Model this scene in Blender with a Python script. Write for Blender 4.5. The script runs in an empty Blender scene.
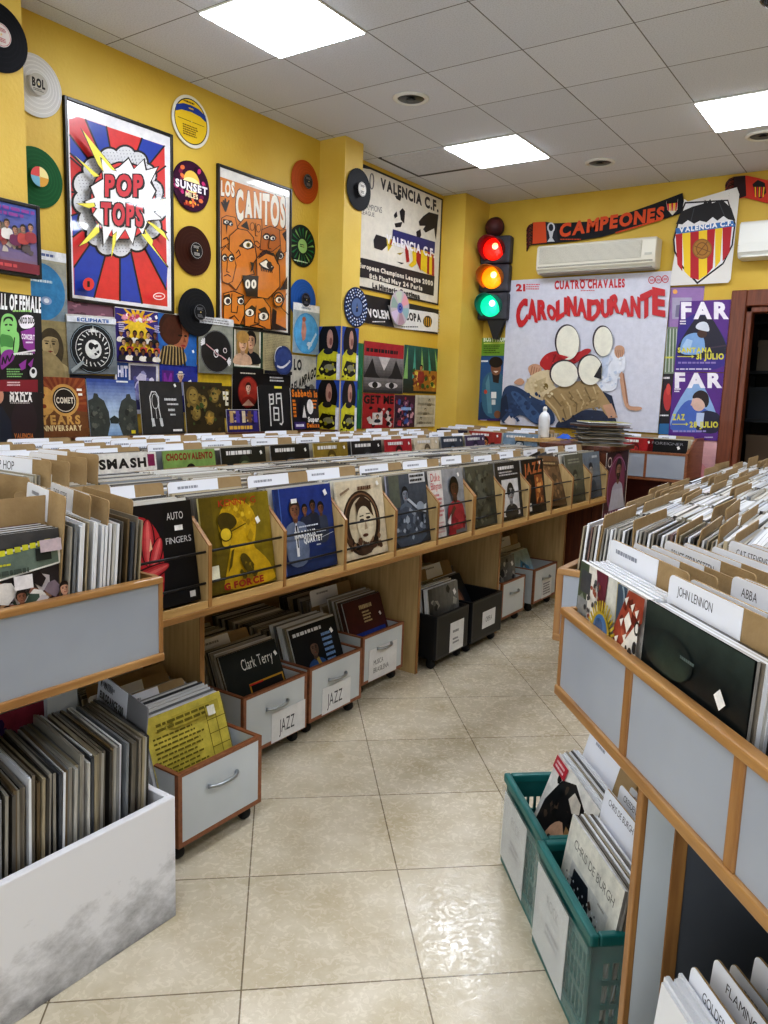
import bpy, bmesh, math, random
from mathutils import Vector, Matrix
from mathutils.geometry import tessellate_polygon
rnd = random.Random(7)
scn = bpy.context.scene
COL = scn.collection
PI = math.pi
R = math.radians

# ------------------------------------------------------------------ camera model (solved from the photograph)
FPX, CAMH = 773.1232, 1.45
MW = ((0.82013, 0.57121, 0.03319), (0.11331, -0.10527, -0.98797), (-0.56084, 0.81402, -0.15106))
def ray(x, y):
    a = ((x - 384) / FPX, (y - 512) / FPX, 1.0)
    return [sum(MW[r][c] * a[r] for r in range(3)) for c in range(3)]
def at_x(x, y, X):      # photo pixel -> (Y, Z) on the wall plane x = X
    d = ray(x, y); t = X / d[0]
    return d[1] * t, CAMH + d[2] * t
def at_y(x, y, Y):      # photo pixel -> (X, Z) on the wall plane y = Y
    d = ray(x, y); t = Y / d[1]
    return d[0] * t, CAMH + d[2] * t
def at_z(x, y, Z):
    d = ray(x, y); t = (Z - CAMH) / d[2]
    return d[0] * t, d[1] * t

# ------------------------------------------------------------------ colours and materials
def lin(c):
    return c / 12.92 if c <= 0.04045 else ((c + 0.055) / 1.055) ** 2.4
def hx(s):
    if not isinstance(s, str): return s
    s = s.lstrip('#')
    if len(s) == 3: s = ''.join(q * 2 for q in s)
    return tuple(lin(int(s[i:i + 2], 16) / 255) for i in (0, 2, 4)) + (1.0,)

MATS = {}
def mat(name, col='#888', rough=0.5, metal=0.0, emit=None, estr=0.0, coat=0.0, spec=0.5, alpha=None, trans=0.0):
    if name in MATS: return MATS[name]
    m = bpy.data.materials.new(name); m.use_nodes = True
    b = m.node_tree.nodes['Principled BSDF']
    b.inputs['Base Color'].default_value = hx(col)
    b.inputs['Roughness'].default_value = rough
    b.inputs['Metallic'].default_value = metal
    b.inputs['Coat Weight'].default_value = coat
    b.inputs['Specular IOR Level'].default_value = spec
    b.inputs['Transmission Weight'].default_value = trans
    if alpha is not None: b.inputs['Alpha'].default_value = alpha
    if emit:
        b.inputs['Emission Color'].default_value = hx(emit); b.inputs['Emission Strength'].default_value = estr
    MATS[name] = m
    return m
def nodes(m): return m.node_tree.nodes, m.node_tree.links, m.node_tree.nodes['Principled BSDF']
def N(m, t, **kw):
    n = m.node_tree.nodes.new(t)
    for k, v in kw.items():
        if k in n.inputs: n.inputs[k].default_value = v
        else: setattr(n, k, v)
    return n
def noise_col(m, c1, c2, scale=(1, 1, 1), nscale=5, detail=4, lo=0.3, hi=0.7, bump=0.0, bscale=None, coord='Object', dist=0.02):
    nd, lk, b = nodes(m)
    tc = N(m, 'ShaderNodeTexCoord'); mp = N(m, 'ShaderNodeMapping'); mp.inputs['Scale'].default_value = scale
    lk.new(tc.outputs[coord], mp.inputs['Vector'])
    nz = N(m, 'ShaderNodeTexNoise', Scale=nscale, Detail=detail); lk.new(mp.outputs[0], nz.inputs['Vector'])
    cr = N(m, 'ShaderNodeValToRGB'); cr.color_ramp.elements[0].position = lo; cr.color_ramp.elements[1].position = hi
    cr.color_ramp.elements[0].color = hx(c1); cr.color_ramp.elements[1].color = hx(c2)
    lk.new(nz.outputs['Fac'], cr.inputs[0]); lk.new(cr.outputs[0], b.inputs['Base Color'])
    if bump:
        n2 = N(m, 'ShaderNodeTexNoise', Scale=bscale or nscale * 4, Detail=5.0); lk.new(mp.outputs[0], n2.inputs['Vector'])
        bp = N(m, 'ShaderNodeBump', Strength=bump, Distance=dist); lk.new(n2.outputs['Fac'], bp.inputs['Height'])
        lk.new(bp.outputs[0], b.inputs['Normal'])
    return m
def wood(name, c1, c2, axis=1, rough=0.4, coat=0.15):
    m = mat(name, c1, rough, coat=coat)
    s = [14, 14, 14]; s[axis] = 1.0
    return noise_col(m, c1, c2, s, 4.0, 6, 0.3, 0.72, bump=0.05, bscale=30)

def attr_mat(name, rough=0.4, coat=0.0, bump=0.0, bscale=9.0, mottle=0.0):
    m = mat(name, '#fff', rough, coat=coat)
    nd, lk, b = nodes(m)
    a = N(m, 'ShaderNodeVertexColor', layer_name='Col'); lk.new(a.outputs['Color'], b.inputs['Base Color'])
    if mottle:          # uneven printing ink, so that flat colours look photographic
        tq = N(m, 'ShaderNodeTexCoord'); nq = N(m, 'ShaderNodeTexNoise', Scale=16.0, Detail=8.0, Roughness=.7); lk.new(tq.outputs['Object'], nq.inputs['Vector'])
        cq = N(m, 'ShaderNodeValToRGB'); cq.color_ramp.elements[0].position = .36; cq.color_ramp.elements[1].position = .62; cq.color_ramp.elements[0].color = (.42, .42, .44, 1); cq.color_ramp.elements[1].color = (1.12, 1.1, 1.08, 1)
        xq = N(m, 'ShaderNodeMixRGB', blend_type='MULTIPLY'); xq.inputs[0].default_value = mottle
        lk.new(nq.outputs['Fac'], cq.inputs[0]); lk.new(a.outputs['Color'], xq.inputs[1]); lk.new(cq.outputs[0], xq.inputs[2]); lk.new(xq.outputs[0], b.inputs['Base Color'])
    if bump:
        tc = N(m, 'ShaderNodeTexCoord')
        nz = N(m, 'ShaderNodeTexNoise', Scale=bscale, Detail=2.0); lk.new(tc.outputs['Object'], nz.inputs['Vector'])
        bp = N(m, 'ShaderNodeBump', Strength=bump, Distance=0.01); lk.new(nz.outputs['Fac'], bp.inputs['Height'])
        lk.new(bp.outputs[0], b.inputs['Normal'])
        b.inputs['Coat Roughness'].default_value = 0.12
        lk.new(bp.outputs[0], b.inputs['Coat Normal'])
    return m
M_PRINT = attr_mat('printed_paper', 0.45, mottle=.18)
M_COVER = attr_mat('record_cover_in_plastic', 0.42, 0.2, 0.12, 7, mottle=.5)
M_COVER.node_tree.nodes['Principled BSDF'].inputs['Specular IOR Level'].default_value = .25
M_FRAMED = attr_mat('print_behind_glass', 0.3, 1.0, mottle=.2)
M_VINYL = attr_mat('vinyl_disc', 0.55, 0.0)
M_VINYL.node_tree.nodes['Principled BSDF'].inputs['Specular IOR Level'].default_value = .18
M_PLAIN = attr_mat('painted_surface', 0.5)

# edge-on sleeves: every copy takes its own colour from the object's random number
M_EDGE = mat('sleeve_edges', '#ccc', 0.35, coat=0.3)
def _edge():
    nd, lk, b = nodes(M_EDGE)
    oi = N(M_EDGE, 'ShaderNodeObjectInfo'); cr = N(M_EDGE, 'ShaderNodeValToRGB'); cr.color_ramp.interpolation = 'CONSTANT'
    pal = ['#9a968c', '#6b655b', '#b4b2ab', '#3a3733', '#857d70', '#a0957d', '#2a2a2c', '#8a8b8d', '#6b5a40', '#c2c0ba', '#5e5a55', '#7d8185', '#6d4a3e', '#968d7a', '#44484f', '#a5a199']
    el = cr.color_ramp.elements
    while len(el) < len(pal): el.new(0.5)
    for i, c in enumerate(pal): el[i].position = i / len(pal); el[i].color = hx(c)
    lk.new(oi.outputs['Random'], cr.inputs[0])
    tc = N(M_EDGE, 'ShaderNodeTexCoord'); mp = N(M_EDGE, 'ShaderNodeMapping'); mp.inputs['Scale'].default_value = (1, 60, 2)
    lk.new(tc.outputs['Object'], mp.inputs[0]); nz = N(M_EDGE, 'ShaderNodeTexNoise', Scale=6.0, Detail=3.0); lk.new(mp.outputs[0], nz.inputs['Vector'])
    mx = N(M_EDGE, 'ShaderNodeMixRGB', blend_type='MULTIPLY'); mx.inputs[0].default_value = 0.55
    c2 = N(M_EDGE, 'ShaderNodeValToRGB'); c2.color_ramp.elements[0].position = 0.35; c2.color_ramp.elements[1].position = 0.6
    c2.color_ramp.elements[0].color = (0.35, 0.34, 0.33, 1)
    lk.new(nz.outputs['Fac'], c2.inputs[0]); lk.new(cr.outputs[0], mx.inputs[1]); lk.new(c2.outputs[0], mx.inputs[2])
    lk.new(mx.outputs[0], b.inputs['Base Color'])
_edge()
# top edges of bagged sleeves read almost white
M_TOPS = mat('bagged_sleeves', '#d8dade', 0.3, coat=0.4)

M_OAK = wood('oak_edge', '#7f5a33', '#a37c4b', 1)
M_OAKV = wood('oak_edge_upright', '#835a32', '#a67c49', 2)
M_OAKX = wood('oak_edge_cross', '#8a6238', '#b08853', 0)
M_BROWN = wood('brown_edge_band', '#7b4a30', '#93603f', 1)
M_BIRCH = wood('birch_plywood', '#b39868', '#ccb283', 2, 0.5, 0.05)
M_BIRCHY = wood('birch_plywood_long', '#b08f5c', '#cba973', 1, 0.5, 0.05)
M_DARKWOOD = wood('dark_brown_wood', '#4a2617', '#6d3a22', 2)
M_CARD = noise_col(mat('brown_cardboard', '#957b55', 0.8), '#8b7350', '#a48c66', (1, 1, 1), 9, 4, 0.3, 0.7, bump=0.1, bscale=60)
M_CARDW = mat('white_card_stock', '#e6e8ee', 0.5)
M_GREY = noise_col(mat('grey_laminate', '#9aa0aa', 0.42, coat=0.1), '#969ca7', '#a3a9b3', (1, 1, 1), 3, 3)
M_GREYD = noise_col(mat('dark_grey_laminate', '#5c6066', 0.35, coat=0.2), '#54585e', '#686c72', (1, 1, 1), 3, 3)
M_GREYL = noise_col(mat('pale_grey_laminate', '#c3c8cc', 0.42, coat=0.1), '#bcc2c6', '#ccd1d4', (1, 1, 1), 3, 3)
M_SCUFF = mat('scuffed_white_board', '#dddde0', 0.5)
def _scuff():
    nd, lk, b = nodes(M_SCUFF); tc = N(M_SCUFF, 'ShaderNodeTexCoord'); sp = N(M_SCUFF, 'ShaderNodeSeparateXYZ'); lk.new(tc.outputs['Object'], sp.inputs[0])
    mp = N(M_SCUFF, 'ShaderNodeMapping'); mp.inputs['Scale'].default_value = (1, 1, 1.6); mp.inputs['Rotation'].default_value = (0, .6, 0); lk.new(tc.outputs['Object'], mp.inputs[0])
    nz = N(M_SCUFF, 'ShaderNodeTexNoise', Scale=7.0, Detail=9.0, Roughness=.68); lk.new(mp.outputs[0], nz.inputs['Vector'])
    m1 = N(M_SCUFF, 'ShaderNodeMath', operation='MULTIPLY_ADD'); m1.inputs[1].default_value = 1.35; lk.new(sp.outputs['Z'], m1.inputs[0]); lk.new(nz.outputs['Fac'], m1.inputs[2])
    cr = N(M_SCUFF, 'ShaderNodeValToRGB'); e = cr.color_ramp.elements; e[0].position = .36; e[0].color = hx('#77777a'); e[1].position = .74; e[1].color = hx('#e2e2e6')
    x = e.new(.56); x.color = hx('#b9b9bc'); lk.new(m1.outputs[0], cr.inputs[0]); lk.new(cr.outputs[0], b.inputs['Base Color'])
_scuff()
M_BLACKP = mat('black_plastic', '#17181a', 0.45)
M_STEEL = mat('brushed_steel', '#a8acb0', 0.35, 0.9)
M_BLACKM = mat('black_metal_rod', '#1b1b1d', 0.35, 0.3)
M_RUBBER = mat('black_rubber', '#101010', 0.6)
M_TEAL = noise_col(mat('teal_plastic', '#0a5a58', 0.4, coat=0.1), '#075350', '#0c6c69', (1, 1, 1), 6, 2)
M_FRAME = mat('black_picture_frame', '#14120f', 0.35)
M_WHITEP = mat('white_plastic', '#dedfda', 0.35, coat=0.2)
M_CREAMP = mat('aged_white_plastic', '#d9d6c8', 0.4)
M_PAPER = mat('white_paper', '#e4e4e6', 0.6)
M_INK = mat('black_ink', '#2a2a2d', 0.6)

def wall_mat(name, c1, c2, sc):
    m = mat(name, c1, 0.55)
    return noise_col(m, c1, c2, (1, 1, 1), sc, 7, 0.3, 0.75, bump=0.22, bscale=55, dist=0.008)
M_WALL = wall_mat('yellow_painted_plaster', '#c6a236', '#d8bb50', 1.6)
M_PILLAR = wall_mat('yellow_painted_pillar', '#cfae48', '#e0c464', 2.0)

def grid_mat(name, size, mortar, base1, base2, line, rough, bump):
    m = mat(name, base1, rough)
    nd, lk, b = nodes(m)
    tc = N(m, 'ShaderNodeTexCoord')
    bk = N(m, 'ShaderNodeTexBrick'); bk.offset = 0.0; bk.squash = 1.0
    for k, v in (('Scale', 1.0), ('Mortar Size', mortar), ('Mortar Smooth', 0.1), ('Bias', 0.0), ('Brick Width', size), ('Row Height', size)):
        bk.inputs[k].default_value = v
    lk.new(tc.outputs['Object'], bk.inputs['Vector'])
    return m, bk, tc
def ceiling_mat():
    m, bk, tc = grid_mat('ceiling_tiles', 0.6, 0.0035, '#b9b7b4', '#b9b7b4', '#777', 0.8, 0)
    nd, lk, b = nodes(m)
    bk.inputs['Color1'].default_value = hx('#d4d8df'); bk.inputs['Color2'].default_value = hx('#dcdfe5'); bk.inputs['Mortar'].default_value = hx('#7a7978')
    nz = N(m, 'ShaderNodeTexNoise', Scale=130.0, Detail=3.0); lk.new(tc.outputs['Object'], nz.inputs['Vector'])
    mx = N(m, 'ShaderNodeMixRGB', blend_type='MULTIPLY'); mx.inputs[0].default_value = 0.35
    cr = N(m, 'ShaderNodeValToRGB'); cr.color_ramp.elements[0].position = 0.35; cr.color_ramp.elements[1].position = 0.55; cr.color_ramp.elements[0].color = (0.6, 0.6, 0.6, 1)
    lk.new(nz.outputs['Fac'], cr.inputs[0]); lk.new(bk.outputs['Color'], mx.inputs[1]); lk.new(cr.outputs[0], mx.inputs[2])
    lk.new(mx.outputs[0], b.inputs['Base Color'])
    bp = N(m, 'ShaderNodeBump', Strength=0.6, Distance=0.006, invert=True); lk.new(bk.outputs['Fac'], bp.inputs['Height'])
    lk.new(bp.outputs[0], b.inputs['Normal'])
    return m
def floor_mat():
    m, bk, tc = grid_mat('beige_stoneware_tiles', 0.44953, 0.0022, '#b5a78c', '#b5a78c', '#777', 0.25, 0)
    nd, lk, b = nodes(m)
    bk.inputs['Color1'].default_value = (1, 1, 1, 1); bk.inputs['Color2'].default_value = (0.9, 0.9, 0.9, 1); bk.inputs['Mortar'].default_value = hx('#9a938a')
    n1 = N(m, 'ShaderNodeTexNoise', Scale=5.0, Detail=8.0, Roughness=0.65); lk.new(tc.outputs['Object'], n1.inputs['Vector'])
    cr = N(m, 'ShaderNodeValToRGB'); e = cr.color_ramp.elements
    e[0].position = 0.3; e[0].color = hx('#b7a98d'); e[1].position = 0.68; e[1].color = hx('#d8cebb')
    x = e.new(0.5); x.color = hx('#c9bea7')
    lk.new(n1.outputs['Fac'], cr.inputs[0])
    mx = N(m, 'ShaderNodeMixRGB', blend_type='MULTIPLY'); mx.inputs[0].default_value = 1.0
    lk.new(cr.outputs[0], mx.inputs[1]); lk.new(bk.outputs['Color'], mx.inputs[2])
    lk.new(mx.outputs[0], b.inputs['Base Color'])
    # glaze: worn streaks make the highlight break up
    mp = N(m, 'ShaderNodeMapping'); mp.inputs['Scale'].default_value = (1, 1, 1); lk.new(tc.outputs['Object'], mp.inputs[0])
    n2 = N(m, 'ShaderNodeTexNoise', Scale=34.0, Detail=5.0, Roughness=0.6, Distortion=1.6); lk.new(mp.outputs[0], n2.inputs['Vector'])
    rr = N(m, 'ShaderNodeValToRGB'); rr.color_ramp.elements[0].position = 0.42; rr.color_ramp.elements[1].position = 0.58
    rr.color_ramp.elements[0].color = (0.06, 0.06, 0.06, 1); rr.color_ramp.elements[1].color = (0.32, 0.32, 0.32, 1)
    lk.new(n2.outputs['Fac'], rr.inputs[0]); lk.new(rr.outputs[0], b.inputs['Roughness'])
    ad = N(m, 'ShaderNodeMath', operation='MULTIPLY_ADD'); ad.inputs[1].default_value = -1.5
    lk.new(bk.outputs['Fac'], ad.inputs[0]); lk.new(n2.outputs['Fac'], ad.inputs[2])
    bp = N(m, 'ShaderNodeBump', Strength=0.16, Distance=0.004); lk.new(ad.outputs[0], bp.inputs['Height'])
    lk.new(bp.outputs[0], b.inputs['Normal'])
    return m
M_CEIL = ceiling_mat(); M_FLOOR = floor_mat()

# ------------------------------------------------------------------ letters: outlines of the built-in font, taken glyph by glyph
GLYPH = {}
def _glyphs():
    chars = "ABCDEFGHIJKLMNOPQRSTUVWXYZabcdefghijklmnopqrstuvwxyz0123456789.,:&-!'"
    objs = []
    for bold in (0, 1):
        for ch in chars:
            cu = bpy.data.curves.new('g', 'FONT'); cu.body = ch; cu.size = 1.0; cu.resolution_u = 3
            cu.offset = 0.05 if bold else 0.0
            o = bpy.data.objects.new('g', cu); COL.objects.link(o); objs.append((ch, bold, o))
    dg = bpy.context.evaluated_depsgraph_get()
    for ch, bold, o in objs:
        me = o.evaluated_get(dg).to_mesh()
        vs = [(v.co.x, v.co.y) for v in me.vertices]; fs = [tuple(p.vertices) for p in me.polygons]
        x0 = min(v[0] for v in vs); x1 = max(v[0] for v in vs)
        GLYPH[ch, bold] = ([(x - x0, y) for x, y in vs], fs, x1 - x0)
        o.evaluated_get(dg).to_mesh_clear()
    for ch, bold, o in objs:
        cu = o.data; bpy.data.objects.remove(o); bpy.data.curves.remove(cu)
_glyphs()
def text_geo(s, bold=0, gap=0.09):
    vs, fs, x = [], [], 0.0
    for ch in s:
        if (ch, bold) not in GLYPH:
            x += 0.3; continue
        g = GLYPH[ch, bold]; n = len(vs)
        vs += [(a + x, b) for a, b in g[0]]; fs += [tuple(i + n for i in f) for f in g[1]]
        x += g[2] + gap
    return vs, fs, x - gap

# ------------------------------------------------------------------ mesh builder
class MB:
    def __init__(s): s.v, s.f, s.c, s.m = [], [], [], []
    def face(s, pts, col=(1, 1, 1, 1), mi=0):
        n = len(s.v); s.v += [tuple(p) for p in pts]; s.f.append(tuple(range(n, n + len(pts)))); s.c.append(col); s.m.append(mi)
    def geo(s, vs, fs, col=(1, 1, 1, 1), mi=0):
        n = len(s.v); s.v += [tuple(p) for p in vs]
        for f in fs: s.f.append(tuple(i + n for i in f)); s.c.append(col); s.m.append(mi)
    def hexa(s, p, col=(1, 1, 1, 1), mi=0):     # 8 corners: bottom loop then top loop
        s.geo(p, [(3, 2, 1, 0), (4, 5, 6, 7), (0, 1, 5, 4), (1, 2, 6, 5), (2, 3, 7, 6), (3, 0, 4, 7)], col, mi)
    def box(s, x0, x1, y0, y1, z0, z1, col=(1, 1, 1, 1), mi=0):
        s.hexa([(x0, y0, z0), (x1, y0, z0), (x1, y1, z0), (x0, y1, z0), (x0, y0, z1), (x1, y0, z1), (x1, y1, z1), (x0, y1, z1)], col, mi)
    def prism(s, pts, a, b, axis='y', col=(1, 1, 1, 1), mi=0):   # outline of 2-D points extruded along an axis
        def P(u, w, t): return {'y': (u, t, w), 'x': (t, u, w), 'z': (u, w, t)}[axis]
        n = len(pts); v = [P(u, w, a) for u, w in pts] + [P(u, w, b) for u, w in pts]
        f = [tuple(range(n - 1, -1, -1)), tuple(range(n, 2 * n))] + [(i, (i + 1) % n, n + (i + 1) % n, n + i) for i in range(n)]
        s.geo(v, f, col, mi)
    def tube(s, pts, r, seg=8, col=(1, 1, 1, 1), mi=0):
        rings = []; P = [Vector(p) for p in pts]
        for i, p in enumerate(P):
            d = (P[min(i + 1, len(P) - 1)] - P[max(i - 1, 0)]).normalized()
            a = d.orthogonal().normalized(); b = d.cross(a)
            if rings:   # keep the frame from twisting
                a = (la - d * la.dot(d)).normalized(); b = d.cross(a)
            la = a; rr = r[i] if isinstance(r, (list, tuple)) else r
            rings.append([p + (a * math.cos(t) + b * math.sin(t)) * rr for t in [2 * PI * k / seg for k in range(seg)]])
        v = [q for rg in rings for q in rg]; f = []
        for i in range(len(P) - 1):
            for k in range(seg):
                f.append((i * seg + k, i * seg + (k + 1) % seg, (i + 1) * seg + (k + 1) % seg, (i + 1) * seg + k))
        f.append(tuple(range(seg - 1, -1, -1))); f.append(tuple(range((len(P) - 1) * seg, len(P) * seg)))
        s.geo(v, f, col, mi)
    def lathe(s, prof, seg=24, o=(0, 0, 0), ax='z', col=(1, 1, 1, 1), mi=0):   # prof: (radius, height)
        v = []
        for r_, h in prof:
            for k in range(seg):
                t = 2 * PI * k / seg; a, b = r_ * math.cos(t), r_ * math.sin(t)
                v.append({'z': (o[0] + a, o[1] + b, o[2] + h), 'y': (o[0] + a, o[1] + h, o[2] - b), 'x': (o[0] + h, o[1] + a, o[2] + b)}[ax])
        f = []
        for i in range(len(prof) - 1):
            for k in range(seg):
                f.append((i * seg + k, i * seg + (k + 1) % seg, (i + 1) * seg + (k + 1) % seg, (i + 1) * seg + k))
        f.append(tuple(range(seg - 1, -1, -1))); f.append(tuple(range((len(prof) - 1) * seg, len(prof) * seg)))
        s.geo(v, f, col, mi)
    def mesh(s, name, mats, smooth=False):
        me = bpy.data.meshes.new(name); me.from_pydata(s.v, [], s.f)
        for m in (mats if isinstance(mats, (list, tuple)) else [mats]): me.materials.append(m)
        ca = me.color_attributes.new('Col', 'FLOAT_COLOR', 'CORNER')
        buf = []
        for p, c in zip(me.polygons, s.c): buf += list(c) * p.loop_total
        ca.data.foreach_set('color', buf)
        me.polygons.foreach_set('material_index', s.m)
        if smooth: me.polygons.foreach_set('use_smooth', [True] * len(s.f))
        me.update(); return me
    def build(s, name, mats, parent=None, bevel=0, smooth=False, loc=None, rot=None):
        o = bpy.data.objects.new(name, s.mesh(name, mats, smooth)); COL.objects.link(o)
        if parent: o.parent = parent
        if loc: o.location = loc
        if rot: o.rotation_euler = rot
        if bevel:
            b = o.modifiers.new('bevel', 'BEVEL'); b.width = bevel; b.segments = 2; b.limit_method = 'ANGLE'; b.angle_limit = R(40)
        return o
def tag(o, label=None, cat=None, group=None, kind=None):
    if label: o['label'] = label
    if cat: o['category'] = cat
    if group: o['group'] = group
    if kind: o['kind'] = kind
    return o
def thing(name, label, cat, loc=(0, 0, 0), rz=0, group=None, rx=0):
    o = bpy.data.objects.new(name, None); o.empty_display_size = 0.1; COL.objects.link(o)
    o.location = loc; o.rotation_euler = (rx, 0, rz)
    return tag(o, label, cat, group)
def struct(o): o['kind'] = 'structure'; return o
def dup(root, loc, rot, label=None, group=None):
    r = root.copy(); COL.objects.link(r); r.location = loc; r.rotation_euler = rot
    if label: r['label'] = label
    if group: r['group'] = group
    for ch in list(root.children):
        c = ch.copy(); COL.objects.link(c); c.parent = r
        for g in list(ch.children):
            d = g.copy(); COL.objects.link(d); d.parent = c
    return r

# ------------------------------------------------------------------ flat printed art: coloured polygons in thin layers
class Art:
    """2-D drawing; x to the right, y up, from the lower left corner. Every call lies a hair in front of the one before."""
    def __init__(s, w=1.0, h=1.0, bg=None, conv=None):
        s.w, s.h, s.L, s.conv, s.sm = w, h, [], conv, False
        if bg: s.rect(0, 0, w, h, bg, raw=True)
    def poly(s, pts, col, raw=False):
        if s.sm and not raw and len(pts) >= 5:          # soften a hand-drawn outline
            for _ in range(2):
                pts = [q for a, b in zip(pts, pts[1:] + pts[:1]) for q in ((a[0] * .75 + b[0] * .25, a[1] * .75 + b[1] * .25), (a[0] * .25 + b[0] * .75, a[1] * .25 + b[1] * .75))]
        if s.conv and not raw: pts = [s.conv(*p) for p in pts]
        if len(pts) <= 4 and s._convex(pts): fs = [tuple(range(len(pts)))]
        else: fs = [tuple(t) for t in tessellate_polygon([[Vector((p[0], p[1], 0)) for p in pts]])]
        s.L.append((pts, fs, hx(col)))
    @staticmethod
    def _convex(p):
        sg = 0
        for i in range(len(p)):
            a, b, c = p[i], p[(i + 1) % len(p)], p[(i + 2) % len(p)]
            z = (b[0] - a[0]) * (c[1] - b[1]) - (b[1] - a[1]) * (c[0] - b[0])
            if z * sg < 0: return False
            if z: sg = z
        return True
    def rect(s, x0, y0, x1, y1, col, raw=False): s.poly([(x0, y0), (x1, y0), (x1, y1), (x0, y1)], col, raw)
    def ell(s, cx, cy, rx, ry, col, seg=22, rot=0, a0=0, a1=360):
        ca, sa = math.cos(R(rot)), math.sin(R(rot)); pts = []
        full = a1 - a0 >= 360
        for k in range(seg + (0 if full else 1)):
            t = R(a0 + (a1 - a0) * k / seg); x, y = rx * math.cos(t), ry * math.sin(t)
            pts.append((cx + x * ca - y * sa, cy + x * sa + y * ca))
        s.poly(pts, col)
    def line(s, pts, w, col):
        for (x0, y0), (x1, y1) in zip(pts, pts[1:]):
            d = math.hypot(x1 - x0, y1 - y0) or 1; nx, ny = -(y1 - y0) / d * w / 2, (x1 - x0) / d * w / 2
            ex, ey = (x1 - x0) / d * w * .3, (y1 - y0) / d * w * .3
            s.poly([(x0 + nx - ex, y0 + ny - ey), (x1 + nx + ex, y1 + ny + ey), (x1 - nx + ex, y1 - ny + ey), (x0 - nx - ex, y0 - ny - ey)], col)
    def arc(s, cx, cy, rx, ry, w, col, a0=0, a1=360, seg=20):
        s.line([(cx + rx * math.cos(R(a0 + (a1 - a0) * k / seg)), cy + ry * math.sin(R(a0 + (a1 - a0) * k / seg))) for k in range(seg + 1)], w, col)
    def star(s, cx, cy, r1, r2, n, col, rot=0, sy=1, jit=0):
        pts = []
        for k in range(2 * n):
            r_ = (r1 if k % 2 == 0 else r2) * (1 + jit * rnd.uniform(-1, 1)); t = R(rot) + PI * k / n
            pts.append((cx + r_ * math.cos(t), cy + sy * r_ * math.sin(t)))
        s.poly(pts, col)
    def text(s, t, x0, y0, x1, y1, col, bold=0, warp=None, fit=True, al='c', slope=0.0, shear=0.0, cap=True):
        """text stretched (fit) or scaled into the box"""
        vs, fs, w = text_geo(t, bold)
        if not vs: return
        lo = min(v[1] for v in vs) if not cap else 0.0
        hi = max(v[1] for v in vs)
        sy = (y1 - y0) / (hi - lo); sx = (x1 - x0) / w
        ox = 0
        if not fit:
            k = min(abs(sx), abs(sy)); sx = math.copysign(k, sx); 
            if al == 'c': ox = ((x1 - x0) - w * sx) / 2
            sy = math.copysign(k, sy)
        q = []
        for a, b in vs:
            x = x0 + ox + a * sx; y = y0 + (b - lo) * sy
            x += shear * (y - y0); y += slope * (x - x0)
            if warp: x, y = warp(x, y)
            q.append(s.conv(x, y) if s.conv else (x, y))
        s.L.append((q, fs, hx(col)))
    def scrib(s, x0, y0, x1, y1, col, rows=3, fill=0.55):     # lines of print too small to read
        h = (y1 - y0) / rows
        for r_ in range(rows):
            x = x0; e = x0 + (x1 - x0) * rnd.uniform(0.7, 1)
            sg = 1 if x1 > x0 else -1
            while (x - e) * sg < 0:
                w = (x1 - x0) * rnd.uniform(0.04, 0.14)
                s.rect(x, y1 - h * (r_ + 0.5 - fill / 2), min(x + w, e) if sg > 0 else max(x + w, e), y1 - h * (r_ + 0.5 + fill / 2), col); x += w + (x1 - x0) * 0.02
    def sticker(s, x, y, r=0.035, rot=25):
        c, d = math.cos(R(rot)) * r, math.sin(R(rot)) * r
        s.poly([(x - c * .8 + d, y - d * .8 - c), (x + c * .8 + d, y + d * .8 - c), (x + c * .8 - d, y + d * .8 + c), (x - c * .8 - d, y - d * .8 + c)], '#f2f2f0')
    def person(s, cx, cy, k, skin='#b98a66', hair='#2b211b', top='#3a4150', body=1.9, wide=1.0, turn=0.0, beard=False, shade=True, hat=None, long=False):
        """head and shoulders: head centre cx,cy, head half-height k"""
        sm0, s.sm = s.sm, True
        sk = hx(skin); dk = tuple(c * .62 for c in sk[:3]) + (1,)
        if long: s.ell(cx, cy - .35 * k, 1.02 * k, 1.5 * k, hair)
        s.poly([(cx - 1.75 * k * wide, cy - body * k - 1.0 * k), (cx - 1.6 * k * wide, cy - 1.9 * k), (cx - 1.2 * k * wide, cy - 1.45 * k), (cx - .4 * k, cy - 1.18 * k), (cx + .4 * k, cy - 1.18 * k), (cx + 1.2 * k * wide, cy - 1.45 * k), (cx + 1.6 * k * wide, cy - 1.9 * k), (cx + 1.75 * k * wide, cy - body * k - 1.0 * k)], top)
        s.poly([(cx - .34 * k, cy - .6 * k), (cx + .34 * k, cy - .6 * k), (cx + .42 * k, cy - 1.2 * k), (cx, cy - 1.55 * k), (cx - .42 * k, cy - 1.2 * k)], dk)
        if not long: s.ell(cx - .05 * k * turn, cy + .16 * k, .86 * k, .98 * k, hair)
        s.ell(cx + .1 * k * turn, cy - .06 * k, .68 * k, .9 * k, skin)
        if shade: s.poly([(cx + (.1 + .2 * (turn or 1)) * k, cy + .5 * k), (cx + (.66) * k, cy + .3 * k), (cx + .62 * k, cy - .35 * k), (cx + .3 * k, cy - .8 * k), (cx + .12 * k, cy - .3 * k)], dk)
        s.poly([(cx - .74 * k, cy + .1 * k), (cx - .6 * k, cy + .8 * k), (cx, cy + 1.06 * k), (cx + .6 * k, cy + .8 * k), (cx + .76 * k, cy + .1 * k), (cx + .56 * k, cy + .42 * k), (cx, cy + .56 * k), (cx - .5 * k, cy + .44 * k)], hair)
        ink = '#1d1512'; o = cx + .12 * k * turn
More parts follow.
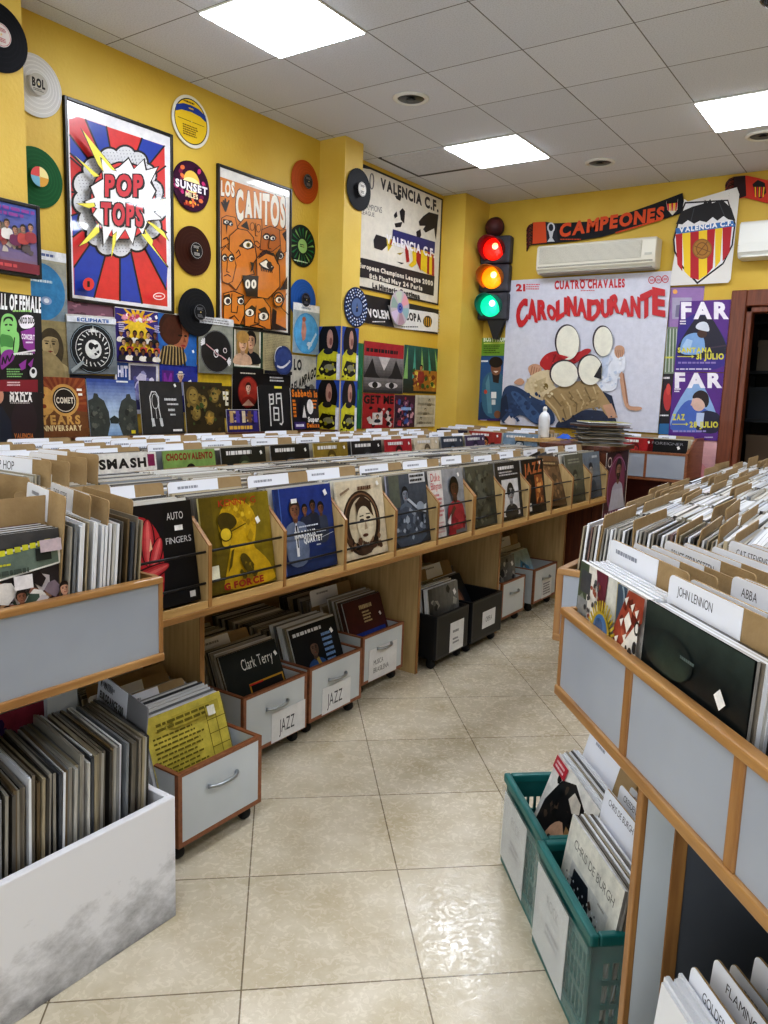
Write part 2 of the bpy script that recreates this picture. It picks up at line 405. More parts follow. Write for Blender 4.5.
        for sx in (-1, 1):
            s.ell(o + sx * .27 * k, cy + .02 * k, .13 * k, .06 * k, ink, 10)
            s.rect(o + sx * .27 * k - .17 * k, cy + .15 * k, o + sx * .27 * k + .17 * k, cy + .22 * k, hair)
        s.poly([(o, cy + .02 * k), (o + .13 * k, cy - .3 * k), (o - .06 * k, cy - .3 * k)], dk)
        if beard: s.poly([(o - .55 * k, cy - .25 * k), (o, cy - .38 * k), (o + .55 * k, cy - .25 * k), (o + .36 * k, cy - .88 * k), (o, cy - 1.02 * k), (o - .36 * k, cy - .88 * k)], hair)
        s.poly([(o - .22 * k, cy - .52 * k), (o, cy - .47 * k), (o + .22 * k, cy - .52 * k), (o, cy - .62 * k)], '#7c3a33')
        if hat:
            s.poly([(cx - 1.25 * k, cy + .42 * k), (cx + 1.25 * k, cy + .5 * k), (cx + 1.2 * k, cy + .62 * k), (cx + .7 * k, cy + .66 * k), (cx + .6 * k, cy + 1.25 * k), (cx - .6 * k, cy + 1.25 * k), (cx - .72 * k, cy + .6 * k), (cx - 1.25 * k, cy + .54 * k)], hat)
            s.rect(cx - .7 * k, cy + .6 * k, cx + .7 * k, cy + .74 * k, '#3a3a3a')
        s.sm = sm0
    def patches(s, pal, n, smin, smax, x0=0, y0=0, x1=None, y1=None):
        x1 = s.w if x1 is None else x1; y1 = s.h if y1 is None else y1
        for _ in range(n):
            k = rnd.uniform(smin, smax); x = rnd.uniform(x0 + k, x1 - k); y = rnd.uniform(y0 + k, y1 - k)
            m = rnd.randint(4, 7); t0 = rnd.uniform(0, 6)
            s.poly([(x + k * rnd.uniform(.5, 1) * math.cos(t0 + 2 * PI * i / m), y + k * rnd.uniform(.5, 1) * math.sin(t0 + 2 * PI * i / m)) for i in range(m)], rnd.choice(pal))
    def grad(s, c0, c1, n=10, x0=0, y0=0, x1=None, y1=None, vert=True):
        x1 = s.w if x1 is None else x1; y1 = s.h if y1 is None else y1; a, b = hx(c0), hx(c1)
        for i in range(n):
            t = (i + .5) / n; c = tuple(a[j] * (1 - t) + b[j] * t for j in range(4))
            if vert: s.rect(x0, y0 + (y1 - y0) * i / n, x1, y0 + (y1 - y0) * (i + 1) / n, c)
            else: s.rect(x0 + (x1 - x0) * i / n, y0, x0 + (x1 - x0) * (i + 1) / n, y1, c)
    def emit(s, mb, scale=1.0, o=(0, 0, 0), eps=0.00009, mi=0, clip=True, rev=False):
        """onto the local x-z plane facing -y, lower left corner at o (polygons are cut at the sheet's rim)"""
        W, H = s.w, s.h
        for i, (pts, fs, c) in enumerate(s.L):
            y = o[1] - eps * (i + 1)
            if clip and any(p[0] < -1e-6 or p[0] > W + 1e-6 or p[1] < -1e-6 or p[1] > H + 1e-6 for p in pts):
                for f in fs:
                    q = [pts[j] for j in f]
                    for ax, lim, sg in ((0, 0, 1), (0, W, -1), (1, 0, 1), (1, H, -1)):
                        out = []
                        for a, b in zip(q, q[1:] + q[:1]):
                            da, db = sg * (a[ax] - lim), sg * (b[ax] - lim)
                            if da >= 0: out.append(a)
                            if da * db < 0:
                                t = da / (da - db); out.append((a[0] + (b[0] - a[0]) * t, a[1] + (b[1] - a[1]) * t))
                        q = out
                        if len(q) < 3: break
                    if len(q) >= 3: mb.face([(o[0] + p[0] * scale, y, o[2] + p[1] * scale) for p in q], c, mi)
            else:
                mb.geo([(o[0] + p[0] * scale, y, o[2] + p[1] * scale) for p in pts], fs, c, mi)
WORLD_STR, VT, EXPO = 1.7, 'Standard', 0.10
# ------------------------------------------------------------------ the room
WX, WY, CH = -3.94, 7.0, 3.30     # left wall, back wall, ceiling height
RX, FY = 3.2, -2.6
def _floor():
    a = 0.73450; o = bpy.data.objects
    mb = MB(); c, s = math.cos(-a), math.sin(-a); ox, oy = -1.2121, 1.2143
    def T(x, y, z): x -= ox; y -= oy; return (x * c - y * s, x * s + y * c, z)
    p = [(WX - .1, FY), (RX + .1, FY), (RX + .1, WY + .1), (WX - .1, WY + .1)]
    mb.hexa([T(x, y, -.06) for x, y in p] + [T(x, y, 0) for x, y in p])
    f = struct(mb.build('floor', M_FLOOR)); f.location = (ox, oy, 0); f.rotation_euler = (0, 0, a)
_floor()
CGX, CGY = -3.2004, 2.8657
def cell(i, j): return CGX + .6 * i, CGY + .6 * j
mb = MB(); mb.box(WX - CGX - .1, RX - CGX + .1, FY - CGY, WY - CGY + .1, 0, .06)
c_ = struct(mb.build('ceiling', M_CEIL)); c_.location = (CGX, CGY, CH)
mb = MB(); mb.box(WX - .12, WX, FY, WY + .12, 0, CH); struct(mb.build('wall_left', M_WALL))
DX0, DX1, DZ = -1.30, -.42, 2.25        # doorway in the back wall
mb = MB(); mb.box(WX - .12, DX0, WY, WY + .12, 0, CH); mb.box(DX1, RX + .12, WY, WY + .12, 0, CH); mb.box(DX0, DX1, WY, WY + .12, DZ, CH)
struct(mb.build('wall_back', M_WALL))
mb = MB(); mb.box(RX, RX + .12, FY, WY, 0, CH); struct(mb.build('wall_right', M_WALL))
for y0, y1 in ((0.9, 2.23), (4.715, 4.935), (6.53, 7.0)):
    mb = MB(); mb.box(WX, -3.70, y0, y1, 0, CH); struct(mb.build('pillar', M_PILLAR))
# the tile beside the middle lamp has dropped at one side
mb = MB(); x, y = cell(-1, 4)
mb.box(x + .03, x + .595, y + .01, y + .555, CH - .006, CH + .002)
o = mb.build('ceiling_tile', noise_col(mat('loose_ceiling_tile', '#c9ccd2', 0.8), '#c2c5cb', '#d0d3d9', (1, 1, 1), 60, 3)); struct(o)
mb = MB(); mb.box(x + .03, x + .63, y + .555, y + .60, CH - .0045, CH - .0005); struct(mb.build('gap_shade_far', M_BLACKP))  # black strip standing in for the shade in the gap behind the tile
mb = MB(); mb.box(x + .0, x + .03, y + .0, y + .60, CH - .0045, CH - .0005); struct(mb.build('gap_shade_side', M_BLACKP))  # painted gap shade again, along the left edge of the tile
# doorway to the store room
mb = MB()
mb.box(DX0 - .118, DX0, WY - .035, WY + .14, 0, DZ + .13); mb.box(DX1, DX1 + .13, WY - .035, WY + .14, 0, DZ + .13); mb.box(DX0, DX1, WY - .035, WY + .14, DZ, DZ + .13)
mb.box(DX0, DX0 + .05, WY - .015, WY + .12, 0, DZ); mb.box(DX1 - .05, DX1, WY - .015, WY + .12, 0, DZ); mb.box(DX0, DX1, WY - .015, WY + .12, DZ - .05, DZ)
struct(mb.build('trim_1', wood('reddish_door_frame', '#5a2c17', '#7d4226', 2), bevel=.008))
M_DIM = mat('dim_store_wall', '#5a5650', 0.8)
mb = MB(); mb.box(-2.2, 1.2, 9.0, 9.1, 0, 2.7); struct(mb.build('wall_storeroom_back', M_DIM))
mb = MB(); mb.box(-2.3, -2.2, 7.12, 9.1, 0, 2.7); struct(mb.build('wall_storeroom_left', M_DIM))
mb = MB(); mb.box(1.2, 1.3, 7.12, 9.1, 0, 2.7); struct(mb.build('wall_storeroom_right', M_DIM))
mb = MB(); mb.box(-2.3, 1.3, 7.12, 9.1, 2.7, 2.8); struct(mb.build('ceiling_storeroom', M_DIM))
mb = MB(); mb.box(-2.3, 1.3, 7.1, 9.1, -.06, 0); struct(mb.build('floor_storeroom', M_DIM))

# ------------------------------------------------------------------ ceiling lamps, vents
M_LAMP = mat('lamp_diffuser', '#ffffff', 0.5, emit='#eef4ff', estr=19.0)
def lamp(i, j, label, group=None):
    x, y = cell(i, j)
    t = thing('ceiling_light', label, 'ceiling light', (x + .3, y + .3, CH - .02), 0, group)
    mb = MB()
    for a, b, c, d in ((-.299, .299, -.299, -.292), (-.299, .299, .292, .299), (-.299, -.292, -.292, .292), (.292, .299, -.292, .292)): mb.box(a, b, c, d, .010, .022)
    mb.build('frame', M_WHITEP, t)
    mb = MB(); mb.box(-.292, .292, -.292, .292, .006, .018); mb.build('diffuser', M_LAMP, t)
lamp(0, 0, 'square glowing ceiling panel nearest the camera, above the comic burst poster side')
lamp(0, 4, 'square glowing ceiling panel in the middle, beside the sagging ceiling tile')
lamp(3, 4, 'square glowing ceiling panel at the right edge, before the crest flag')
for i, j in ((3, 0), (0, -4), (3, -4), (6, 0), (6, 4), (6, -4)):
    lamp(i, j, 'square glowing ceiling panel out of view behind or right of the camera', 'ceiling panels out of view')
def vent(px, py, label):
    x, y = at_z(px, py, CH)
    t = thing('ceiling_vent', label, 'ceiling vent', (x, y, CH))
    mb = MB(); mb.lathe([(.115, -.001), (.115, -.008), (.095, -.016), (.088, -.012), (.085, -.001)], 32); mb.build('rim', M_WHITEP, t, smooth=True)
    mb = MB(); mb.lathe([(.086, -.003), (.082, -.006), (.01, -.002)], 32); mb.lathe([(.02, -.004), (.03, -.012), (.012, -.014)], 16); mb.build('dark_grille', mat('dark_vent', '#3a3f45', 0.3, 0.6), t, smooth=True)
vent(411, 98, 'round recessed ceiling fitting left of the middle lamp'); vent(600, 162, 'round recessed ceiling fitting above the black and orange scarf'); vent(763, 135, 'round recessed ceiling fitting at the right, below the right lamp')
x, y = at_z(772, -2, 3.2)
t = thing('ceiling_camera', 'dark dome camera hanging at the top right corner', 'security camera', (x, y, CH))
mb = MB(); mb.lathe([(.07, 0), (.07, -.03), (.05, -.035), (.045, -.04)], 24); mb.build('mount', M_WHITEP, t, smooth=True)
mb = MB(); mb.lathe([(.05, -.04)] + [(.058 * math.cos(R(a)), -.075 - .06 * math.sin(R(a))) for a in range(-20, 91, 10)], 24); mb.build('dome', mat('smoked_dome', '#16181d', 0.15, coat=1), t, smooth=True)

# ------------------------------------------------------------------ what hangs on the walls
def conv_x(X, cx, cy, s, Y0, Z0):
    def f(x, y):
        a, b = at_x(cx + x / s, cy + y / s, X); return a - Y0, b - Z0
    return f
def conv_y(Y, cx, cy, s, X0, Z0):
    def f(x, y):
        a, b = at_y(cx + x / s, cy + y / s, Y); return a - X0, b - Z0
    return f
def place(o, wall, a0, z0, off):
    if wall == 'L': o.location = (off, a0, z0); o.rotation_euler = (0, 0, R(90))
    else: o.location = (a0, off, z0)
def sheet(name, label, cat, wall, off, a0, a1, z0, z1, art, scale=None, m=None, group=None, thick=.003, tilt=0, side='#d8d8d4'):
    w, h = a1 - a0, z1 - z0
    mb = MB(); mb.box(0, w, 0, thick, 0, h, hx(side))
    art.emit(mb, scale or w / art.w)
    o = mb.build(name, m or M_PRINT); place(o, wall, a0, z0, off)
    if tilt: o.rotation_euler[1] = tilt
    return tag(o, label, cat, group)
def framed(name, label, cat, wall, off, a0, a1, z0, z1, art, fw=.018, depth=.025, fm=None, m=None):
    w, h = a1 - a0, z1 - z0
    t = thing(name, label, cat); place(t, wall, a0, z0, off)
    mb = MB()
    for q in ((-fw, 0, -fw, h + fw), (w, w + fw, -fw, h + fw), (0, w, -fw, 0), (0, w, h, h + fw)): mb.box(q[0], q[1], -.006, depth, q[2], q[3])
    mb.build('picture_frame', fm or M_FRAME, t, bevel=.003)
    mb = MB(); mb.box(0, w, .004, depth, 0, h, hx('#ddd')); art.emit(mb, 1.0, (0, .003, 0)); mb.build('print', m or M_FRAMED, t)
    return t

# --- comic burst poster
def pop_tops():
    Y0, Y1, Z0, Z1 = 2.605, 3.295, 1.915, 2.935
    cv = conv_x(-3.915, 60, 95, 4.656, Y0, Z0)
    A = Art(Y1 - Y0, Z1 - Z0, '#e9e9ec', cv)
    RED, BLU, YEL, BK, WH = '#d63a3a', '#2443a8', '#f2e65a', '#1c1518', '#f1f1f1'
    A.poly([(48, 85), (493, 235), (507, 985), (72, 930)], RED)
    c = (285, 490)
    for a, b in (((125, 112), (222, 145)), ((388, 200), (492, 236)), ((52, 185), (54, 270)), ((60, 560), (66, 660)), ((72, 820), (160, 942)), ((285, 957), (388, 970)), ((500, 905), (507, 800))):
        pts = [c, a, b] if a != (72, 820) else [c, (72, 800), (74, 930), (165, 942)]
        A.poly(pts, BLU)
        for q in (pts[1], pts[-1]): A.line([c, q], 8, BK)
    for q in ((497, 330), (497, 480), (502, 640), (54, 290), (60, 450)): A.line([c, q], 8, BK)
    ring = []
    for k in range(15):
        t = 2 * PI * k / 15 + .2; ring.append((c[0] - 5 + 165 * math.cos(t) + 12 * math.sin(3 * t), c[1] + 5 + 205 * math.sin(t)))
    for x, y in ring: A.ell(x, y, 58, 62, BK)
    for x, y in ring: A.ell(x, y, 48, 52, '#dcdde0')
    for x, y in ring:                       # dotted shading on the puffs
        for i in range(-2, 3):
            for j in range(-2, 3):
                A.ell(x + i * 15 + j * 4, y + j * 15, 2.6, 2.8, '#8d8f96', 5)
    A.ell(c[0] - 5, c[1] + 5, 158, 185, BK); A.ell(c[0] - 5, c[1] + 5, 150, 177, RED)
    st = [(130, 430), (188, 395), (180, 300), (240, 350), (262, 340), (305, 300), (330, 350), (375, 305), (385, 355), (440, 340), (405, 410), (430, 450), (410, 490), (480, 520), (420, 545), (460, 580), (395, 585), (370, 650), (345, 605), (325, 695), (290, 625), (240, 695), (230, 625), (190, 700), (185, 610), (140, 560), (160, 530), (100, 500), (150, 480)]
    A.poly([(c[0] + (x - c[0]) * 1.06, c[1] + (y - c[1]) * 1.05) for x, y in st], BK); A.poly(st, WH)
    for b in ([(90, 165), (245, 355), (225, 350), (170, 285), (190, 360), (165, 330)], [(55, 285), (170, 380), (145, 385)], [(65, 508), (145, 505), (150, 520), (120, 530)], [(75, 705), (165, 600), (170, 640), (110, 690)], [(225, 760), (232, 655), (250, 640), (245, 690)], [(490, 805), (365, 650), (385, 650), (380, 625), (420, 680), (415, 700)], [(490, 680), (390, 590), (420, 600), (470, 640)], [(500, 480), (405, 520), (430, 500)]):
        m = (sum(p[0] for p in b) / len(b), sum(p[1] for p in b) / len(b))
        A.poly([(m[0] + (x - m[0]) * 1.12, m[1] + (y - m[1]) * 1.08) for x, y in b], BK); A.poly(b, YEL)
    for s, x0, y0, x1, y1, sl in (('POP', 195, 470, 372, 372, 0.0), ('TOPS', 176, 600, 372, 500, 0.05)):
        for dx, dy in ((-5, -5), (5, 5), (5, -5), (-5, 5), (9, 8)): A.text(s, x0 + dx, y0 + dy, x1 + dx, y1 + dy, BK, 1, slope=sl)
        A.text(s, x0, y0, x1, y1, '#c93a44', 1, slope=sl)
    A.ell(118, 882, 27, 30, RED); A.text('1', 112, 895, 124, 868, BK)
    A.ell(447, 938, 28, 17, WH); A.ell(447, 938, 24, 13, RED); A.scrib(430, 944, 464, 932, WH, 1)
    framed('framed_poster', 'framed red and blue comic burst poster with red bubble letters', 'poster', 'L', -3.925, Y0, Y1, Z0, Z1, A)
pop_tops()

def cantos():
    Y0, Y1, Z0, Z1 = 3.695, 4.375, 1.87, 2.865
    cv = conv_x(-3.915, 210, 160, 5.688, Y0, Z0)
    A = Art(Y1 - Y0, Z1 - Z0, '#e4e2dc', cv)
    O, BK, WH, DK = '#cf7c2a', '#221711', '#ece6d6', '#b3641f'
    A.poly([(62, 92), (438, 218), (440, 972), (75, 922)], O)
    A.text('LOS', 68, 200, 150, 110, BK, 1, slope=.12); A.text('LOS', 70, 196, 148, 112, WH, 1, slope=.12)
    for d, c_ in ((4, BK), (0, WH)): A.text('CANTOS', 155 - d, 330 + d, 436 + d, 160 - d, c_, 1, slope=.16)
    A.scrib(225, 150, 300, 118, '#c9c4ba', 2)
    for k in range(5): A.line([(95, 290), (74 + k * 10, 240 - (k % 3) * 10)], 9, BK)
    def L(p, w=4): A.line(p, w, BK)
    def eye(x, y, rx, ry, lid=True, iris='#3b3a52'):
        A.ell(x, y, rx + 5, ry + 5, BK, 16); A.ell(x, y, rx, ry, WH, 16); A.ell(x + 3, y + 1, ry * .62, ry * .72, iris, 12); A.ell(x + 3, y + 1, ry * .3, ry * .35, '#0d0d10', 10)
        if lid: A.line([(x - rx - 6, y - ry * .4), (x - rx * .3, y - ry - 9), (x + rx * .5, y - ry - 8), (x + rx + 7, y - ry * .1)], 5, BK)
    # heads as outlined lobes, back to front
    for hd in ([(70, 500), (72, 330), (100, 315), (150, 325), (165, 400), (120, 470)], [(160, 380), (200, 330), (300, 335), (305, 470), (280, 500)], [(290, 510), (300, 395), (350, 375), (400, 395), (410, 480), (360, 520)], [(400, 400), (438, 395), (438, 520), (410, 540)]):
        A.poly(hd, DK if hd[0][0] == 290 else O); L(hd + [hd[0]])
    A.poly([(180, 375), (215, 345), (230, 400)], BK); A.poly([(415, 420), (438, 400), (438, 470)], BK)
    A.poly([(80, 335), (130, 345), (128, 370), (105, 372), (100, 425), (95, 370), (80, 365)], BK); eye(98, 352, 12, 9, False); eye(124, 364, 8, 8, False)
    L([(80, 450), (100, 440), (108, 455)], 7)
    A.ell(245, 378, 14, 24, BK); A.ell(245, 378, 11, 20, O); A.ell(280, 388, 14, 24, BK); A.ell(280, 388, 11, 20, O); L([(262, 360), (262, 430), (275, 432)]); L([(250, 470), (270, 460), (285, 475)], 4)
    eye(325, 438, 15, 12); eye(360, 445, 13, 11); L([(345, 420), (335, 500), (350, 505)]); 
    hd = [(110, 560), (115, 430), (160, 390), (215, 400), (250, 440), (270, 560), (240, 600), (255, 650), (200, 660), (150, 740), (100, 690)]
    A.poly(hd, O); L(hd + [hd[0]], 5)
    A.poly([(165, 490), (205, 450), (245, 470), (255, 500), (215, 510)], BK); eye(217, 482, 26, 20, True, '#8a7a2a')
    L([(150, 560), (175, 540), (165, 510), (150, 530)], 5)
    hd = [(72, 690), (66, 520), (90, 490), (135, 540), (150, 600), (130, 690), (100, 705)]
    A.poly(hd, O); L(hd + [hd[0]]); eye(84, 558, 12, 15); eye(122, 560, 12, 15); L([(100, 570), (95, 635), (110, 640)]); L([(80, 660), (100, 650), (118, 662)], 5)
    hd = [(270, 780), (265, 560), (300, 520), (360, 530), (395, 600), (398, 720), (330, 790)]
    A.poly(hd, O); L(hd + [hd[0]], 5)
    for k in range(4): L([(275 + k * 3, 560 - k * 9), (320, 530 - k * 6), (365, 545 - k * 2), (385, 590)], 5)
    A.poly([(275, 590), (320, 560), (365, 610), (350, 635), (300, 620)], BK); A.poly([(283, 588), (318, 570), (355, 608), (330, 618), (300, 605)], WH); A.ell(336, 597, 15, 20, BK)
    for k in range(7): L([(290 + k * 10, 612 + k * 2), (292 + k * 10, 630 + k * 2)], 5)
    eye(398, 546, 16, 16); A.poly([(370, 540), (395, 500), (400, 530), (385, 580)], BK)
    A.poly([(225, 580), (250, 585), (245, 620), (228, 640), (235, 605)], BK)
    A.poly([(182, 655), (275, 660), (268, 780), (205, 775)], BK)
    for d, c_ in ((0, WH),): A.text('00', 198, 728, 262, 680, c_, 1)
    A.poly([(395, 740), (438, 660), (438, 735)], BK)
    hd = [(74, 922), (76, 760), (130, 745), (190, 770), (195, 880), (170, 938)]
    A.poly(hd, O); L(hd + [hd[0]], 5)
    A.poly([(78, 770), (110, 760), (115, 790), (80, 830)], BK); A.poly([(150, 780), (190, 770), (192, 830), (165, 800)], BK); eye(97, 802, 20, 22, False); eye(172, 803, 16, 18, False); L([(122, 760), (118, 865), (150, 870), (155, 830)], 5); L([(105, 900), (135, 885), (160, 915)], 5); L([(85, 925), (130, 890)], 4)
    hd = [(195, 945), (192, 830), (230, 785), (300, 785), (340, 840), (345, 965)]
    A.poly(hd, O); L(hd + [hd[0]], 5)
    A.poly([(205, 850), (235, 825), (255, 840), (250, 880)], BK); A.poly([(270, 850), (310, 835), (335, 880), (330, 910)], BK); eye(222, 868, 24, 20, False, '#c9c4ba'); eye(300, 890, 26, 22, False, '#c9c4ba'); A.text('2', 215, 880, 230, 856, BK, 1); A.text('3', 293, 902, 308, 876, BK, 1); L([(258, 830), (250, 925), (275, 930), (272, 870)], 5); L([(225, 945), (265, 935), (310, 955)], 6)
    A.ell(385, 795, 32, 45, BK); A.ell(385, 795, 25, 36, O); eye(387, 795, 18, 16, True, '#7a4a2a')
    hd = [(345, 965), (350, 840), (375, 860), (370, 930), (430, 960), (430, 970)]
    A.poly(hd, BK); L([(430, 760), (400, 840), (440, 880)], 4)
    framed('framed_poster', 'framed orange poster crowded with drawn faces and eyes', 'poster', 'L', -3.925, Y0, Y1, Z0, Z1, A)
cantos()

def valencia_map():
    Y0, Y1, Z0, Z1 = 5.13, 6.50, 2.30, 3.265
    cv = conv_x(-3.93, 345, 160, 5.85, Y0, Z0)
    A = Art(Y1 - Y0, Z1 - Z0, '#1d1d1f', cv); A.sm = False
    A.poly([(60, 40), (150, 55), (565, 235), (540, 840), (130, 745), (60, 730)], '#d8d3c6')
    BK = '#25242a'
    A.text('VALENCIA C.F.', 208, 165, 547, 102, BK, 1, slope=.41)
    A.text('CHAMPIONS', 90, 280, 216, 245, '#4a4950', 0, slope=.25); A.text('LEAGUE', 95, 315, 172, 290, '#4a4950', 0, slope=.25)
    A.arc(156, 125, 11, 45, 6, '#55545a')
    for p in ([(290, 208), (330, 212), (322, 240), (300, 228)], [(284, 322), (300, 300), (306, 330), (290, 342)], [(318, 300), (335, 282), (350, 300), (345, 372), (325, 350)], [(288, 372), (335, 362), (325, 392), (295, 395)], [(430, 360), (455, 330), (490, 305), (545, 320), (530, 470), (520, 400), (470, 425), (455, 405), (470, 385), (435, 385)], [(415, 420), (440, 405), (445, 440), (430, 470), (418, 450)], [(165, 470), (180, 435), (240, 455), (245, 500), (215, 530), (170, 515)], [(300, 595), (345, 603), (330, 610)]): A.poly(p, BK)
    for p, c in (([(240, 460), (330, 470), (300, 485), (280, 490), (250, 535), (245, 490)], '#c8b21f'), ([(270, 465), (290, 468), (255, 510)], '#a32a2a'), ([(345, 480), (365, 482), (375, 595), (358, 600)], '#a32a2a'), ([(390, 500), (415, 510), (415, 610), (390, 630), (370, 615), (395, 590)], '#d8b923'), ([(415, 510), (445, 518), (440, 650), (415, 590)], '#a32a2a'), ([(445, 520), (480, 530), (478, 665), (440, 640)], '#dcbf2a'), ([(480, 530), (520, 560), (520, 680), (478, 665)], '#a32a2a'), ([(492, 560), (508, 560), (506, 672), (490, 668)], '#dcbf2a'), ([(300, 548), (340, 540), (320, 555)], '#a88f1c')): A.poly(p, c)
    A.poly([(278, 405), (525, 480), (522, 548), (272, 475)], '#33366f')
    A.text('VALENCIA C.F.', 240, 482, 523, 432, '#e2e2e6', 1, slope=.32)
    A.poly([(60, 565), (130, 580), (522, 680), (516, 795), (125, 690), (60, 680)], BK)
    A.text('European Champions League 2000', 80, 626, 512, 598, '#d8d3c6', 1, slope=.255); A.text('8th Final May 24 Paris', 140, 690, 450, 662, '#d8d3c6', 1, slope=.24)
    A.text('La Historia Continua', 158, 748, 436, 716, BK, 1, slope=.235)
    sheet('football_banner', 'large cream football banner with a dark map and blue band', 'banner', 'L', -3.93, Y0, Y1, Z0, Z1, A, 1.0, thick=.006)
valencia_map()

def scarf_left():
    Y0, Y1, Z0, Z1 = 5.10, 6.50, 2.03, 2.26
    cv = conv_x(-3.925, 345, 160, 5.85, Y0, Z0)
    A = Art(Y1 - Y0, Z1 - Z0, '#1b1b1e', cv)
    A.poly([(250, 850), (360, 870), (525, 895), (550, 905), (545, 1010), (520, 1005), (290, 985)], '#e0dfdb')
    A.text('VOLEM', 138, 915, 262, 868, '#e8e8e8', 1, slope=.12, shear=.2); A.text('LA COPA', 300, 925, 446, 880, '#1b1b1e', 1, slope=.15, shear=.1)
    A.scrib(160, 952, 258, 940, '#e8e8e8', 1); A.scrib(330, 982, 446, 970, '#444', 1)
    A.ell(482, 945, 26, 34, '#1b1b1e'); 
    for k in range(4): A.line([(466 + k * 11, 918 + k * 3), (466 + k * 11, 966 + k * 3)], 4, '#d9a62a')
    mb = MB(); n = 24      # a soft scarf: gently waved cloth with fringe
    o = sheet('football_scarf', 'black and white scarf lettered VOLEM LA COPA under the cream banner', 'scarf', 'L', -3.925, Y0, Y1, Z0, Z1, A, 1.0, thick=.008)
    for k in range(14):
        z = .01 + k * .0155; mb.tube([(Y1 - Y0, .004, z), (Y1 - Y0 + .03, .003, z - .004 + .006 * (k % 2)), (Y1 - Y0 + .055, .004, z - .012)], .003, 5, hx('#cfcac0'))
    f = mb.build('fringe', M_PLAIN, o)
scarf_left()

# --- concert poster at the left edge
def females():
    Y0, Y1, Z0, Z1 = 1.86, 2.265, 1.37, 1.87
    cv = conv_x(-3.675, 0, 190, 4.876, Y0, Z0)
    A = Art(Y1 - Y0, Z1 - Z0, '#131214', cv)
    A.text('HALL OF FEMALES', -40, 572, 218, 498, '#f0f0f0', 1, slope=.10)
    A.scrib(62, 598, 168, 582, '#9fce79', 1)
    A.sm = True; G = '#8fd07c'; P = '#8a3690'; BK = '#131214'
    A.poly([(0, 640), (20, 600), (65, 605), (85, 650), (78, 690), (95, 700), (92, 790), (50, 830), (0, 830)], G)
    A.poly([(15, 620), (60, 615), (66, 645), (35, 640), (18, 660)], BK); A.ell(40, 660, 24, 34, G); 
    A.poly([(22, 655), (36, 652), (36, 660), (24, 662)], BK); A.poly([(44, 652), (60, 656), (58, 663), (44, 660)], BK); A.poly([(32, 682), (50, 682), (42, 690)], BK)
    A.poly([(0, 700), (25, 705), (60, 712), (70, 760), (55, 770), (20, 760), (0, 770)], '#4f8f4a'); A.line([(70, 720), (62, 800)], 5, BK)
    A.poly([(88, 630), (120, 605), (168, 615), (168, 670), (110, 680), (92, 655)], '#efe9f0'); A.text('NICO DUO', 94, 650, 168, 620, BK, 1)
    A.poly([(100, 690), (168, 668), (168, 800), (115, 770)], P); A.text('CONCERT', 104, 725, 168, 700, '#f0e9f0', 1, slope=.1); A.scrib(124, 750, 166, 736, '#f0e9f0', 1)
    A.poly([(0, 790), (60, 770), (75, 820), (30, 860), (0, 885)], P); A.patches([BK], 0, 1, 2); A.line([(8, 850), (14, 815), (24, 845), (34, 808), (44, 835), (60, 800)], 7, BK)
    A.line([(66, 800), (168, 782)], 8, '#d9d9d9'); A.scrib(80, 808, 168, 790, '#d9d9d9', 1)
    A.scrib(30, 915, 110, 868, '#86b877', 4); A.poly([(88, 850), (125, 825), (120, 870), (100, 880)], P); A.poly([(132, 850), (160, 820), (150, 870)], P)
    A.ell(158, 890, 18, 26, '#ddd'); A.ell(158, 884, 9, 12, BK)
    A.rect(-200, 925, 180, 985, '#7e1c2a'); A.scrib(30, 957, 100, 932, '#e4c9c9', 2)
    sheet('concert_poster', 'black concert poster with a green singer, and purple lettering, at the left edge', 'poster', 'L', -3.675, Y0, Y1, Z0, Z1, A, 1.0)
females()
def coque():
    Y0, Y1, Z0, Z1 = 1.86, 2.25, 1.06, 1.40
    cv = conv_x(-3.66, 0, 280, 5.39, Y0, Z0)
    A = Art(Y1 - Y0, Z1 - Z0, '#1b1416', cv)
    A.ell(-10, 625, 30, 45, '#c08a72'); A.poly([(-80, 700), (10, 680), (60, 760), (70, 960), (-80, 960)], '#141d2e')
    A.ell(130, 760, 70, 120, '#2a1a20')
    A.text('COQUE', 52, 615, 170, 568, '#e9e5e2', 1); A.text('MALLA', 52, 655, 174, 617, '#e9e5e2', 1); A.scrib(55, 668, 172, 658, '#b9b2b0', 1)
    A.text('VALENCIA', 76, 852, 180, 826, '#b06a35', 1); A.scrib(78, 868, 180, 858, '#b06a35', 1); A.scrib(84, 905, 178, 875, '#cfcbc8', 2)
    sheet('concert_poster', 'dark concert poster with white capitals at top, low at the left edge', 'poster', 'L', -3.66, Y0, Y1, Z0, Z1, A, 1.0)
coque()
def street_photo():
    Y0, Y1, Z0, Z1 = 1.86, 2.25, 1.97, 2.28
    A = Art(1.0, .8, '#59607e')
    A.grad('#8a6f7a', '#4b68c0', 10, 0, 0, 1, .8); A.patches(['#8f8478', '#3f3a44', '#b7a79b', '#655a5e', '#9a5450', '#2e2a33', '#c4bab2'], 60, .03, .08, 0, .2, 1, .6)
    for k in range(9): A.person(.1 + k * .1, .5 + .03 * (k % 3), .045, '#b98a72', '#2b211b', ['#9c3b46', '#e0dcd8', '#6d2f55', '#b54a48'][k % 4], 3.2)
    A.rect(0, 0, 1, .12, '#7f3142'); A.scrib(.05, .64, .98, .77, '#8d3f95', 2, .6); A.scrib(.1, .03, .95, .10, '#c9545a', 1)
    framed('framed_photo', 'black framed colourful street photo of a group at left edge', 'picture', 'L', -3.665, Y0, Y1, Z0, Z1, A2(A, Y1 - Y0, Z1 - Z0))
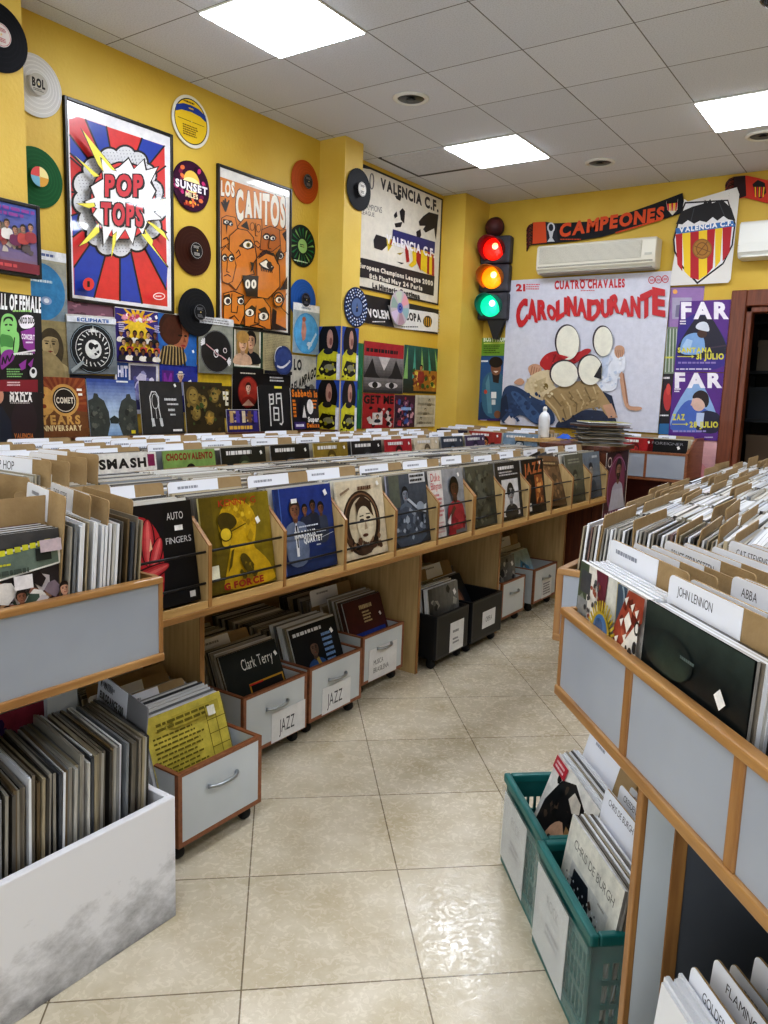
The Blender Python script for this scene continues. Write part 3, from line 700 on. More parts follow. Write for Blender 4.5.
def A2(A, w, h):      # scale a drawing to a sheet
    B = Art(w, h); sx, sy = w / A.w, h / A.h
    B.L = [([(p[0] * sx, p[1] * sy) for p in pts], fs, c) for pts, fs, c in A.L]
    return B
street_photo()
# ------------------------------------------------------------------ discs on the walls
def disc(label, wall, off, a, z, base, lab, deco=None, r=.15, picture=False, rot=0):
    mb = MB(); b = hx(base)
    mb.lathe([(r, .0015), (r, -.0005), (r * .985, -.0015), (r * .36, -.001), (r * .34, -.0022), (.0045, -.0022), (.0045, .0015)], 48, ax='y', col=b)
    A = Art(2, 2)
    if not picture:
        for k, q in enumerate((.95, .88, .8, .73, .66, .6, .53, .46, .4)):
            f = 1.28 if k % 2 else .86
            A.arc(1, 1, q, q, .012, tuple(min(1, c * f + (.004 if k % 2 else 0)) for c in b[:3]) + (1,), seg=36)
        if lab: A.ell(1, 1, .34, .34, lab, 28)
    if deco: deco(A)
    A.ell(1, 1, .03, .03, '#d9c27a' if wall == 'L' and off > -3.95 else '#222', 10)
    A.emit(mb, r, (-r, -.0026, -r))
    o = mb.build('vinyl_record', M_VINYL); place(o, wall, a, z, off); o.rotation_euler[1] = rot
    return tag(o, label, 'record')
def d_lab(c1, c2, words=None):
    def f(A):
        A.ell(1, 1, .28, .28, c1, 24); A.arc(1, 1, .31, .31, .015, c2); A.scrib(.82, 1.08, 1.18, 1.2, c2, 3); A.scrib(.84, .78, 1.16, .92, c2, 3)
        if words: A.text(words, .8, .88, 1.2, 1.02, c2, 1)
    return f
def d_white(A):
    A.ell(1, 1, .33, .33, '#b9b6ae', 24); A.text('BOL', .76, .9, 1.24, 1.18, '#2a2a2a', 1); A.scrib(.8, .76, 1.2, .86, '#555', 2)
def d_green(A):
    for k, c in enumerate(('#e8dca0', '#d85a5a', '#7db6cf', '#d6a24a')): A.poly([(1, 1)] + [(1 + .33 * math.cos(R(k * 90 + q)), 1 + .33 * math.sin(R(k * 90 + q))) for q in range(0, 91, 15)], c)
def d_yellow(A):
    A.ell(1, 1, .98, .98, '#d9d6c6', 36); A.ell(1, 1, .88, .88, '#1f1c18', 36); A.ell(1, 1, .84, .84, '#e2bf2c', 36)
    A.poly([(.2, 1.2), (.5, 1.33), (1, 1.38), (1.5, 1.33), (1.8, 1.2), (1.78, 1.45), (1.4, 1.6), (1, 1.64), (.6, 1.6), (.22, 1.45)], '#27408f')
    A.scrib(.6, 1.66, 1.4, 1.78, '#5a4a1a', 1); A.line([(.3, 1.0), (1.7, 1.0)], .02, '#5a4a1a'); A.scrib(.55, .4, 1.45, .85, '#7a641d', 5); A.scrib(.85, 1.44, 1.15, 1.54, '#e2bf2c', 1)
def d_sunset(A):
    A.ell(1, 1, .97, .97, '#3a1230', 36)
    for k in range(26):
        t = k * 2.4; q = .35 + .6 * ((k * 37) % 10) / 10
        A.ell(1 + q * math.cos(t), 1 + q * math.sin(t) * .95, .13, .09, ['#c43a78', '#7d1f4a', '#e07a4a', '#2a0d20'][k % 4], 8, rot=k * 40)
    A.ell(1, 1.2, .42, .42, '#e8c25a', 24); A.ell(1, 1.05, .5, .3, '#f2e3a0', 24)
    A.rect(.12, .82, 1.88, 1.16, '#2a1638'); A.text('SUNSET', .14, .84, 1.86, 1.14, '#f1eef4', 1)
    A.text('MILES', .66, .55, 1.34, .74, '#f0dfb8', 1); A.patches(['#e07a4a', '#f0c04a', '#b03a2a'], 14, .06, .12, .5, .12, 1.5, .5)
def d_blk_green(A):
    A.ell(1, 1, .97, .97, '#12201a', 36)
    for k in range(18):
        t = k * PI / 9; A.poly([(1 + .36 * math.cos(t), 1 + .36 * math.sin(t)), (1 + .9 * math.cos(t + .1), 1 + .9 * math.sin(t + .1)), (1 + .8 * math.cos(t + .22), 1 + .8 * math.sin(t + .22))], '#1f6a3c' if k % 3 else '#79a05a')
    A.ell(1, 1, .34, .34, '#8fb36a', 24); A.scrib(.8, .92, 1.2, 1.1, '#1c2c1c', 2); A.scrib(.35, .2, 1.65, .3, '#b9c9a9', 1)
def d_dots(A):
    A.ell(1, 1, .98, .98, '#25304f', 36)
    for ring, n in ((.88, 26), (.74, 22), (.6, 18)):
        for k in range(n):
            t = 2 * PI * k / n + ring * 5; A.ell(1 + ring * math.cos(t), 1 + ring * math.sin(t), .06, .045, '#d6dcea' if k % 3 else '#7f94c2', 7)
    A.ell(1, 1, .46, .46, '#5c7099', 24); A.poly([(.9, .75), (1.0, 1.25), (1.1, .8)], '#1b2340')
def d_cd(A):
    A.ell(1, 1, .98, .98, '#b9aeb4', 36)
    for k, c in enumerate(('#d79aa2', '#b9c3b0', '#8fa39a', '#c7b6cf', '#a88a94', '#93b1b5')): A.poly([(1, 1)] + [(1 + .95 * math.cos(R(k * 60 + 20 + q)), 1 + .95 * math.sin(R(k * 60 + 20 + q))) for q in range(0, 46, 15)], c)
    A.ell(1, 1, .3, .3, '#6c74b0', 24); A.ell(1, 1, .16, .16, '#2b3f8f', 18)
disc('black record with a white and red label, top left on the pillar', 'L', -3.69, 2.10, 3.01, '#15161c', '#d8d2cf', d_lab('#d8d2cf', '#b04a55'))
disc('white record with a grey label, half behind the left pillar', 'L', -3.93, 2.43, 2.95, '#d5d5d3', '#b9b6ae', d_white)
disc('green record with a multicoloured label beside the comic burst poster', 'L', -3.93, 2.42, 2.50, '#1d5c33', None, d_green)
disc('yellow picture disc with a blue band, highest of its column', 'L', -3.93, 3.46, 3.07, '#d8d4c4', None, d_yellow, picture=True)
disc('picture disc lettered SUNSET with a glowing sun', 'L', -3.93, 3.46, 2.69, '#2a1020', None, d_sunset, picture=True)
disc('translucent dark brown record below the sunset picture disc', 'L', -3.93, 3.475, 2.305, '#3d1c10', '#23201f', d_lab('#23201f', '#b9b6b0'))
disc('plain black record overlapping the covers below the brown one', 'L', -3.905, 3.48, 1.925, '#1b1c1f', '#1b1c1f', d_lab('#1b1c1f', '#77797d'))
disc('orange record right of the orange faces poster', 'L', -3.93, 4.54, 2.965, '#b4541d', '#2b2725', d_lab('#2b2725', '#8f857f'))
disc('black and green picture disc below the orange record', 'L', -3.93, 4.52, 2.51, '#111', None, d_blk_green, picture=True)
disc('blue record partly behind a bagged picture disc', 'L', -3.932, 4.54, 2.125, '#2a5ea8', '#1c1d28', d_lab('#1c1d28', '#667'))
disc('black record with a white label high on the middle pillar', 'L', -3.69, 4.88, 2.96, '#121317', '#dcdad6', d_lab('#dcdad6', '#333'))
disc('dark blue record patterned with pale dots on the middle pillar', 'L', -3.69, 4.885, 2.10, '#25304f', None, d_dots, picture=True)
disc('shiny silver picture disc hanging over the scarf and the cream banner', 'L', -3.90, 5.80, 2.20, '#b9aeb4', None, d_cd, picture=True)

# ------------------------------------------------------------------ covers pinned to the left wall (Y0, z0) and standing on its ledge
def art_sepia():
    A = Art(1, 1, '#8a7d60'); A.grad('#6a5f49', '#a4976f', 8); A.person(.2, .62, .3, '#a08c68', '#453c2d', '#7d7052', 1.2, turn=.5); A.person(.66, .6, .24, '#b8a57d', '#4b4233', '#b3a47c', 1.8, turn=-.5, long=True)
    A.ell(.5, .08, .42, .4, '#a6966f'); return A
def art_eclipse():
    A = Art(1, 1.0, '#7d8489'); A.grad('#6d757b', '#98a0a4', 8); A.ell(.5, .45, .46, .44, '#22262b', 36); A.arc(.5, .45, .44, .42, .012, '#8da1ae'); A.arc(.5, .45, .35, .34, .014, '#dfe2e2')
    W = '#e4e6e4'; A.ell(.5, .45, .3, .29, '#2a2d31', 30)
    for k in range(20):
        t = 2 * PI * k / 20; A.line([(.5 + .25 * math.cos(t), .45 + .25 * math.sin(t)), (.5 + .31 * math.cos(t + .1), .45 + .31 * math.sin(t + .1))], .022, W)
    A.ell(.5, .44, .17, .17, W, 18); A.patches(['#2a2d31'], 12, .03, .05, .36, .3, .64, .58); A.ell(.45, .5, .05, .06, '#2a2d31'); A.rect(.2, .1, .8, .14, '#2a2d31')
    for k in range(5): A.poly([(.4 + k * .04, .74), (.43 + k * .04, .86 - abs(k - 2) * .04), (.46 + k * .04, .74)], W)
    A.rect(0, .9, 1, 1, '#e3e8f0'); A.text('ECLIPHATE', .2, .92, .85, .98, '#2e5fa8', 1); A.poly([(.05, .02), (.3, .2), (.26, .24), (.02, .08)], '#aab4ba'); return A
def art_party():
    A = Art(1, 1, '#3a2f7a'); A.star(.5, .78, .5, .2, 14, '#e5b52a', 8, .8); A.poly([(.2, .3), (.35, .8), (.65, .8), (.85, .3)], '#e9c63c')
    A.patches(['#f3efe9', '#c2446a', '#e6a0b0'], 40, .03, .06, .12, .74, .88, .94)
    for r_ in range(3):
        for k in range(6): A.person(.12 + k * .155 + .04 * (r_ % 2), .55 - r_ * .17, .06, ['#9a6a4a', '#c29a7a', '#6d4630'][(k + r_) % 3], '#20150f', ['#e6e1d8', '#d6b32a', '#2a2a30', '#b9483f'][(k * 2 + r_) % 4], 2.0)
    A.scrib(.02, .55, .17, .75, '#c9c4e0', 5); A.scrib(.84, .6, .98, .75, '#c9c4e0', 4); A.sticker(.88, .9); return A
def art_woman():
    A = Art(1, 1, '#2a68b0'); A.sm = True; A.ell(.42, .72, .4, .36, '#3d201a'); A.ell(.58, .55, .2, .28, '#a5684c', rot=-15); A.ell(.36, .68, .26, .28, '#4a261c')
    A.poly([(0, .1), (.1, .35), (.35, .42), (.7, .3), (.75, 0), (0, 0)], '#b09a6c')
    for k in range(8): A.poly([(.02 + k * .09, 0), (.12 + k * .07, .38), (.16 + k * .07, .36), (.08 + k * .09, 0)], '#2b241c')
    A.ell(.56, .6, .06, .02, '#1a1210'); A.ell(.7, .6, .04, .02, '#1a1210'); A.poly([(.66, .58), (.72, .48), (.64, .47)], '#7d4632'); A.ell(.64, .4, .06, .022, '#8f2f34'); A.sticker(.9, .3, .03); return A
def art_bagdisc():
    A = Art(1, 1.2, '#7d8076'); A.grad('#6f7268', '#a0a398', 8, 0, 0, 1, 1.2); A.ell(.5, .48, .46, .46, '#1f2023', 32); A.arc(.5, .48, .45, .45, .012, '#73767a')
    W = '#e2e2e4'; A.line([(.2, .62), (.42, .5), (.5, .42), (.62, .4), (.78, .32)], .025, '#c9a0a4'); A.arc(.48, .44, .06, .08, .02, W)
    for x, y in ((.14, .64), (.82, .28)):
        for k in range(5): A.line([(x, y), (x + .1 * math.cos(k * .5 + (1.6 if x < .5 else -1)), y + .1 * math.sin(k * .5 + (1.6 if x < .5 else -1)))], .035, W)
    A.arc(.74, .52, .05, .05, .018, '#d8d0d0'); A.ell(.5, .5, .04, .04, W); A.rect(0, 1.06, 1, 1.2, '#d9dbdd'); A.scrib(.05, 1.08, .9, 1.18, '#999', 2); return A
def art_couple():
    A = Art(1, 1, '#23402f'); A.rect(.08, .06, .92, .94, '#d9d6c9'); A.rect(.12, .1, .88, .9, '#8f8468')
    A.person(.6, .66, .2, '#c59a7c', '#17120f', '#14151a', 1.7, turn=-.4); A.person(.34, .58, .18, '#d1a98b', '#a07a42', '#caa88c', 1.7, turn=.4, long=True); A.ell(.34, .72, .2, .14, '#b18a4c'); return A
def art_cap():
    A = Art(1, 1, '#b3a882'); A.scrib(.03, .1, .97, .97, '#938a6c', 22, .4); A.rect(0, .0, 1, .08, '#1d1d22'); A.ell(.68, .34, .34, .36, '#2b3a68'); A.ell(.68, .34, .28, .3, '#35477c'); A.arc(.6, .4, .25, .28, .02, '#d9dbe0', 90, 200); A.line([(.46, .2), (.55, .17), (.66, .18), (.78, .24), (.9, .34)], .05, '#d9dbe0'); A.line([(.47, .2), (.9, .33)], .012, '#35477c'); return A
def art_bag_blue():
    A = Art(1, 1.2, '#9aa9b0'); A.grad('#88a0b0', '#a9b4b4', 6, 0, 0, 1, 1.2); A.ell(.5, .5, .47, .5, '#3f8fc4', 32); A.ell(.5, .5, .45, .47, '#58a3d2', 32)
    A.poly([(.36, .3), (.46, .36), (.5, .6), (.42, .85), (.34, .8), (.3, .5)], '#c38d7c'); A.ell(.4, .84, .07, .06, '#a4604c'); A.ell(.62, .24, .1, .06, '#d8e4ea'); A.rect(0, 1.04, 1, 1.2, '#e6e8ea'); A.scrib(.3, 1.07, .8, 1.16, '#9aa3ad', 1); A.poly([(.6, .1), (.9, .5), (.86, .55), (.55, .14)], '#c5dbe6'); return A
def art_bag_blue2():
    A = Art(1, 1.2, '#8f9a94'); A.grad('#7d8f9c', '#aca893', 6, 0, 0, 1, 1.2); A.ell(.5, .5, .46, .48, '#3f86b8', 32); A.scrib(.3, .64, .8, .72, '#cfe2ee', 1); A.ell(.6, .36, .1, .07, '#8fa4c8'); A.ell(.6, .36, .05, .04, '#d8dfe8'); A.poly([(.05, .2), (.4, .12), (.3, .25)], '#6a5a9a'); A.rect(0, 1.04, 1, 1.2, '#dfe3e8'); A.scrib(.3, 1.08, .85, 1.16, '#5a6a9a', 1); return A
def art_hit():
    A = Art(1, 1, '#dddbe0'); A.rect(.04, .3, .3, .96, '#2a4a8a'); A.text('HIT', .06, .7, .28, .9, '#eef', 1); A.rect(.34, .08, .94, .92, '#4c4a70')
    A.patches(['#9a9ac4', '#c9c4dc', '#7a76ac', '#dcd8ea', '#5f5c94'], 18, .08, .16, .34, .08, .94, .92); return A
def art_manblue():
    A = Art(1, 1, '#1f2a78'); A.grad('#1a1f5c', '#2c3a9a', 8); A.rect(.06, .2, .36, .85, '#5b2a7a'); A.text('M', .1, .3, .32, .8, '#8a3aa0', 1); A.person(.54, .74, .09, '#c9a080', '#e2d6c0', '#8b8fa8', 3.4, hat='#d9d2c2'); A.sticker(.8, .62, .05); return A
def art_low():
    A = Art(1, 1, '#3a2f1c'); A.rect(0, .72, 1, 1, '#c2a52c'); A.patches(['#8f7a2a', '#d2bb3a', '#54401f'], 20, .04, .1, 0, .1, 1, .7); A.text('FE', .7, .3, .9, .6, '#e8e2cf', 1); return A
def art_oval():
    A = Art(1, 1, '#131012'); A.scrib(.25, .86, .78, .91, '#cfc6b8', 1); A.ell(.5, .46, .33, .36, '#7a1d18', 28); A.ell(.5, .46, .3, .33, '#a3382a', 28); A.person(.5, .56, .11, '#d8b09a', '#3a1a14', '#a8392b', 2.2); A.ell(.5, .24, .22, .12, '#8a2a20'); A.poly([(.3, .15), (.5, .3), (.7, .15)], '#caa08a'); return A
def art_blk():
    A = Art(1, 1, '#141416'); A.scrib(.25, .78, .75, .92, '#cfcfcf', 2); return A
def art_velam():
    A = Art(1, 1, '#bfbcb2'); A.text('RELAMPAGO', .02, .06, .98, .3, '#1d1d20', 1, slope=.5); A.text('LO', .1, .66, .4, .92, '#1d1d20', 1); A.patches(['#1d1d20', '#77746c'], 14, .03, .08, .5, .05, 1, .35); return A
def art_thirty():
    A = Art(1, 1, '#7d3a22')
    for k in range(14):
        t = PI * k / 14; A.poly([(.55, .55), (.55 + .9 * math.cos(t), .55 + .9 * math.sin(t)), (.55 + .9 * math.cos(t + .11), .55 + .9 * math.sin(t + .11))], '#94502c')
    A.poly([(0, 0), (0, .4), (.3, .5), (1, .42), (1, 0)], '#6d4426'); A.text('3', .06, .4, .38, .84, '#c79a56', 1); A.ell(.58, .62, .27, .27, '#c79a56', 28); A.ell(.58, .62, .22, .22, '#231a16', 28); A.arc(.58, .62, .19, .19, .015, '#d6cdbd'); A.text('COMET', .42, .57, .74, .67, '#d6cdbd', 1); A.text('YEARS', .1, .22, .84, .37, '#c79a56', 1); A.text('ANNIVERSARY', .04, .11, .86, .2, '#d9c59a', 1); A.rect(.82, .78, .92, .82, '#e8e4da'); A.rect(.84, .7, .92, .74, '#e8e4da'); return A
def art_cliff():
    A = Art(1, 1, '#2c4a9a'); A.grad('#b9cde0', '#2a4590', 12, 0, .3, 1, 1); A.grad('#7d9cc0', '#a9c2da', 5, 0, 0, 1, .3)
    for sx in (0, 1):
        f = (lambda x: x) if not sx else (lambda x: 1 - x)
        A.poly([(f(0), 0), (f(0), .62), (f(.1), .66), (f(.13), .75), (f(.2), .74), (f(.22), .68), (f(.32), .62), (f(.4), .42), (f(.41), .2), (f(.34), 0)], '#3c413e'); A.patches(['#2a2e2c', '#4f544e', '#5e6158'], 16, .03, .07, 0 if not sx else .66, .05, .34 if not sx else 1, .58)
    A.poly([(.4, .3), (.5, .36), (.6, .3), (.58, .22), (.42, .22)], '#2f3836'); A.rect(.84, .03, .93, .09, '#d2c32a'); A.rect(.6, .95, .85, .98, '#e3e6ea'); return A
def art_dark():
    A = Art(1, 1, '#26272a'); W = '#cfd1d2'; A.rect(.03, .03, .97, .97, '#2d2e31'); A.line([(.24, .15), (.23, .5), (.22, .7), (.27, .8), (.36, .8), (.42, .7), (.41, .5), (.46, .15)], .022, W); A.arc(.33, .62, .07, .14, .012, W); A.line([(.33, .5), (.34, .3)], .012, W)
    for k in range(4): A.line([(.24 + k * .015, .16), (.22 + k * .015, .3)], .02, W); A.line([(.43 + k * .015, .16), (.41 + k * .015, .3)], .02, W)
    A.scrib(.55, .62, .92, .7, W, 1); A.scrib(.6, .54, .88, .6, W, 1); A.scrib(.62, .42, .84, .5, W, 1); A.scrib(.66, .34, .82, .4, W, 1); A.rect(.7, .05, .92, .09, '#e6e6e6'); A.sticker(.82, .93, .03); return A
def art_faces():
    A = Art(1, 1, '#2c2414')
    for x, y, k in ((.2, .72, .16), (.45, .6, .12), (.76, .75, .13), (.25, .4, .13), (.6, .3, .12)): A.ell(x, y, k, k * 1.2, '#6d5a2c'); A.ell(x + .02, y, k * .7, k * .9, '#8f7a40'); A.ell(x - k * .25, y + k * .2, k * .15, k * .1, '#241c0e', 8); A.ell(x + k * .35, y + k * .2, k * .15, k * .1, '#241c0e', 8); A.line([(x, y - k * .5), (x + k * .4, y - k * .5)], .015, '#3f2a14')
    A.patches(['#4a3c1c', '#3a4a24', '#7a6530', '#1f1a0e'], 34, .03, .08); A.star(.58, .28, .14, .05, 5, '#a8853c', 90); return A
def art_purple():
    A = Art(1, 1, '#2e2560'); A.patches(['#4a3f8a', '#c9b48a', '#7a5a3a', '#1d1740'], 26, .05, .12, 0, .3, 1, 1)
    for k in range(5): A.rect(.08 + k * .19, .42, .19 + k * .19, .95, ['#b79a6a', '#5a4aa0', '#d0c0a0', '#6a4a30', '#4f42a0'][k])
    A.scrib(.05, .1, .95, .3, '#c9a24a', 1, .8); return A
def art_kanji():
    A = Art(1, 1, '#17181a'); W = '#cfcfcb'
    for p in ([(.34, .12), (.35, .8)], [(.34, .78), (.47, .8), (.46, .6), (.34, .58)], [(.35, .69), (.46, .7)], [(.72, .82), (.73, .2), (.68, .14), (.63, .16)], [(.56, .6), (.57, .81), (.72, .82)], [(.57, .71), (.72, .72)], [(.46, .5), (.45, .24), (.6, .24), (.61, .5), (.46, .51)], [(.46, .38), (.6, .38)]): A.line(p, .036, W)
    A.rect(.52, .93, .76, .98, '#e3d54a'); return A
def art_sab():
    A = Art(1, 1, '#141316'); A.text('Sabbath is', .04, .8, .98, .97, '#d67a1e', 1); A.scrib(.72, .5, .95, .75, '#d67a1e', 3)
    A.scrib(.04, .3, .18, .74, '#d67a1e', 5, .7)
    A.ell(.52, .5, .24, .32, '#0c0b0d'); A.ell(.66, .56, .12, .18, '#d9d6d2'); A.poly([(.35, .3), (.44, .6), (.5, .3)], '#cfcac6'); A.text('Super', .55, .2, .97, .32, '#e9e7e2', 1); A.text('Deluxe', .5, .06, .97, .17, '#d67a1e', 1); A.rect(.05, .03, .45, .2, '#3b2a66'); A.scrib(.1, .06, .4, .17, '#e2dff0', 1); return A
def art_longhair(s):
    A = Art(1, 1.65, '#2c4fa6'); A.ell(.5, 1.15, .42, .62, '#141012'); A.poly([(.1, .3), (.25, 1.0), (.8, 1.0), (.95, .3)], '#141012'); A.ell(.56, 1.25, .13, .3, '#b98f80'); A.ell(.6, 1.18, .06, .12, '#8a5a50'); A.poly([(.0, .0), (.05, .75), (.3, .95), (.9, .85), (1, 0)], '#c5c02e')
    A.poly([(.1, .3), (.3, .6), (.9, .55), (.95, .25), (.6, .1), (.2, .15)], '#17150f'); A.ell(.56, .38, .22, .1, '#8f8d70'); A.ell(.5, .88, .2, .1, '#23202a'); A.patches(['#dcd84a', '#9a961f', '#17150f'], 14, .04, .09, 0, 0, 1, .75); A.rect(.86, .0, 1, .8, '#d9dbe6'); return A
def art_redface():
    A = Art(1, 1, '#35302f'); A.rect(0, .72, 1, 1, '#a8232c'); A.scrib(.05, .79, .95, .88, '#1b0d0f', 1, .8); A.grad('#3a3637', '#8d8988', 8, 0, .3, 1, .72); A.poly([(.35, .72), (.5, .45), (.65, .72)], '#c9c4c2'); A.poly([(0, .3), (.2, .68), (.3, .4), (.4, .3)], '#1d1b1c'); A.poly([(1, .3), (.8, .68), (.7, .4), (.6, .3)], '#1d1b1c')
    A.grad('#201e1f', '#7d7978', 5, 0, 0, 1, .3); 
    for x in (.28, .7): A.ell(x, .16, .16, .06, '#d0cccb'); A.ell(x, .16, .07, .06, '#121112')
    return A
def art_stage():
    A = Art(1, 1, '#1e3f3a'); A.grad('#2c2a1c', '#1e5a50', 10)
    for k in range(5): A.poly([(.1 + k * .2, 1), (.0 + k * .25, .3), (.12 + k * .25, .3)], '#4aa08a' if k % 2 else '#88b56a')
    A.rect(.3, .05, 1, .5, '#a5702a'); A.patches(['#c9963a', '#d8c04a', '#7a3a1f', '#3a5a2a', '#e0a85a'], 40, .03, .09, .2, .05, 1, .55); A.person(.5, .55, .06, '#b8865a', '#22180f', '#8f2f2a', 4.5); return A
def art_redtitle():
    A = Art(1, 1, '#a52a2c'); A.text('GET ME', .03, .72, .97, .95, '#1f1112', 1); A.patches(['#1a1516', '#3a2326', '#d2c9c2'], 26, .05, .12, .1, 0, 1, .68); A.rect(.3, .1, .62, .45, '#d8d2cc'); A.person(.46, .34, .06, '#c29a80', '#221a16', '#2b2b33', 2.0); return A
def art_redblue():
    A = Art(1, 1, '#4a2a3a'); A.patches(['#b33a4a', '#3f5aa0', '#d0a0a8', '#221a2c', '#7d4a6a'], 50, .06, .14); A.scrib(.3, .52, .9, .64, '#9cc0e8', 1, .8); return A
def art_creamcomic():
    A = Art(1, 1, '#cfc8b4')
    for k in range(3): A.rect(.08, .08 + k * .3, .92, .32 + k * .3, '#b6ae98'); A.person(.3 + .18 * k, .25 + .28 * k, .06, '#cbbfa2', '#4a4438', '#847b66', 1.6); A.scrib(.12, .1 + k * .3, .88, .16 + k * .3, '#6b6556', 2)
    return A
def pin(label, Y0, z0, w, h, art, off=-3.925, tilt=0, name='record_cover', m=None, group=None): return sheet(name, label, 'record cover', 'L', off, Y0, Y0 + w, z0, z0 + h, art, m=m or M_COVER, thick=.004, tilt=R(tilt), group=group)
pin('bagged blue picture disc with a white header, left of the comic burst poster', 2.265, 1.77, .31, .36, art_bag_blue2())
pin('sepia cover of two faces pinned beside the bagged black picture disc', 2.262, 1.47, .31, .31, art_sepia(), -3.922)
pin('bagged black picture disc with a white emblem under a white header strip', 2.568, 1.50, .315, .325, art_eclipse(), -3.915, -2)
pin('purple cover of a crowd under a yellow burst', 2.876, 1.585, .308, .318, art_party(), -3.92)
pin('blue cover painted with a dark-haired woman in profile', 3.186, 1.585, .310, .32, art_woman(), -3.925)
pin('bagged black picture disc with a chalk-like drawing and heart', 3.50, 1.545, .30, .365, art_bagdisc(), -3.908)
pin('dark green bordered cover of a smiling couple', 3.805, 1.585, .305, .27, art_couple())
pin('newsprint cover with a navy blue cap', 4.11, 1.565, .295, .29, art_cap())
pin('bagged light blue picture disc under a white header beside the middle pillar', 4.406, 1.73, .30, .365, art_bag_blue(), -3.905)
pin('white bordered cover lettered HIT with violet pebbles', 2.877, 1.28, .315, .30, art_hit(), -3.93)
pin('blue cover with a small standing man in a pale hat', 3.20, 1.29, .305, .30, art_manblue(), -3.93)
pin('yellow topped brown cover mostly behind others', 3.51, 1.25, .30, .30, art_low(), -3.93)
pin('black cover with a red oval portrait', 3.81, 1.29, .305, .30, art_oval(), -3.922)
pin('plain black cover with two lines of white print', 4.112, 1.27, .305, .30, art_blk(), -3.93)
pin('grey cover with slanting black letters RELAMPAGO', 4.415, 1.41, .30, .305, art_velam(), -3.928)
def stand(label, Y0, z0, w, h, art): 
    mb = MB(); mb.box(0, w, 0, .006, 0, h, hx('#cfcfcb')); art.emit(mb, w)
    o = mb.build('record_sleeve', M_COVER); o.location = (-3.745, Y0, z0); o.rotation_euler = (R(-6), 0, R(90)); return tag(o, label, 'record')
for lab, y, w, h, a in (('brown sleeve reading 30 YEARS ANNIVERSARY standing on the wall ledge', 2.255, .315, .31, art_thirty()), ('blue sleeve of two dark cliffs standing on the wall ledge', 2.578, .315, .31, art_cliff()),
                     ('black sleeve with a white line-drawn figure standing on the wall ledge', 2.925, .315, .30, art_dark()), ('murky brown sleeve crowded with faces standing on the wall ledge', 3.258, .32, .30, art_faces()),
                     ('purple and gold sleeve standing low on the wall ledge', 3.60, .295, .15, A2(art_purple(), 1, .5)), ('black sleeve with one white painted character standing on the wall ledge', 3.905, .32, .305, art_kanji()),
                     ('black sleeve with orange letters standing on the wall ledge by the pillar', 4.24, .305, .305, art_sab())):
    stand(lab, y, 1.166, w, h, a)
mb = MB(); mb.box(-.235, 0, 0, 2.46, .012, .02)
o = mb.build('wall_ledge', M_DARKWOOD); o.location = (-3.69, 2.25, 1.144); mb2 = None
for v in o.data.vertices: v.co.x -= .0
tag(o, 'narrow wooden ledge along the wall holding seven standing sleeves', 'ledge'); o.location.x = -3.70
# four prints of the same long-haired figure: two on the side, two on the front of the middle pillar
LH = art_longhair(0)
for nm, wall, off, a, z in (('upper print of a long-haired figure on the pillar side facing the camera', 'B', 4.708, -3.93, 1.545), ('lower print of a long-haired figure on the pillar side facing the camera', 'B', 4.708, -3.93, 1.14),
                        ('upper print of a long-haired figure on the pillar front', 'L', -3.693, 4.722, 1.545), ('lower print of a long-haired figure on the pillar front', 'L', -3.693, 4.722, 1.14)):
    w = .235 if wall == 'B' else .21
    sheet('music_print', nm, 'poster', wall, off, a, a + w, z, z + .40, A2(LH, w, .40), 1.0, m=M_COVER, thick=.002)
mb = None
for lab, y, z, w, h, a in (('red topped cover of dark eyes under the scarf', 5.33, 1.455, .60, .43, art_redface()), ('green and amber stage cover under the scarf', 5.94, 1.465, .585, .43, art_stage()),
                     ('red cover with black title letters, left of the lower three', 5.33, 1.15, .48, .30, art_redtitle()), ('red and blue collage cover in the middle of the lower three', 5.815, 1.15, .34, .295, art_redblue()), ('cream cover of drawn panels beside the corner pillar', 6.16, 1.15, .365, .30, art_creamcomic())):
    sheet('music_print', lab, 'poster', 'L', -3.93, y, y + w, z, z + h, A2(a, w, h), 1.0, m=M_COVER)
A = Art(1, 1, '#20233a'); A.patches(['#2c3f8a', '#17182a', '#6a2a3a'], 30, .05, .1); 
sheet('music_print', 'dark blue print half hidden behind the sleeves on the ledge', 'poster', 'L', -3.932, 2.45, 2.87, 1.2, 1.5, A2(A, .42, .3), 1.0)
A = Art(1, 1, '#1d6a44'); A.patches(['#2a8a5a', '#124a30'], 20, .05, .1)
sheet('music_print', 'narrow green print edge right behind the middle pillar', 'poster', 'L', -3.934, 5.15, 5.325, 1.15, 1.86, A2(A, .175, .71), 1.0)
A = Art(1, 1, '#7d5566'); A.patches(['#a8788a', '#5a3a4a'], 12, .06, .12)
sheet('music_print', 'dusky pink print peeping out under the comic burst poster', 'poster', 'L', -3.936, 2.57, 2.90, 1.80, 1.905, A2(A, .33, .105), 1.0)

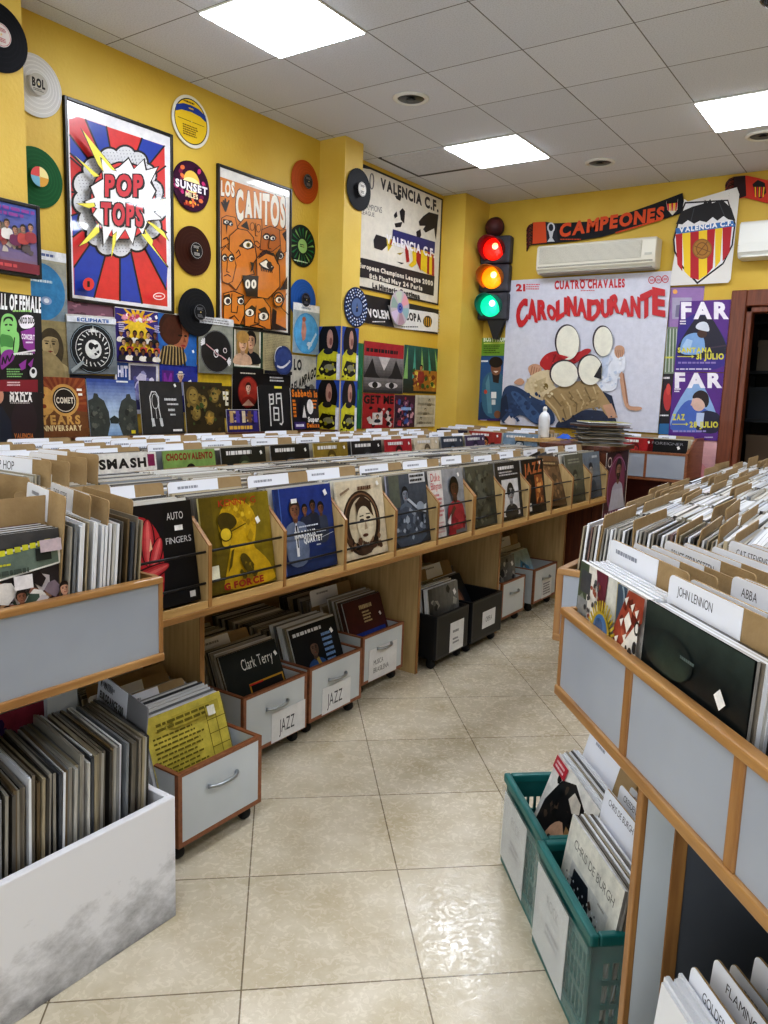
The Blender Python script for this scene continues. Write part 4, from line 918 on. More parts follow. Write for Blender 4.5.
# ------------------------------------------------------------------ back wall
def carolina():
    X0, X1, Z0, Z1 = -3.44, -1.915, 1.19, 2.565
    cv = conv_y(6.965, 500, 260, 4.267, X0, Z0)
    A = Art(X1 - X0, Z1 - Z0, '#cfd1de', cv)
    RED = '#c1272f'
    A.text('21', 68, 132, 108, 102, RED, 1); A.scrib(112, 128, 186, 100, '#d06a76', 3); A.text('CUATRO CHAVALES', 233, 124, 533, 88, RED, 1, slope=-.03); A.scrib(340, 90, 420, 80, RED, 1); A.scrib(345, 134, 410, 128, RED, 1)
    for k in range(3): A.arc(648 + k * 29, 86 - k * 2, 13, 15, 3, RED); A.text('OO'[:2], 641 + k * 29, 90 - k * 2, 656 + k * 29, 82 - k * 2, RED, 1)
    def wv(x, y): return x, y + 9 * math.sin(x * .035) + 7 * math.sin(x * .083 + 1)
    x = 70
    for ch, w, top, bot in (('C', 52, 170, 278), ('A', 46, 176, 262), ('R', 44, 170, 252), ('O', 42, 180, 240), ('L', 38, 165, 245), ('I', 16, 168, 236), ('N', 42, 160, 240), ('A', 50, 172, 245), ('D', 62, 158, 243), ('U', 42, 165, 238), ('R', 46, 158, 236), ('A', 50, 160, 232), ('N', 44, 150, 234), ('T', 56, 138, 236), ('E', 58, 128, 240)):
        x_ = 70 + (x - 70) * .965
        A.text(ch, x_, bot, x_ + w * .965 - 3, top, RED, 1, warp=wv)
        if ch != 'I': A.text(ch, x_ + 3, bot, x_ + w * .965, top + 2, RED, 1, warp=wv)
        x += w - (2 if ch != 'E' else 0)
    SK, SKD = '#c39a80', '#9a6f58'; A.sm = True
    # red shirt, left; its arm goes round the front man
    A.poly([(165, 445), (195, 400), (250, 385), (330, 400), (370, 375), (400, 385), (330, 440), (240, 480), (215, 500), (190, 465)], '#b3292f')
    A.line([(240, 405), (225, 440), (240, 470)], 6, '#7f1a20'); A.line([(300, 405), (330, 390)], 5, '#7f1a20')
    A.poly([(120, 455), (150, 440), (185, 455), (170, 500), (140, 498), (125, 480)], SK); 
    for k in range(4): A.line([(140 + k * 10, 455 + k * 3), (132 + k * 11, 492 + k)], 4, SKD)
    A.poly([(60, 520), (90, 500), (110, 520), (95, 535), (65, 530)], SK)
    # cream shirt
    A.poly([(95, 560), (130, 490), (200, 465), (240, 480), (225, 545), (300, 560), (250, 600), (170, 600)], '#d2c3a2'); A.poly([(150, 520), (200, 500), (190, 560), (150, 575)], '#bfae8a'); A.ell(198, 540, 10, 14, '#7d6a3a')
    # white shirt man at the right, leaning on his arm
    A.poly([(395, 400), (440, 385), (500, 380), (535, 400), (540, 470), (505, 485), (500, 560), (420, 560), (400, 500)], '#dfe4ee'); A.poly([(440, 400), (470, 400), (460, 500), (430, 520)], '#c6d2e6')
    A.patches(['#b8c8e2'], 0, 1, 2)
    A.poly([(508, 480), (530, 475), (548, 600), (552, 625), (600, 625), (612, 634), (590, 645), (540, 638), (525, 590)], SK); A.line([(528, 485), (545, 610)], 5, SKD)
    A.poly([(490, 370), (515, 362), (535, 375), (532, 405), (510, 425), (490, 405)], SK)
    for k in range(4): A.line([(496 + k * 9, 385), (500 + k * 8, 412)], 3, SKD)
    # jeans and the striped polo lying in front
    A.poly([(10, 560), (40, 530), (90, 545), (150, 590), (210, 610), (250, 700), (160, 712), (90, 650), (50, 690), (0, 700)], '#2f4568'); A.poly([(40, 560), (80, 560), (140, 620), (200, 690), (140, 700), (80, 620)], '#43608a'); A.poly([(0, 600), (30, 570), (40, 640), (0, 690)], '#1f2f4a')
    A.poly([(240, 690), (330, 640), (440, 640), (500, 670), (500, 735), (240, 735)], '#27324a'); A.poly([(440, 560), (480, 580), (500, 660), (470, 640)], '#222e46')
    A.poly([(20, 690), (50, 655), (70, 690), (60, 720)], '#d9d3d6')
    P = [(170, 590), (240, 545), (310, 520), (400, 510), (440, 560), (475, 620), (400, 630), (350, 640), (260, 705), (235, 650)]
    A.poly(P, '#a08a63')
    for k in range(7): A.line([(195 + k * 34, 590 - k * 9), (240 + k * 30, 640 - k * 8), (262 + k * 22, 690 - k * 14)], 6, '#7d6a48' if k % 2 else '#c2ae86')
    A.poly([(405, 560), (440, 560), (490, 640), (500, 672), (460, 672), (430, 625)], '#a89068'); A.poly([(440, 620), (478, 612), (505, 672), (465, 675)], SK)
    # cloth folds
    A.patches(['#36507a', '#2b4064', '#3b5680', '#334b72'], 50, 6, 14, 15, 560, 205, 695)
    A.patches(['#978059', '#a89168', '#8f7952', '#b09a70'], 40, 5, 11, 255, 545, 440, 650)
    A.patches(['#9a2028', '#c23a40', '#86181f'], 18, 4, 9, 195, 395, 365, 450)
    A.patches(['#cfd8e8', '#eceff6', '#bccadf'], 26, 5, 11, 425, 392, 530, 550)
    A.patches(['#cbbb98', '#d8cbab', '#c2b28e'], 22, 4, 10, 115, 495, 240, 590)
    A.patches(['#1f2940', '#33405c'], 20, 4, 9, 265, 650, 490, 725)
    # the four heads are cut out, rims dark
    for x, y, rx, ry in ((292, 345, 53, 76), (443, 340, 44, 66), (278, 478, 62, 58), (388, 462, 54, 66)):
        A.ell(x, y + 6, rx, ry, '#3a3038', 26)
        A.ell(x + 3, y + 9, rx - 4, ry - 3, '#e3e2d4', 26)
    A.poly([(240, 398), (300, 415), (280, 425), (250, 412)], '#b3292f'); A.poly([(405, 500), (440, 440), (438, 510)], '#26262c')
    sheet('photo_board', 'large white photo board with red wavy letters and four cut-out heads', 'poster', 'B', 6.965, X0, X1, Z0, Z1, A, 1.0, thick=.012)
carolina()
def far_poster(top, label):
    X0, X1 = -1.825, -1.42
    Z0, Z1 = (1.72, 2.31) if top else (1.15, 1.715)
    cv = conv_y(6.98, 640, 280, 5.119, X0, Z0)
    A = Art(X1 - X0, Z1 - Z0, '#5a2a86', cv)
    W = '#eeeaf4'; Y = '#d6cf4a'; A.sm = True
    if top:
        A.poly([(185, 440), (180, 230), (330, 140), (470, 350), (440, 460), (180, 470)], '#3a2a86'); A.poly([(190, 330), (330, 130), (450, 330), (440, 400), (190, 400)], '#1f1d33')
        A.poly([(205, 340), (225, 285), (290, 265), (330, 290), (335, 380), (205, 385)], '#7fa6d8'); A.poly([(215, 340), (240, 300), (270, 310), (250, 380)], '#a9c8ea'); A.ell(318, 275, 26, 22, '#4a3026'); A.poly([(278, 248), (300, 215), (345, 212), (360, 265), (330, 262)], '#d6dcea'); A.line([(340, 350), (440, 335)], 8, '#3f2d40')
        A.text('FAR', 210, 195, 456, 112, W, 1); A.text('SANTANA', 193, 370, 368, 345, Y, 1); A.line([(192, 392), (270, 392)], 4, Y); A.poly([(265, 383), (278, 392), (265, 401)], Y); A.text('31 JULIO', 288, 405, 430, 375, Y, 1); A.scrib(195, 432, 425, 415, '#8a7ab8', 1); A.scrib(185, 462, 425, 450, '#cfc8e0', 1); A.scrib(205, 230, 240, 205, W, 2)
    else:
        A.poly([(155, 690), (290, 470), (400, 690), (400, 780), (155, 780)], '#8fb0dc'); A.poly([(155, 730), (240, 600), (300, 640), (400, 700), (400, 780), (155, 780)], '#4a68b8')
        A.poly([(285, 720), (300, 680), (350, 665), (420, 690), (410, 790), (285, 780)], '#23233f'); A.poly([(285, 740), (290, 680), (330, 680), (320, 760)], '#b9c8e6'); A.ell(300, 630, 36, 42, '#d8b6a8'); A.poly([(265, 610), (275, 580), (310, 560), (350, 580), (355, 630), (335, 660), (330, 625), (300, 600)], '#2b1d20'); A.poly([(265, 625), (258, 640), (268, 645)], '#d8b6a8')
        A.text('FAR', 178, 548, 422, 472, W, 1); A.text('ZAZ', 166, 716, 230, 686, Y, 1); A.line([(165, 738), (240, 738)], 4, Y); A.poly([(235, 729), (248, 738), (235, 747)], Y); A.text('28 JULIO', 254, 754, 400, 724, Y, 1); A.scrib(168, 782, 390, 766, '#9a90c8', 1); A.scrib(330, 810, 390, 800, '#cfc8e0', 1); A.scrib(176, 576, 212, 552, W, 2)
    sheet('festival_poster', label, 'poster', 'B', 6.98, X0, X1, Z0, Z1, A, 1.0)
far_poster(True, 'upper purple festival poster, a person in a white hat above 31 JULIO')
far_poster(False, 'lower purple festival poster, a dark-haired person above 28 JULIO')
def strip_posters():
    X0, X1, Z0, Z1 = -1.915, -1.64, 1.18, 2.43
    cv = conv_y(6.99, 640, 280, 5.119, X0, Z0)
    A = Art(X1 - X0, Z1 - Z0, '#6d5a86', cv)
    A.rect(150, 40, 330, 240, '#9a78b0'); A.rect(165, 90, 265, 200, '#a9a2bc'); A.ell(180, 60, 12, 12, '#e8a85a'); A.poly([(185, 130), (240, 120), (260, 190), (180, 190)], '#7a7690')
    A.rect(120, 240, 210, 480, '#7d8a78'); A.patches(['#4f6a4a', '#a8b0a0', '#d0d4cc', '#6a6a5a'], 0, .01, .02)
    for k in range(7): A.line([(130 + k * 9, 470), (140 + k * 8, 250)], 4, ['#c9d0c8', '#55704f'][k % 2])
    A.scrib(125, 405, 175, 388, '#d6d24a', 1); A.rect(110, 480, 210, 520, '#26222a'); A.scrib(118, 510, 165, 492, '#e8e4e8', 1)
    A.rect(105, 520, 210, 680, '#2a1a24'); A.ell(140, 610, 20, 60, '#b8383a'); A.ell(146, 560, 12, 30, '#c94a44'); A.rect(95, 680, 210, 740, '#1d1b22'); A.scrib(100, 700, 160, 686, '#e8e6ea', 1); A.rect(90, 735, 210, 800, '#2f6ea0')
    sheet('concert_poster', 'narrow strip of colourful posters behind the purple festival posters', 'poster', 'B', 6.99, X0, X1, Z0, Z1, A, 1.0)
strip_posters()
def denim_poster():
    X0, X1, Z0, Z1 = -3.70, -3.42, 1.22, 2.03
    cv = conv_y(6.985, 460, 220, 4.655, X0, Z0)
    A = Art(X1 - X0, Z1 - Z0, '#244a78', cv)
    A.sm = True; A.rect(90, 525, 230, 632, '#6f9a34'); A.text('BOST FROM', 110, 565, 214, 542, '#eef2e4', 1); A.line([(112, 574), (212, 572)], 4, '#d6e27a'); A.scrib(110, 622, 190, 582, '#41601c', 4)
    A.poly([(95, 640), (230, 630), (230, 930), (90, 930)], '#2a558a'); A.poly([(95, 850), (230, 800), (230, 930), (90, 930)], '#1c3a60')
    A.poly([(105, 920), (100, 760), (125, 715), (150, 705), (190, 712), (215, 740), (225, 860), (215, 925)], '#3a6a86'); A.poly([(120, 760), (135, 720), (150, 900), (130, 900)], '#5a8aa0'); A.poly([(150, 712), (186, 715), (180, 760), (155, 755)], '#2a2024'); A.ell(168, 690, 24, 34, '#7d5540', 16); A.ell(168, 662, 32, 26, '#17110f', 16); A.poly([(155, 703), (181, 703), (168, 712)], '#e8e0da'); A.line([(152, 680), (162, 678)], 4, '#17110f'); A.line([(174, 678), (184, 680)], 4, '#17110f')
    A.rect(146, 800, 170, 830, '#dfe3e6'); A.rect(148, 836, 166, 860, '#c9d0d6'); A.ell(175, 905, 16, 18, '#7d5540'); A.ell(120, 800, 8, 10, '#b8483a'); A.scrib(100, 664, 134, 650, '#e6ebf0', 1)
    A.rect(85, 925, 230, 950, '#3a2a6a'); A.rect(95, 930, 125, 948, '#d9d6ea')
    sheet('music_poster', 'blue and green poster of a singer in denim below the traffic light', 'poster', 'B', 6.985, X0, X1, Z0, Z1, A, 1.0)
denim_poster()
A = Art(1, 1.2, '#d9a0a8'); A.grad('#b98a94', '#e2b4b8', 6, 0, 0, 1, 1.2); A.poly([(0, .2), (.5, .7), (1, .3), (1, 0), (0, 0)], '#c98a92'); A.ell(.3, .9, .06, .05, '#eee')
sheet('music_poster', 'faded pink poster low beside the doorway', 'poster', 'B', 6.99, -1.69, -1.42, .75, 1.148, A2(A, .27, .398), 1.0)
def crest():
    X0, X1, Z0, Z1 = -1.95, -1.425, 2.435, 3.225
    cv = conv_y(6.97, 530, 165, 3.227, X0, Z0)
    A = Art(X1 - X0, Z1 - Z0, None, cv)
    A.poly([(498, 110), (510, 118), (668, 72), (676, 95), (648, 368), (640, 380), (455, 390), (452, 378)], '#dcdad6')
    A.poly([(462, 240), (480, 170), (500, 120), (640, 112), (664, 190), (655, 260), (625, 320), (540, 385), (490, 330), (465, 280)], '#1d1a20')
    A.poly([(467, 240), (484, 172), (503, 125), (637, 117), (659, 190), (650, 258), (622, 316), (541, 377), (494, 326), (470, 278)], '#e3e3e6')
    BK = '#1c1b1f'
    A.poly([(472, 190), (490, 150), (525, 135), (560, 125), (565, 112), (573, 122), (582, 110), (588, 124), (620, 112), (650, 140), (663, 180), (640, 176), (625, 165), (605, 180), (590, 168), (570, 185), (548, 180), (530, 190), (510, 178), (492, 192)], BK)
    A.line([(530, 140), (520, 180)], 3, '#3c3c44'); A.line([(610, 120), (628, 165)], 3, '#3c3c44')
    A.poly([(470, 205), (655, 180), (664, 198), (655, 200), (500, 222), (472, 222)], '#3f74b4'); A.text('VALENCIA C.F.', 482, 218, 655, 202, '#eceef2', 1, slope=-.14)
    xs = [470, 492, 518, 545, 572, 598, 622, 652]
    for i in range(7):
        c = '#b3202c' if i % 2 == 0 else '#e9c52a'
        def yb(x): return 377 - 62 * (abs(x - 541) / 80) ** 1.5 if x < 541 else 377 - 75 * ((x - 541) / 95) ** 1.2
        a, b = xs[i], xs[i + 1]
        A.poly([(a, 224 - (a - 470) * .14), (b, 224 - (b - 470) * .14), (b - (8 if i > 3 else 0), max(230, yb(b) - 4)), (a + (6 if i < 2 else 0), max(230, yb(a) - 4))], c)
    A.ell(556, 271, 32, 33, '#8a5f2c', 20); A.ell(556, 271, 28, 29, '#a9772f', 20); A.arc(556, 271, 18, 20, 3, '#7a5220'); A.line([(532, 262), (580, 280)], 3, '#7a5220'); A.line([(540, 290), (572, 250)], 3, '#7a5220')
    # a hanging cloth: fold the sheet gently
    mb = MB(); w, h = X1 - X0, Z1 - Z0
    A.emit(mb, 1.0, (0, -.004, 0))
    top = [cv(498, 112), cv(676, 74)]
    o = mb.build('crest_flag', attr_mat('flag_cloth', .6))
    for v in o.data.vertices: v.co.y += 0
    o.location = (X0, 6.97, Z0); tag(o, 'white flag with a bat crest over red and yellow stripes and a ball', 'flag')
crest()
def scarf(label, cv, Y, X0, Z0, outline, draw, base, fr_x, fr_y0, fr_y1, dirn):
    A = Art(9, 9, None, cv); A.w = A.h = 99
    A.poly(outline, base); draw(A)
    mb = MB(); A.emit(mb, 1.0, (0, 0, 0), clip=False)
    q = [cv(*p) for p in outline]; mb.geo([(a, .008, b) for a, b in q], [tuple(range(len(q)))], hx(base))
    n = len(q)
    for i in range(n):
        a, b = q[i], q[(i + 1) % n]; mb.face([(a[0], .008, a[1]), (b[0], .008, b[1]), (b[0], -.0001, b[1]), (a[0], -.0001, a[1])], hx(base))
    o = mb.build('football_scarf', attr_mat('knit_scarf', .8)); o.location = (X0, Y, Z0); tag(o, label, 'scarf')
    fm = MB(); a, b = cv(fr_x, fr_y0), cv(fr_x, fr_y1)
    for k in range(14):
        t = k / 13; x = a[0] + (b[0] - a[0]) * t; z = a[1] + (b[1] - a[1]) * t
        fm.tube([(x, .004, z), (x + dirn * .03, -.004, z - .012), (x + dirn * .05, .0, z - .035 - .01 * (k % 3)), (x + dirn * .055, .002, z - .06)], .006, 5, hx(('#5a1d1c', '#2a1416', '#7d2a24')[k % 3]))
    fm.build('fringe', M_PLAIN, o, smooth=True)
    return o
cv = conv_y(6.975, 530, 165, 3.227, -3.3, 2.85)
def dr(A):
    OR = '#d2542a'
    A.poly([(10, 185), (50, 183), (54, 250), (8, 255)], OR); A.poly([(50, 183), (86, 190), (90, 248), (54, 250)], '#2a2c36')
    A.arc(68, 202, 10, 14, 5, '#c9ccd2'); A.poly([(60, 215), (76, 215), (72, 235), (80, 247), (56, 248), (64, 235)], '#c9ccd2')
    A.text('CAMPEONES', 94, 232, 432, 190, OR, 1, slope=-.17, shear=-.08); A.scrib(98, 243, 165, 237, OR, 1)
    for k in range(14): A.line([(278 + k * 10.5, 219 - k * 3.1), (285 + k * 10.5, 217 - k * 3.1)], 5, OR)
    A.poly([(440, 118), (478, 110), (476, 145), (460, 163), (444, 145)], '#d9d4c8')
    for k in range(5): A.poly([(442 + k * 7, 124 - k), (449 + k * 7, 123 - k), (449 + k * 6, 148), (445 + k * 6, 148)], '#c9232c' if k % 2 == 0 else '#e6b42a')
    A.poly([(440, 112), (478, 106), (476, 122), (442, 126)], '#1a1a1e')
scarf('black and orange scarf lettered CAMPEONES above the air conditioner', cv, 6.975, -3.3, 2.85, [(8, 186), (86, 188), (200, 182), (300, 160), (400, 125), (492, 90), (500, 150), (420, 178), (330, 205), (230, 232), (140, 246), (8, 258)], dr, '#17181f', 8, 190, 255, -1)
cv2 = conv_y(6.975, 530, 165, 3.227, -1.6, 2.95)
def dr2(A):
    A.poly([(655, 38), (695, 34), (698, 100), (660, 112)], '#2a1416'); A.poly([(718, 62), (735, 48), (758, 58), (762, 90), (745, 108), (726, 100)], '#1d1a1c')
    for k in range(6): A.line([(720 + k * 7, 72), (722 + k * 6, 102)], 4, '#e6b42a' if k % 2 else '#c9232c')
scarf('red scarf with a small club badge at the right edge', cv2, 6.975, -1.6, 2.95, [(655, 38), (700, 34), (780, 52), (1000, 78), (1000, 158), (770, 124), (690, 104), (660, 112)], dr2, '#c23a28', 657, 40, 108, -1)

# traffic light
def traffic():
    X, Z = -3.545, 2.17
    t = thing('traffic_light', 'traffic light with red, amber and green lamps lit in the corner', 'traffic light', (X, 6.86, Z), R(8))
    dk = noise_col(mat('traffic_housing', '#3a3a42', .6), '#303038', '#45454e', (1, 1, 1), 8, 3)
    for k in range(3):
        mb = MB(); z = .02 + k * .262; mb.box(-.15, .15, 0, .11, z, z + .256)
        mb.build('housing', dk, t, bevel=.02)
    for k, (c, e, nm) in enumerate((('#1fd6a8', '#10d8a0', 'green'), ('#ffb020', '#ff8c10', 'amber'), ('#ff3020', '#ff1c10', 'red'))):
        z = .148 + k * .262
        mb = MB(); mb.lathe([(.102, .0), (.102, -.02), (.098, -.03), (.08, -.042), (.04, -.052), (.002, -.055)], 32, (-.01, 0, z), 'y')
        m = mat('lens_' + nm, c, .25, emit=e, estr=1.0, coat=.5)
        nd, lk, b = nodes(m)
        tc = N(m, 'ShaderNodeTexCoord'); vo = N(m, 'ShaderNodeTexVoronoi', Scale=38.0); lk.new(tc.outputs['Object'], vo.inputs['Vector'])
        bp = N(m, 'ShaderNodeBump', Strength=.5, Distance=.01); lk.new(vo.outputs['Distance'], bp.inputs['Height']); lk.new(bp.outputs[0], b.inputs['Normal'])
        o = mb.build('lens', m, t, smooth=True); o['label'] = 'glowing ' + nm + ' lens'
        mb = MB(); mb.lathe([(.03, 0), (.0, -.01)], 16, (.02, -.06, z + .02), 'y'); mb.build('lamp_glow', mat('glow_' + nm, '#fff', .3, emit={'green': '#b8ffe8', 'amber': '#ffe27a', 'red': '#ff9a4a'}[nm], estr=2.2), o)
        # hood: a sleeve open at the lower right, cut longer on top
        v, f = [], []; n = 26
        for i in range(n + 1):
            a = R(-20 + 250 * i / n); ln = .05 + .16 * max(0, math.sin((a + R(20)) * .72))
            for rr in (.112, .106):
                v += [(-.01 + rr * math.cos(a), 0, z + rr * math.sin(a)), (-.01 + rr * math.cos(a) * 1.02, -ln, z + rr * math.sin(a) - .012)]
        for i in range(n):
            a, b_ = 4 * i, 4 * i + 4
            f += [(a, a + 1, b_ + 1, b_), (a + 2, b_ + 2, b_ + 3, a + 3), (a + 1, a + 3, b_ + 3, b_ + 1)]
        mb = MB(); mb.geo(v, f); mb.build('hood', mat('hood_' + nm, {'green': '#0f7a68', 'amber': '#b0601a', 'red': '#7d1420'}[nm], .4, coat=.3), t, smooth=True)
    mb = MB(); mb.prism([(-.05, .02), (.12, .02), (.06, -.16), (.02, -.16)], .02, .10, 'y'); mb.build('bracket', M_BLACKP, t)
traffic()
t = thing('red_ball', 'dark reddish ball sitting on top of the traffic light', 'ball', (-3.58, 6.90, 3.055))
mb = MB(); mb.lathe([(.092 * math.cos(R(a)), .092 * math.sin(R(a))) for a in range(-90, 91, 12)], 24)
mb.build('ball', noise_col(mat('worn_red_ball', '#4a1d20', .6), '#3a181b', '#5e2a2a', (1, 1, 1), 14, 4), t, smooth=True)
mb = MB(); mb.tube([(.093 * math.cos(R(a)), -.0 + .0, .093 * math.sin(R(a))) for a in range(0, 361, 15)], .003, 6); mb.build('seam', M_BLACKP, t)

# air conditioners
def aircon(label, X0, X1, z0, z1, grille):
    w, h, d = X1 - X0, z1 - z0, .18
    t = thing('air_conditioner', label, 'air conditioner', (X0, WY, z0))
    m = M_CREAMP if grille else M_WHITEP
    prof = [(0, 0), (-d * .75, .0), (-d * .97, h * .16), (-d, h * .4), (-d * .97, h * .93), (-d * .85, h), (0, h)]
    mb = MB(); mb.prism([(y, z) for y, z in prof], 0, w, 'x'); mb.build('casing', m, t, bevel=.012)
    if grille:
        mb = MB(); mb.box(.03, w - .12, -d * 1.005, -d * .98, h * .34, h * .90); mb.build('grille', mat('grille_shadow', '#8d8b80', .6), t)
        mb = MB()
        for k in range(15): z = h * .35 + k * h * .55 / 15; mb.box(.03, w - .12, -d * 1.03, -d * .99, z, z + .006)
        mb.build('louvre', M_CREAMP, t)
        mb = MB(); mb.box(.02, w - .02, -d * .99, -d * .93, h * .23, h * .245); mb.box(.02, w - .02, -d * .99, -d * .9, h * .20, h * .215); mb.build('seam_line', mat('shadow_gap', '#6b695f', .6), t)
        mb = MB(); mb.box(w - .09, w - .03, -d * 1.012, -d * .97, h * .40, h * .48); mb.build('display', mat('display_grey', '#b9b8ac', .4), t)
    else:
        mb = MB(); mb.box(.0, w, -d * .992, -d * .96, h * .34, h * .345); mb.build('seam_line', mat('shadow_gap', '#6b695f', .6), t)
    mb = MB(); mb.hexa([(.03, -d * .9, h * .02), (w - .03, -d * .9, h * .02), (w - .03, -d * .25, -.008), (.03, -d * .25, -.008), (.03, -d * .9, h * .06), (w - .03, -d * .9, h * .06), (w - .03, -d * .25, .012), (.03, -d * .25, .012)]); mb.build('air_flap', M_WHITEP if not grille else mat('flap_shadow', '#a5a397', .5), t)
aircon('cream air conditioner with a slatted front above the photo board', -3.10, -2.02, 2.585, 2.835, True)
aircon('white air conditioner at the right edge above the doorway', -1.38, -.55, 2.61, 2.89, False)
# ------------------------------------------------------------------ shared record and divider makers
S = .315
def box_sleeve_mesh(art=None, th=.007, w=S, h=S, side='#d2d3d2', back='#8d8a84'):
    mb = MB(); mb.box(-w / 2, w / 2, 0, th, 0, h, hx(side)); mb.c[3] = hx(back); mb.c[2] = hx(back)
    if art: A2(art, w, h).emit(mb, 1.0, (-w / 2, 0, 0))
    return mb
def sleeve(label, loc, rz, lean, art, group=None, th=.007, w=S, h=S, roll=0, side='#d2d3d2'):
    o = box_sleeve_mesh(art, th, w, h, side).build('record_sleeve', M_COVER); o.location = loc
    o.rotation_euler = (lean, roll, rz)
    return tag(o, label, 'record', group)
_em = MB(); _em.box(-S / 2, S / 2, -.0022, .0022, 0, S)
EDGE_MESH = _em.mesh('edge_sleeve', M_EDGE)
_em = MB(); _em.box(-S / 2, S / 2, -.0035, .0035, 0, S)
EDGE_MESH2 = _em.mesh('edge_sleeve_thick', M_EDGE)
_em = MB(); _em.box(-S / 2, S / 2, -.003, .003, 0, S)
WHITE_MESH = _em.mesh('bagged_sleeve', M_TOPS)
def edge(label, group, loc, rz, lean=0.0, roll=0.0, kind=0):
    o = bpy.data.objects.new('record_sleeve', (EDGE_MESH, EDGE_MESH2, WHITE_MESH)[kind]); COL.objects.link(o)
    o.location = loc; o.rotation_euler = (lean, roll, rz)
    return tag(o, label, 'record', group)

def card_outline(w, h, r=.012):
    pts = [(-w / 2, 0), (w / 2, 0)]
    for k in range(5): a = R(90 * k / 4); pts.append((w / 2 - r + r * math.cos(a), h - r + r * math.sin(a)))
    for k in range(5): a = R(90 + 90 * k / 4); pts.append((-w / 2 + r + r * math.cos(a), h - r + r * math.sin(a)))
    return pts
CARD = {}
def card_mesh(w, h):
    k = (round(w, 3), round(h, 3))
    if k not in CARD:
        mb = MB(); mb.prism(card_outline(w, h), -.0015, .0015, 'y'); CARD[k] = mb.mesh('card', M_CARD)
    return CARD[k]
LBL = {}
def label_mesh(w, h, frac, text, lh):
    k = (round(w, 3), round(h, 3), frac, text, lh)
    if k in LBL: return LBL[k]
    lw = w * frac; mb = MB()
    pts = [p for p in card_outline(w, h)]; q = []
    for x, z in pts: q.append((min(x, -w / 2 + lw), max(z, h - lh) - .0007))
    mb.prism([q[0], (q[0][0] + lw, h - lh), (-w / 2 + lw, h - .0007)] + q[7:], -.0027, -.0017, 'y', hx('#dfe2ea'))
    A = Art(lw, lh)
    if text and not text.startswith('~'):
        n = len(text); big = text == 'HIP HOP'; tw = min(lw * .8, n * (.0155 if big else .0095) + .008); x0 = lw * .14
        A.text(text, x0, lh - (.045 if big else .031), x0 + tw, lh - .015, '#33343c', 0)
    else:
        x0 = lw * rnd.uniform(.1, .25); A.scrib(x0, lh - .03, x0 + lw * rnd.uniform(.35, .6), lh - .014, '#8d909a', 1)
    A.emit(mb, 1.0, (-w / 2, -.0027, h - lh), eps=.0001)
    LBL[k] = mb.mesh('paper_label', attr_mat('divider_label_paper', .5)); return LBL[k]
def divider(label, loc, rz, lean=0.0, text='~0', w=.33, h=.36, frac=.62, lh=.09, group=None, roll=0, lab=True):
    o = bpy.data.objects.new('record_divider', card_mesh(w, h)); COL.objects.link(o); o.location = loc; o.rotation_euler = (lean, roll, rz)
    tag(o, label, 'record divider', group)
    if lab:
        c = bpy.data.objects.new('paper_label', label_mesh(w, h, frac, text, lh)); COL.objects.link(c); c.parent = o
        c['label'] = 'white paper label'
    return o
# all sleeves beyond the few hundred built one by one: ONE mesh
STUFF = MB()
SPAL = [hx(c) for c in ('#a9a59b', '#8b857a', '#c8c6bf', '#5a5651', '#b5a98f', '#7d8288', '#d6d4ce', '#474645', '#bdb9b0', '#96907f')]
TOPC = [hx(c) for c in ('#dfe2e6', '#cfd3d8', '#e8eaee', '#c2c4c6', '#d9d6cf', '#b9bfc8', '#a8a59c')]
def stuff_sleeve(cx, cy, z, rz, lean=0.0, th=.006, w=S, h=S, top=None):
    m = Matrix.Translation((cx, cy, z)) @ Matrix.Rotation(rz, 4, 'Z') @ Matrix.Rotation(lean, 4, 'X')
    n = len(STUFF.c)
    p = [(-w / 2, -th / 2, 0), (w / 2, -th / 2, 0), (w / 2, th / 2, 0), (-w / 2, th / 2, 0), (-w / 2, -th / 2, h), (w / 2, -th / 2, h), (w / 2, th / 2, h), (-w / 2, th / 2, h)]
    STUFF.hexa([tuple(m @ Vector(q)) for q in p], rnd.choice(SPAL)); STUFF.c[n + 1] = top or rnd.choice(TOPC)
def stuff_run(x0, y0, dx, dy, n, z, rz, lean=0.0, jit=.006, th=.006, w=S, h=S, dark=False):
    for i in range(n):
        t = i / max(1, n - 1); c, s = math.cos(rz), math.sin(rz); j = rnd.uniform(-jit, jit)
        stuff_sleeve(x0 + dx * t + c * j, y0 + dy * t + s * j, z + rnd.uniform(-.006, .004), rz + rnd.uniform(-.012, .012), lean + rnd.uniform(-.02, .02), th, w, h)

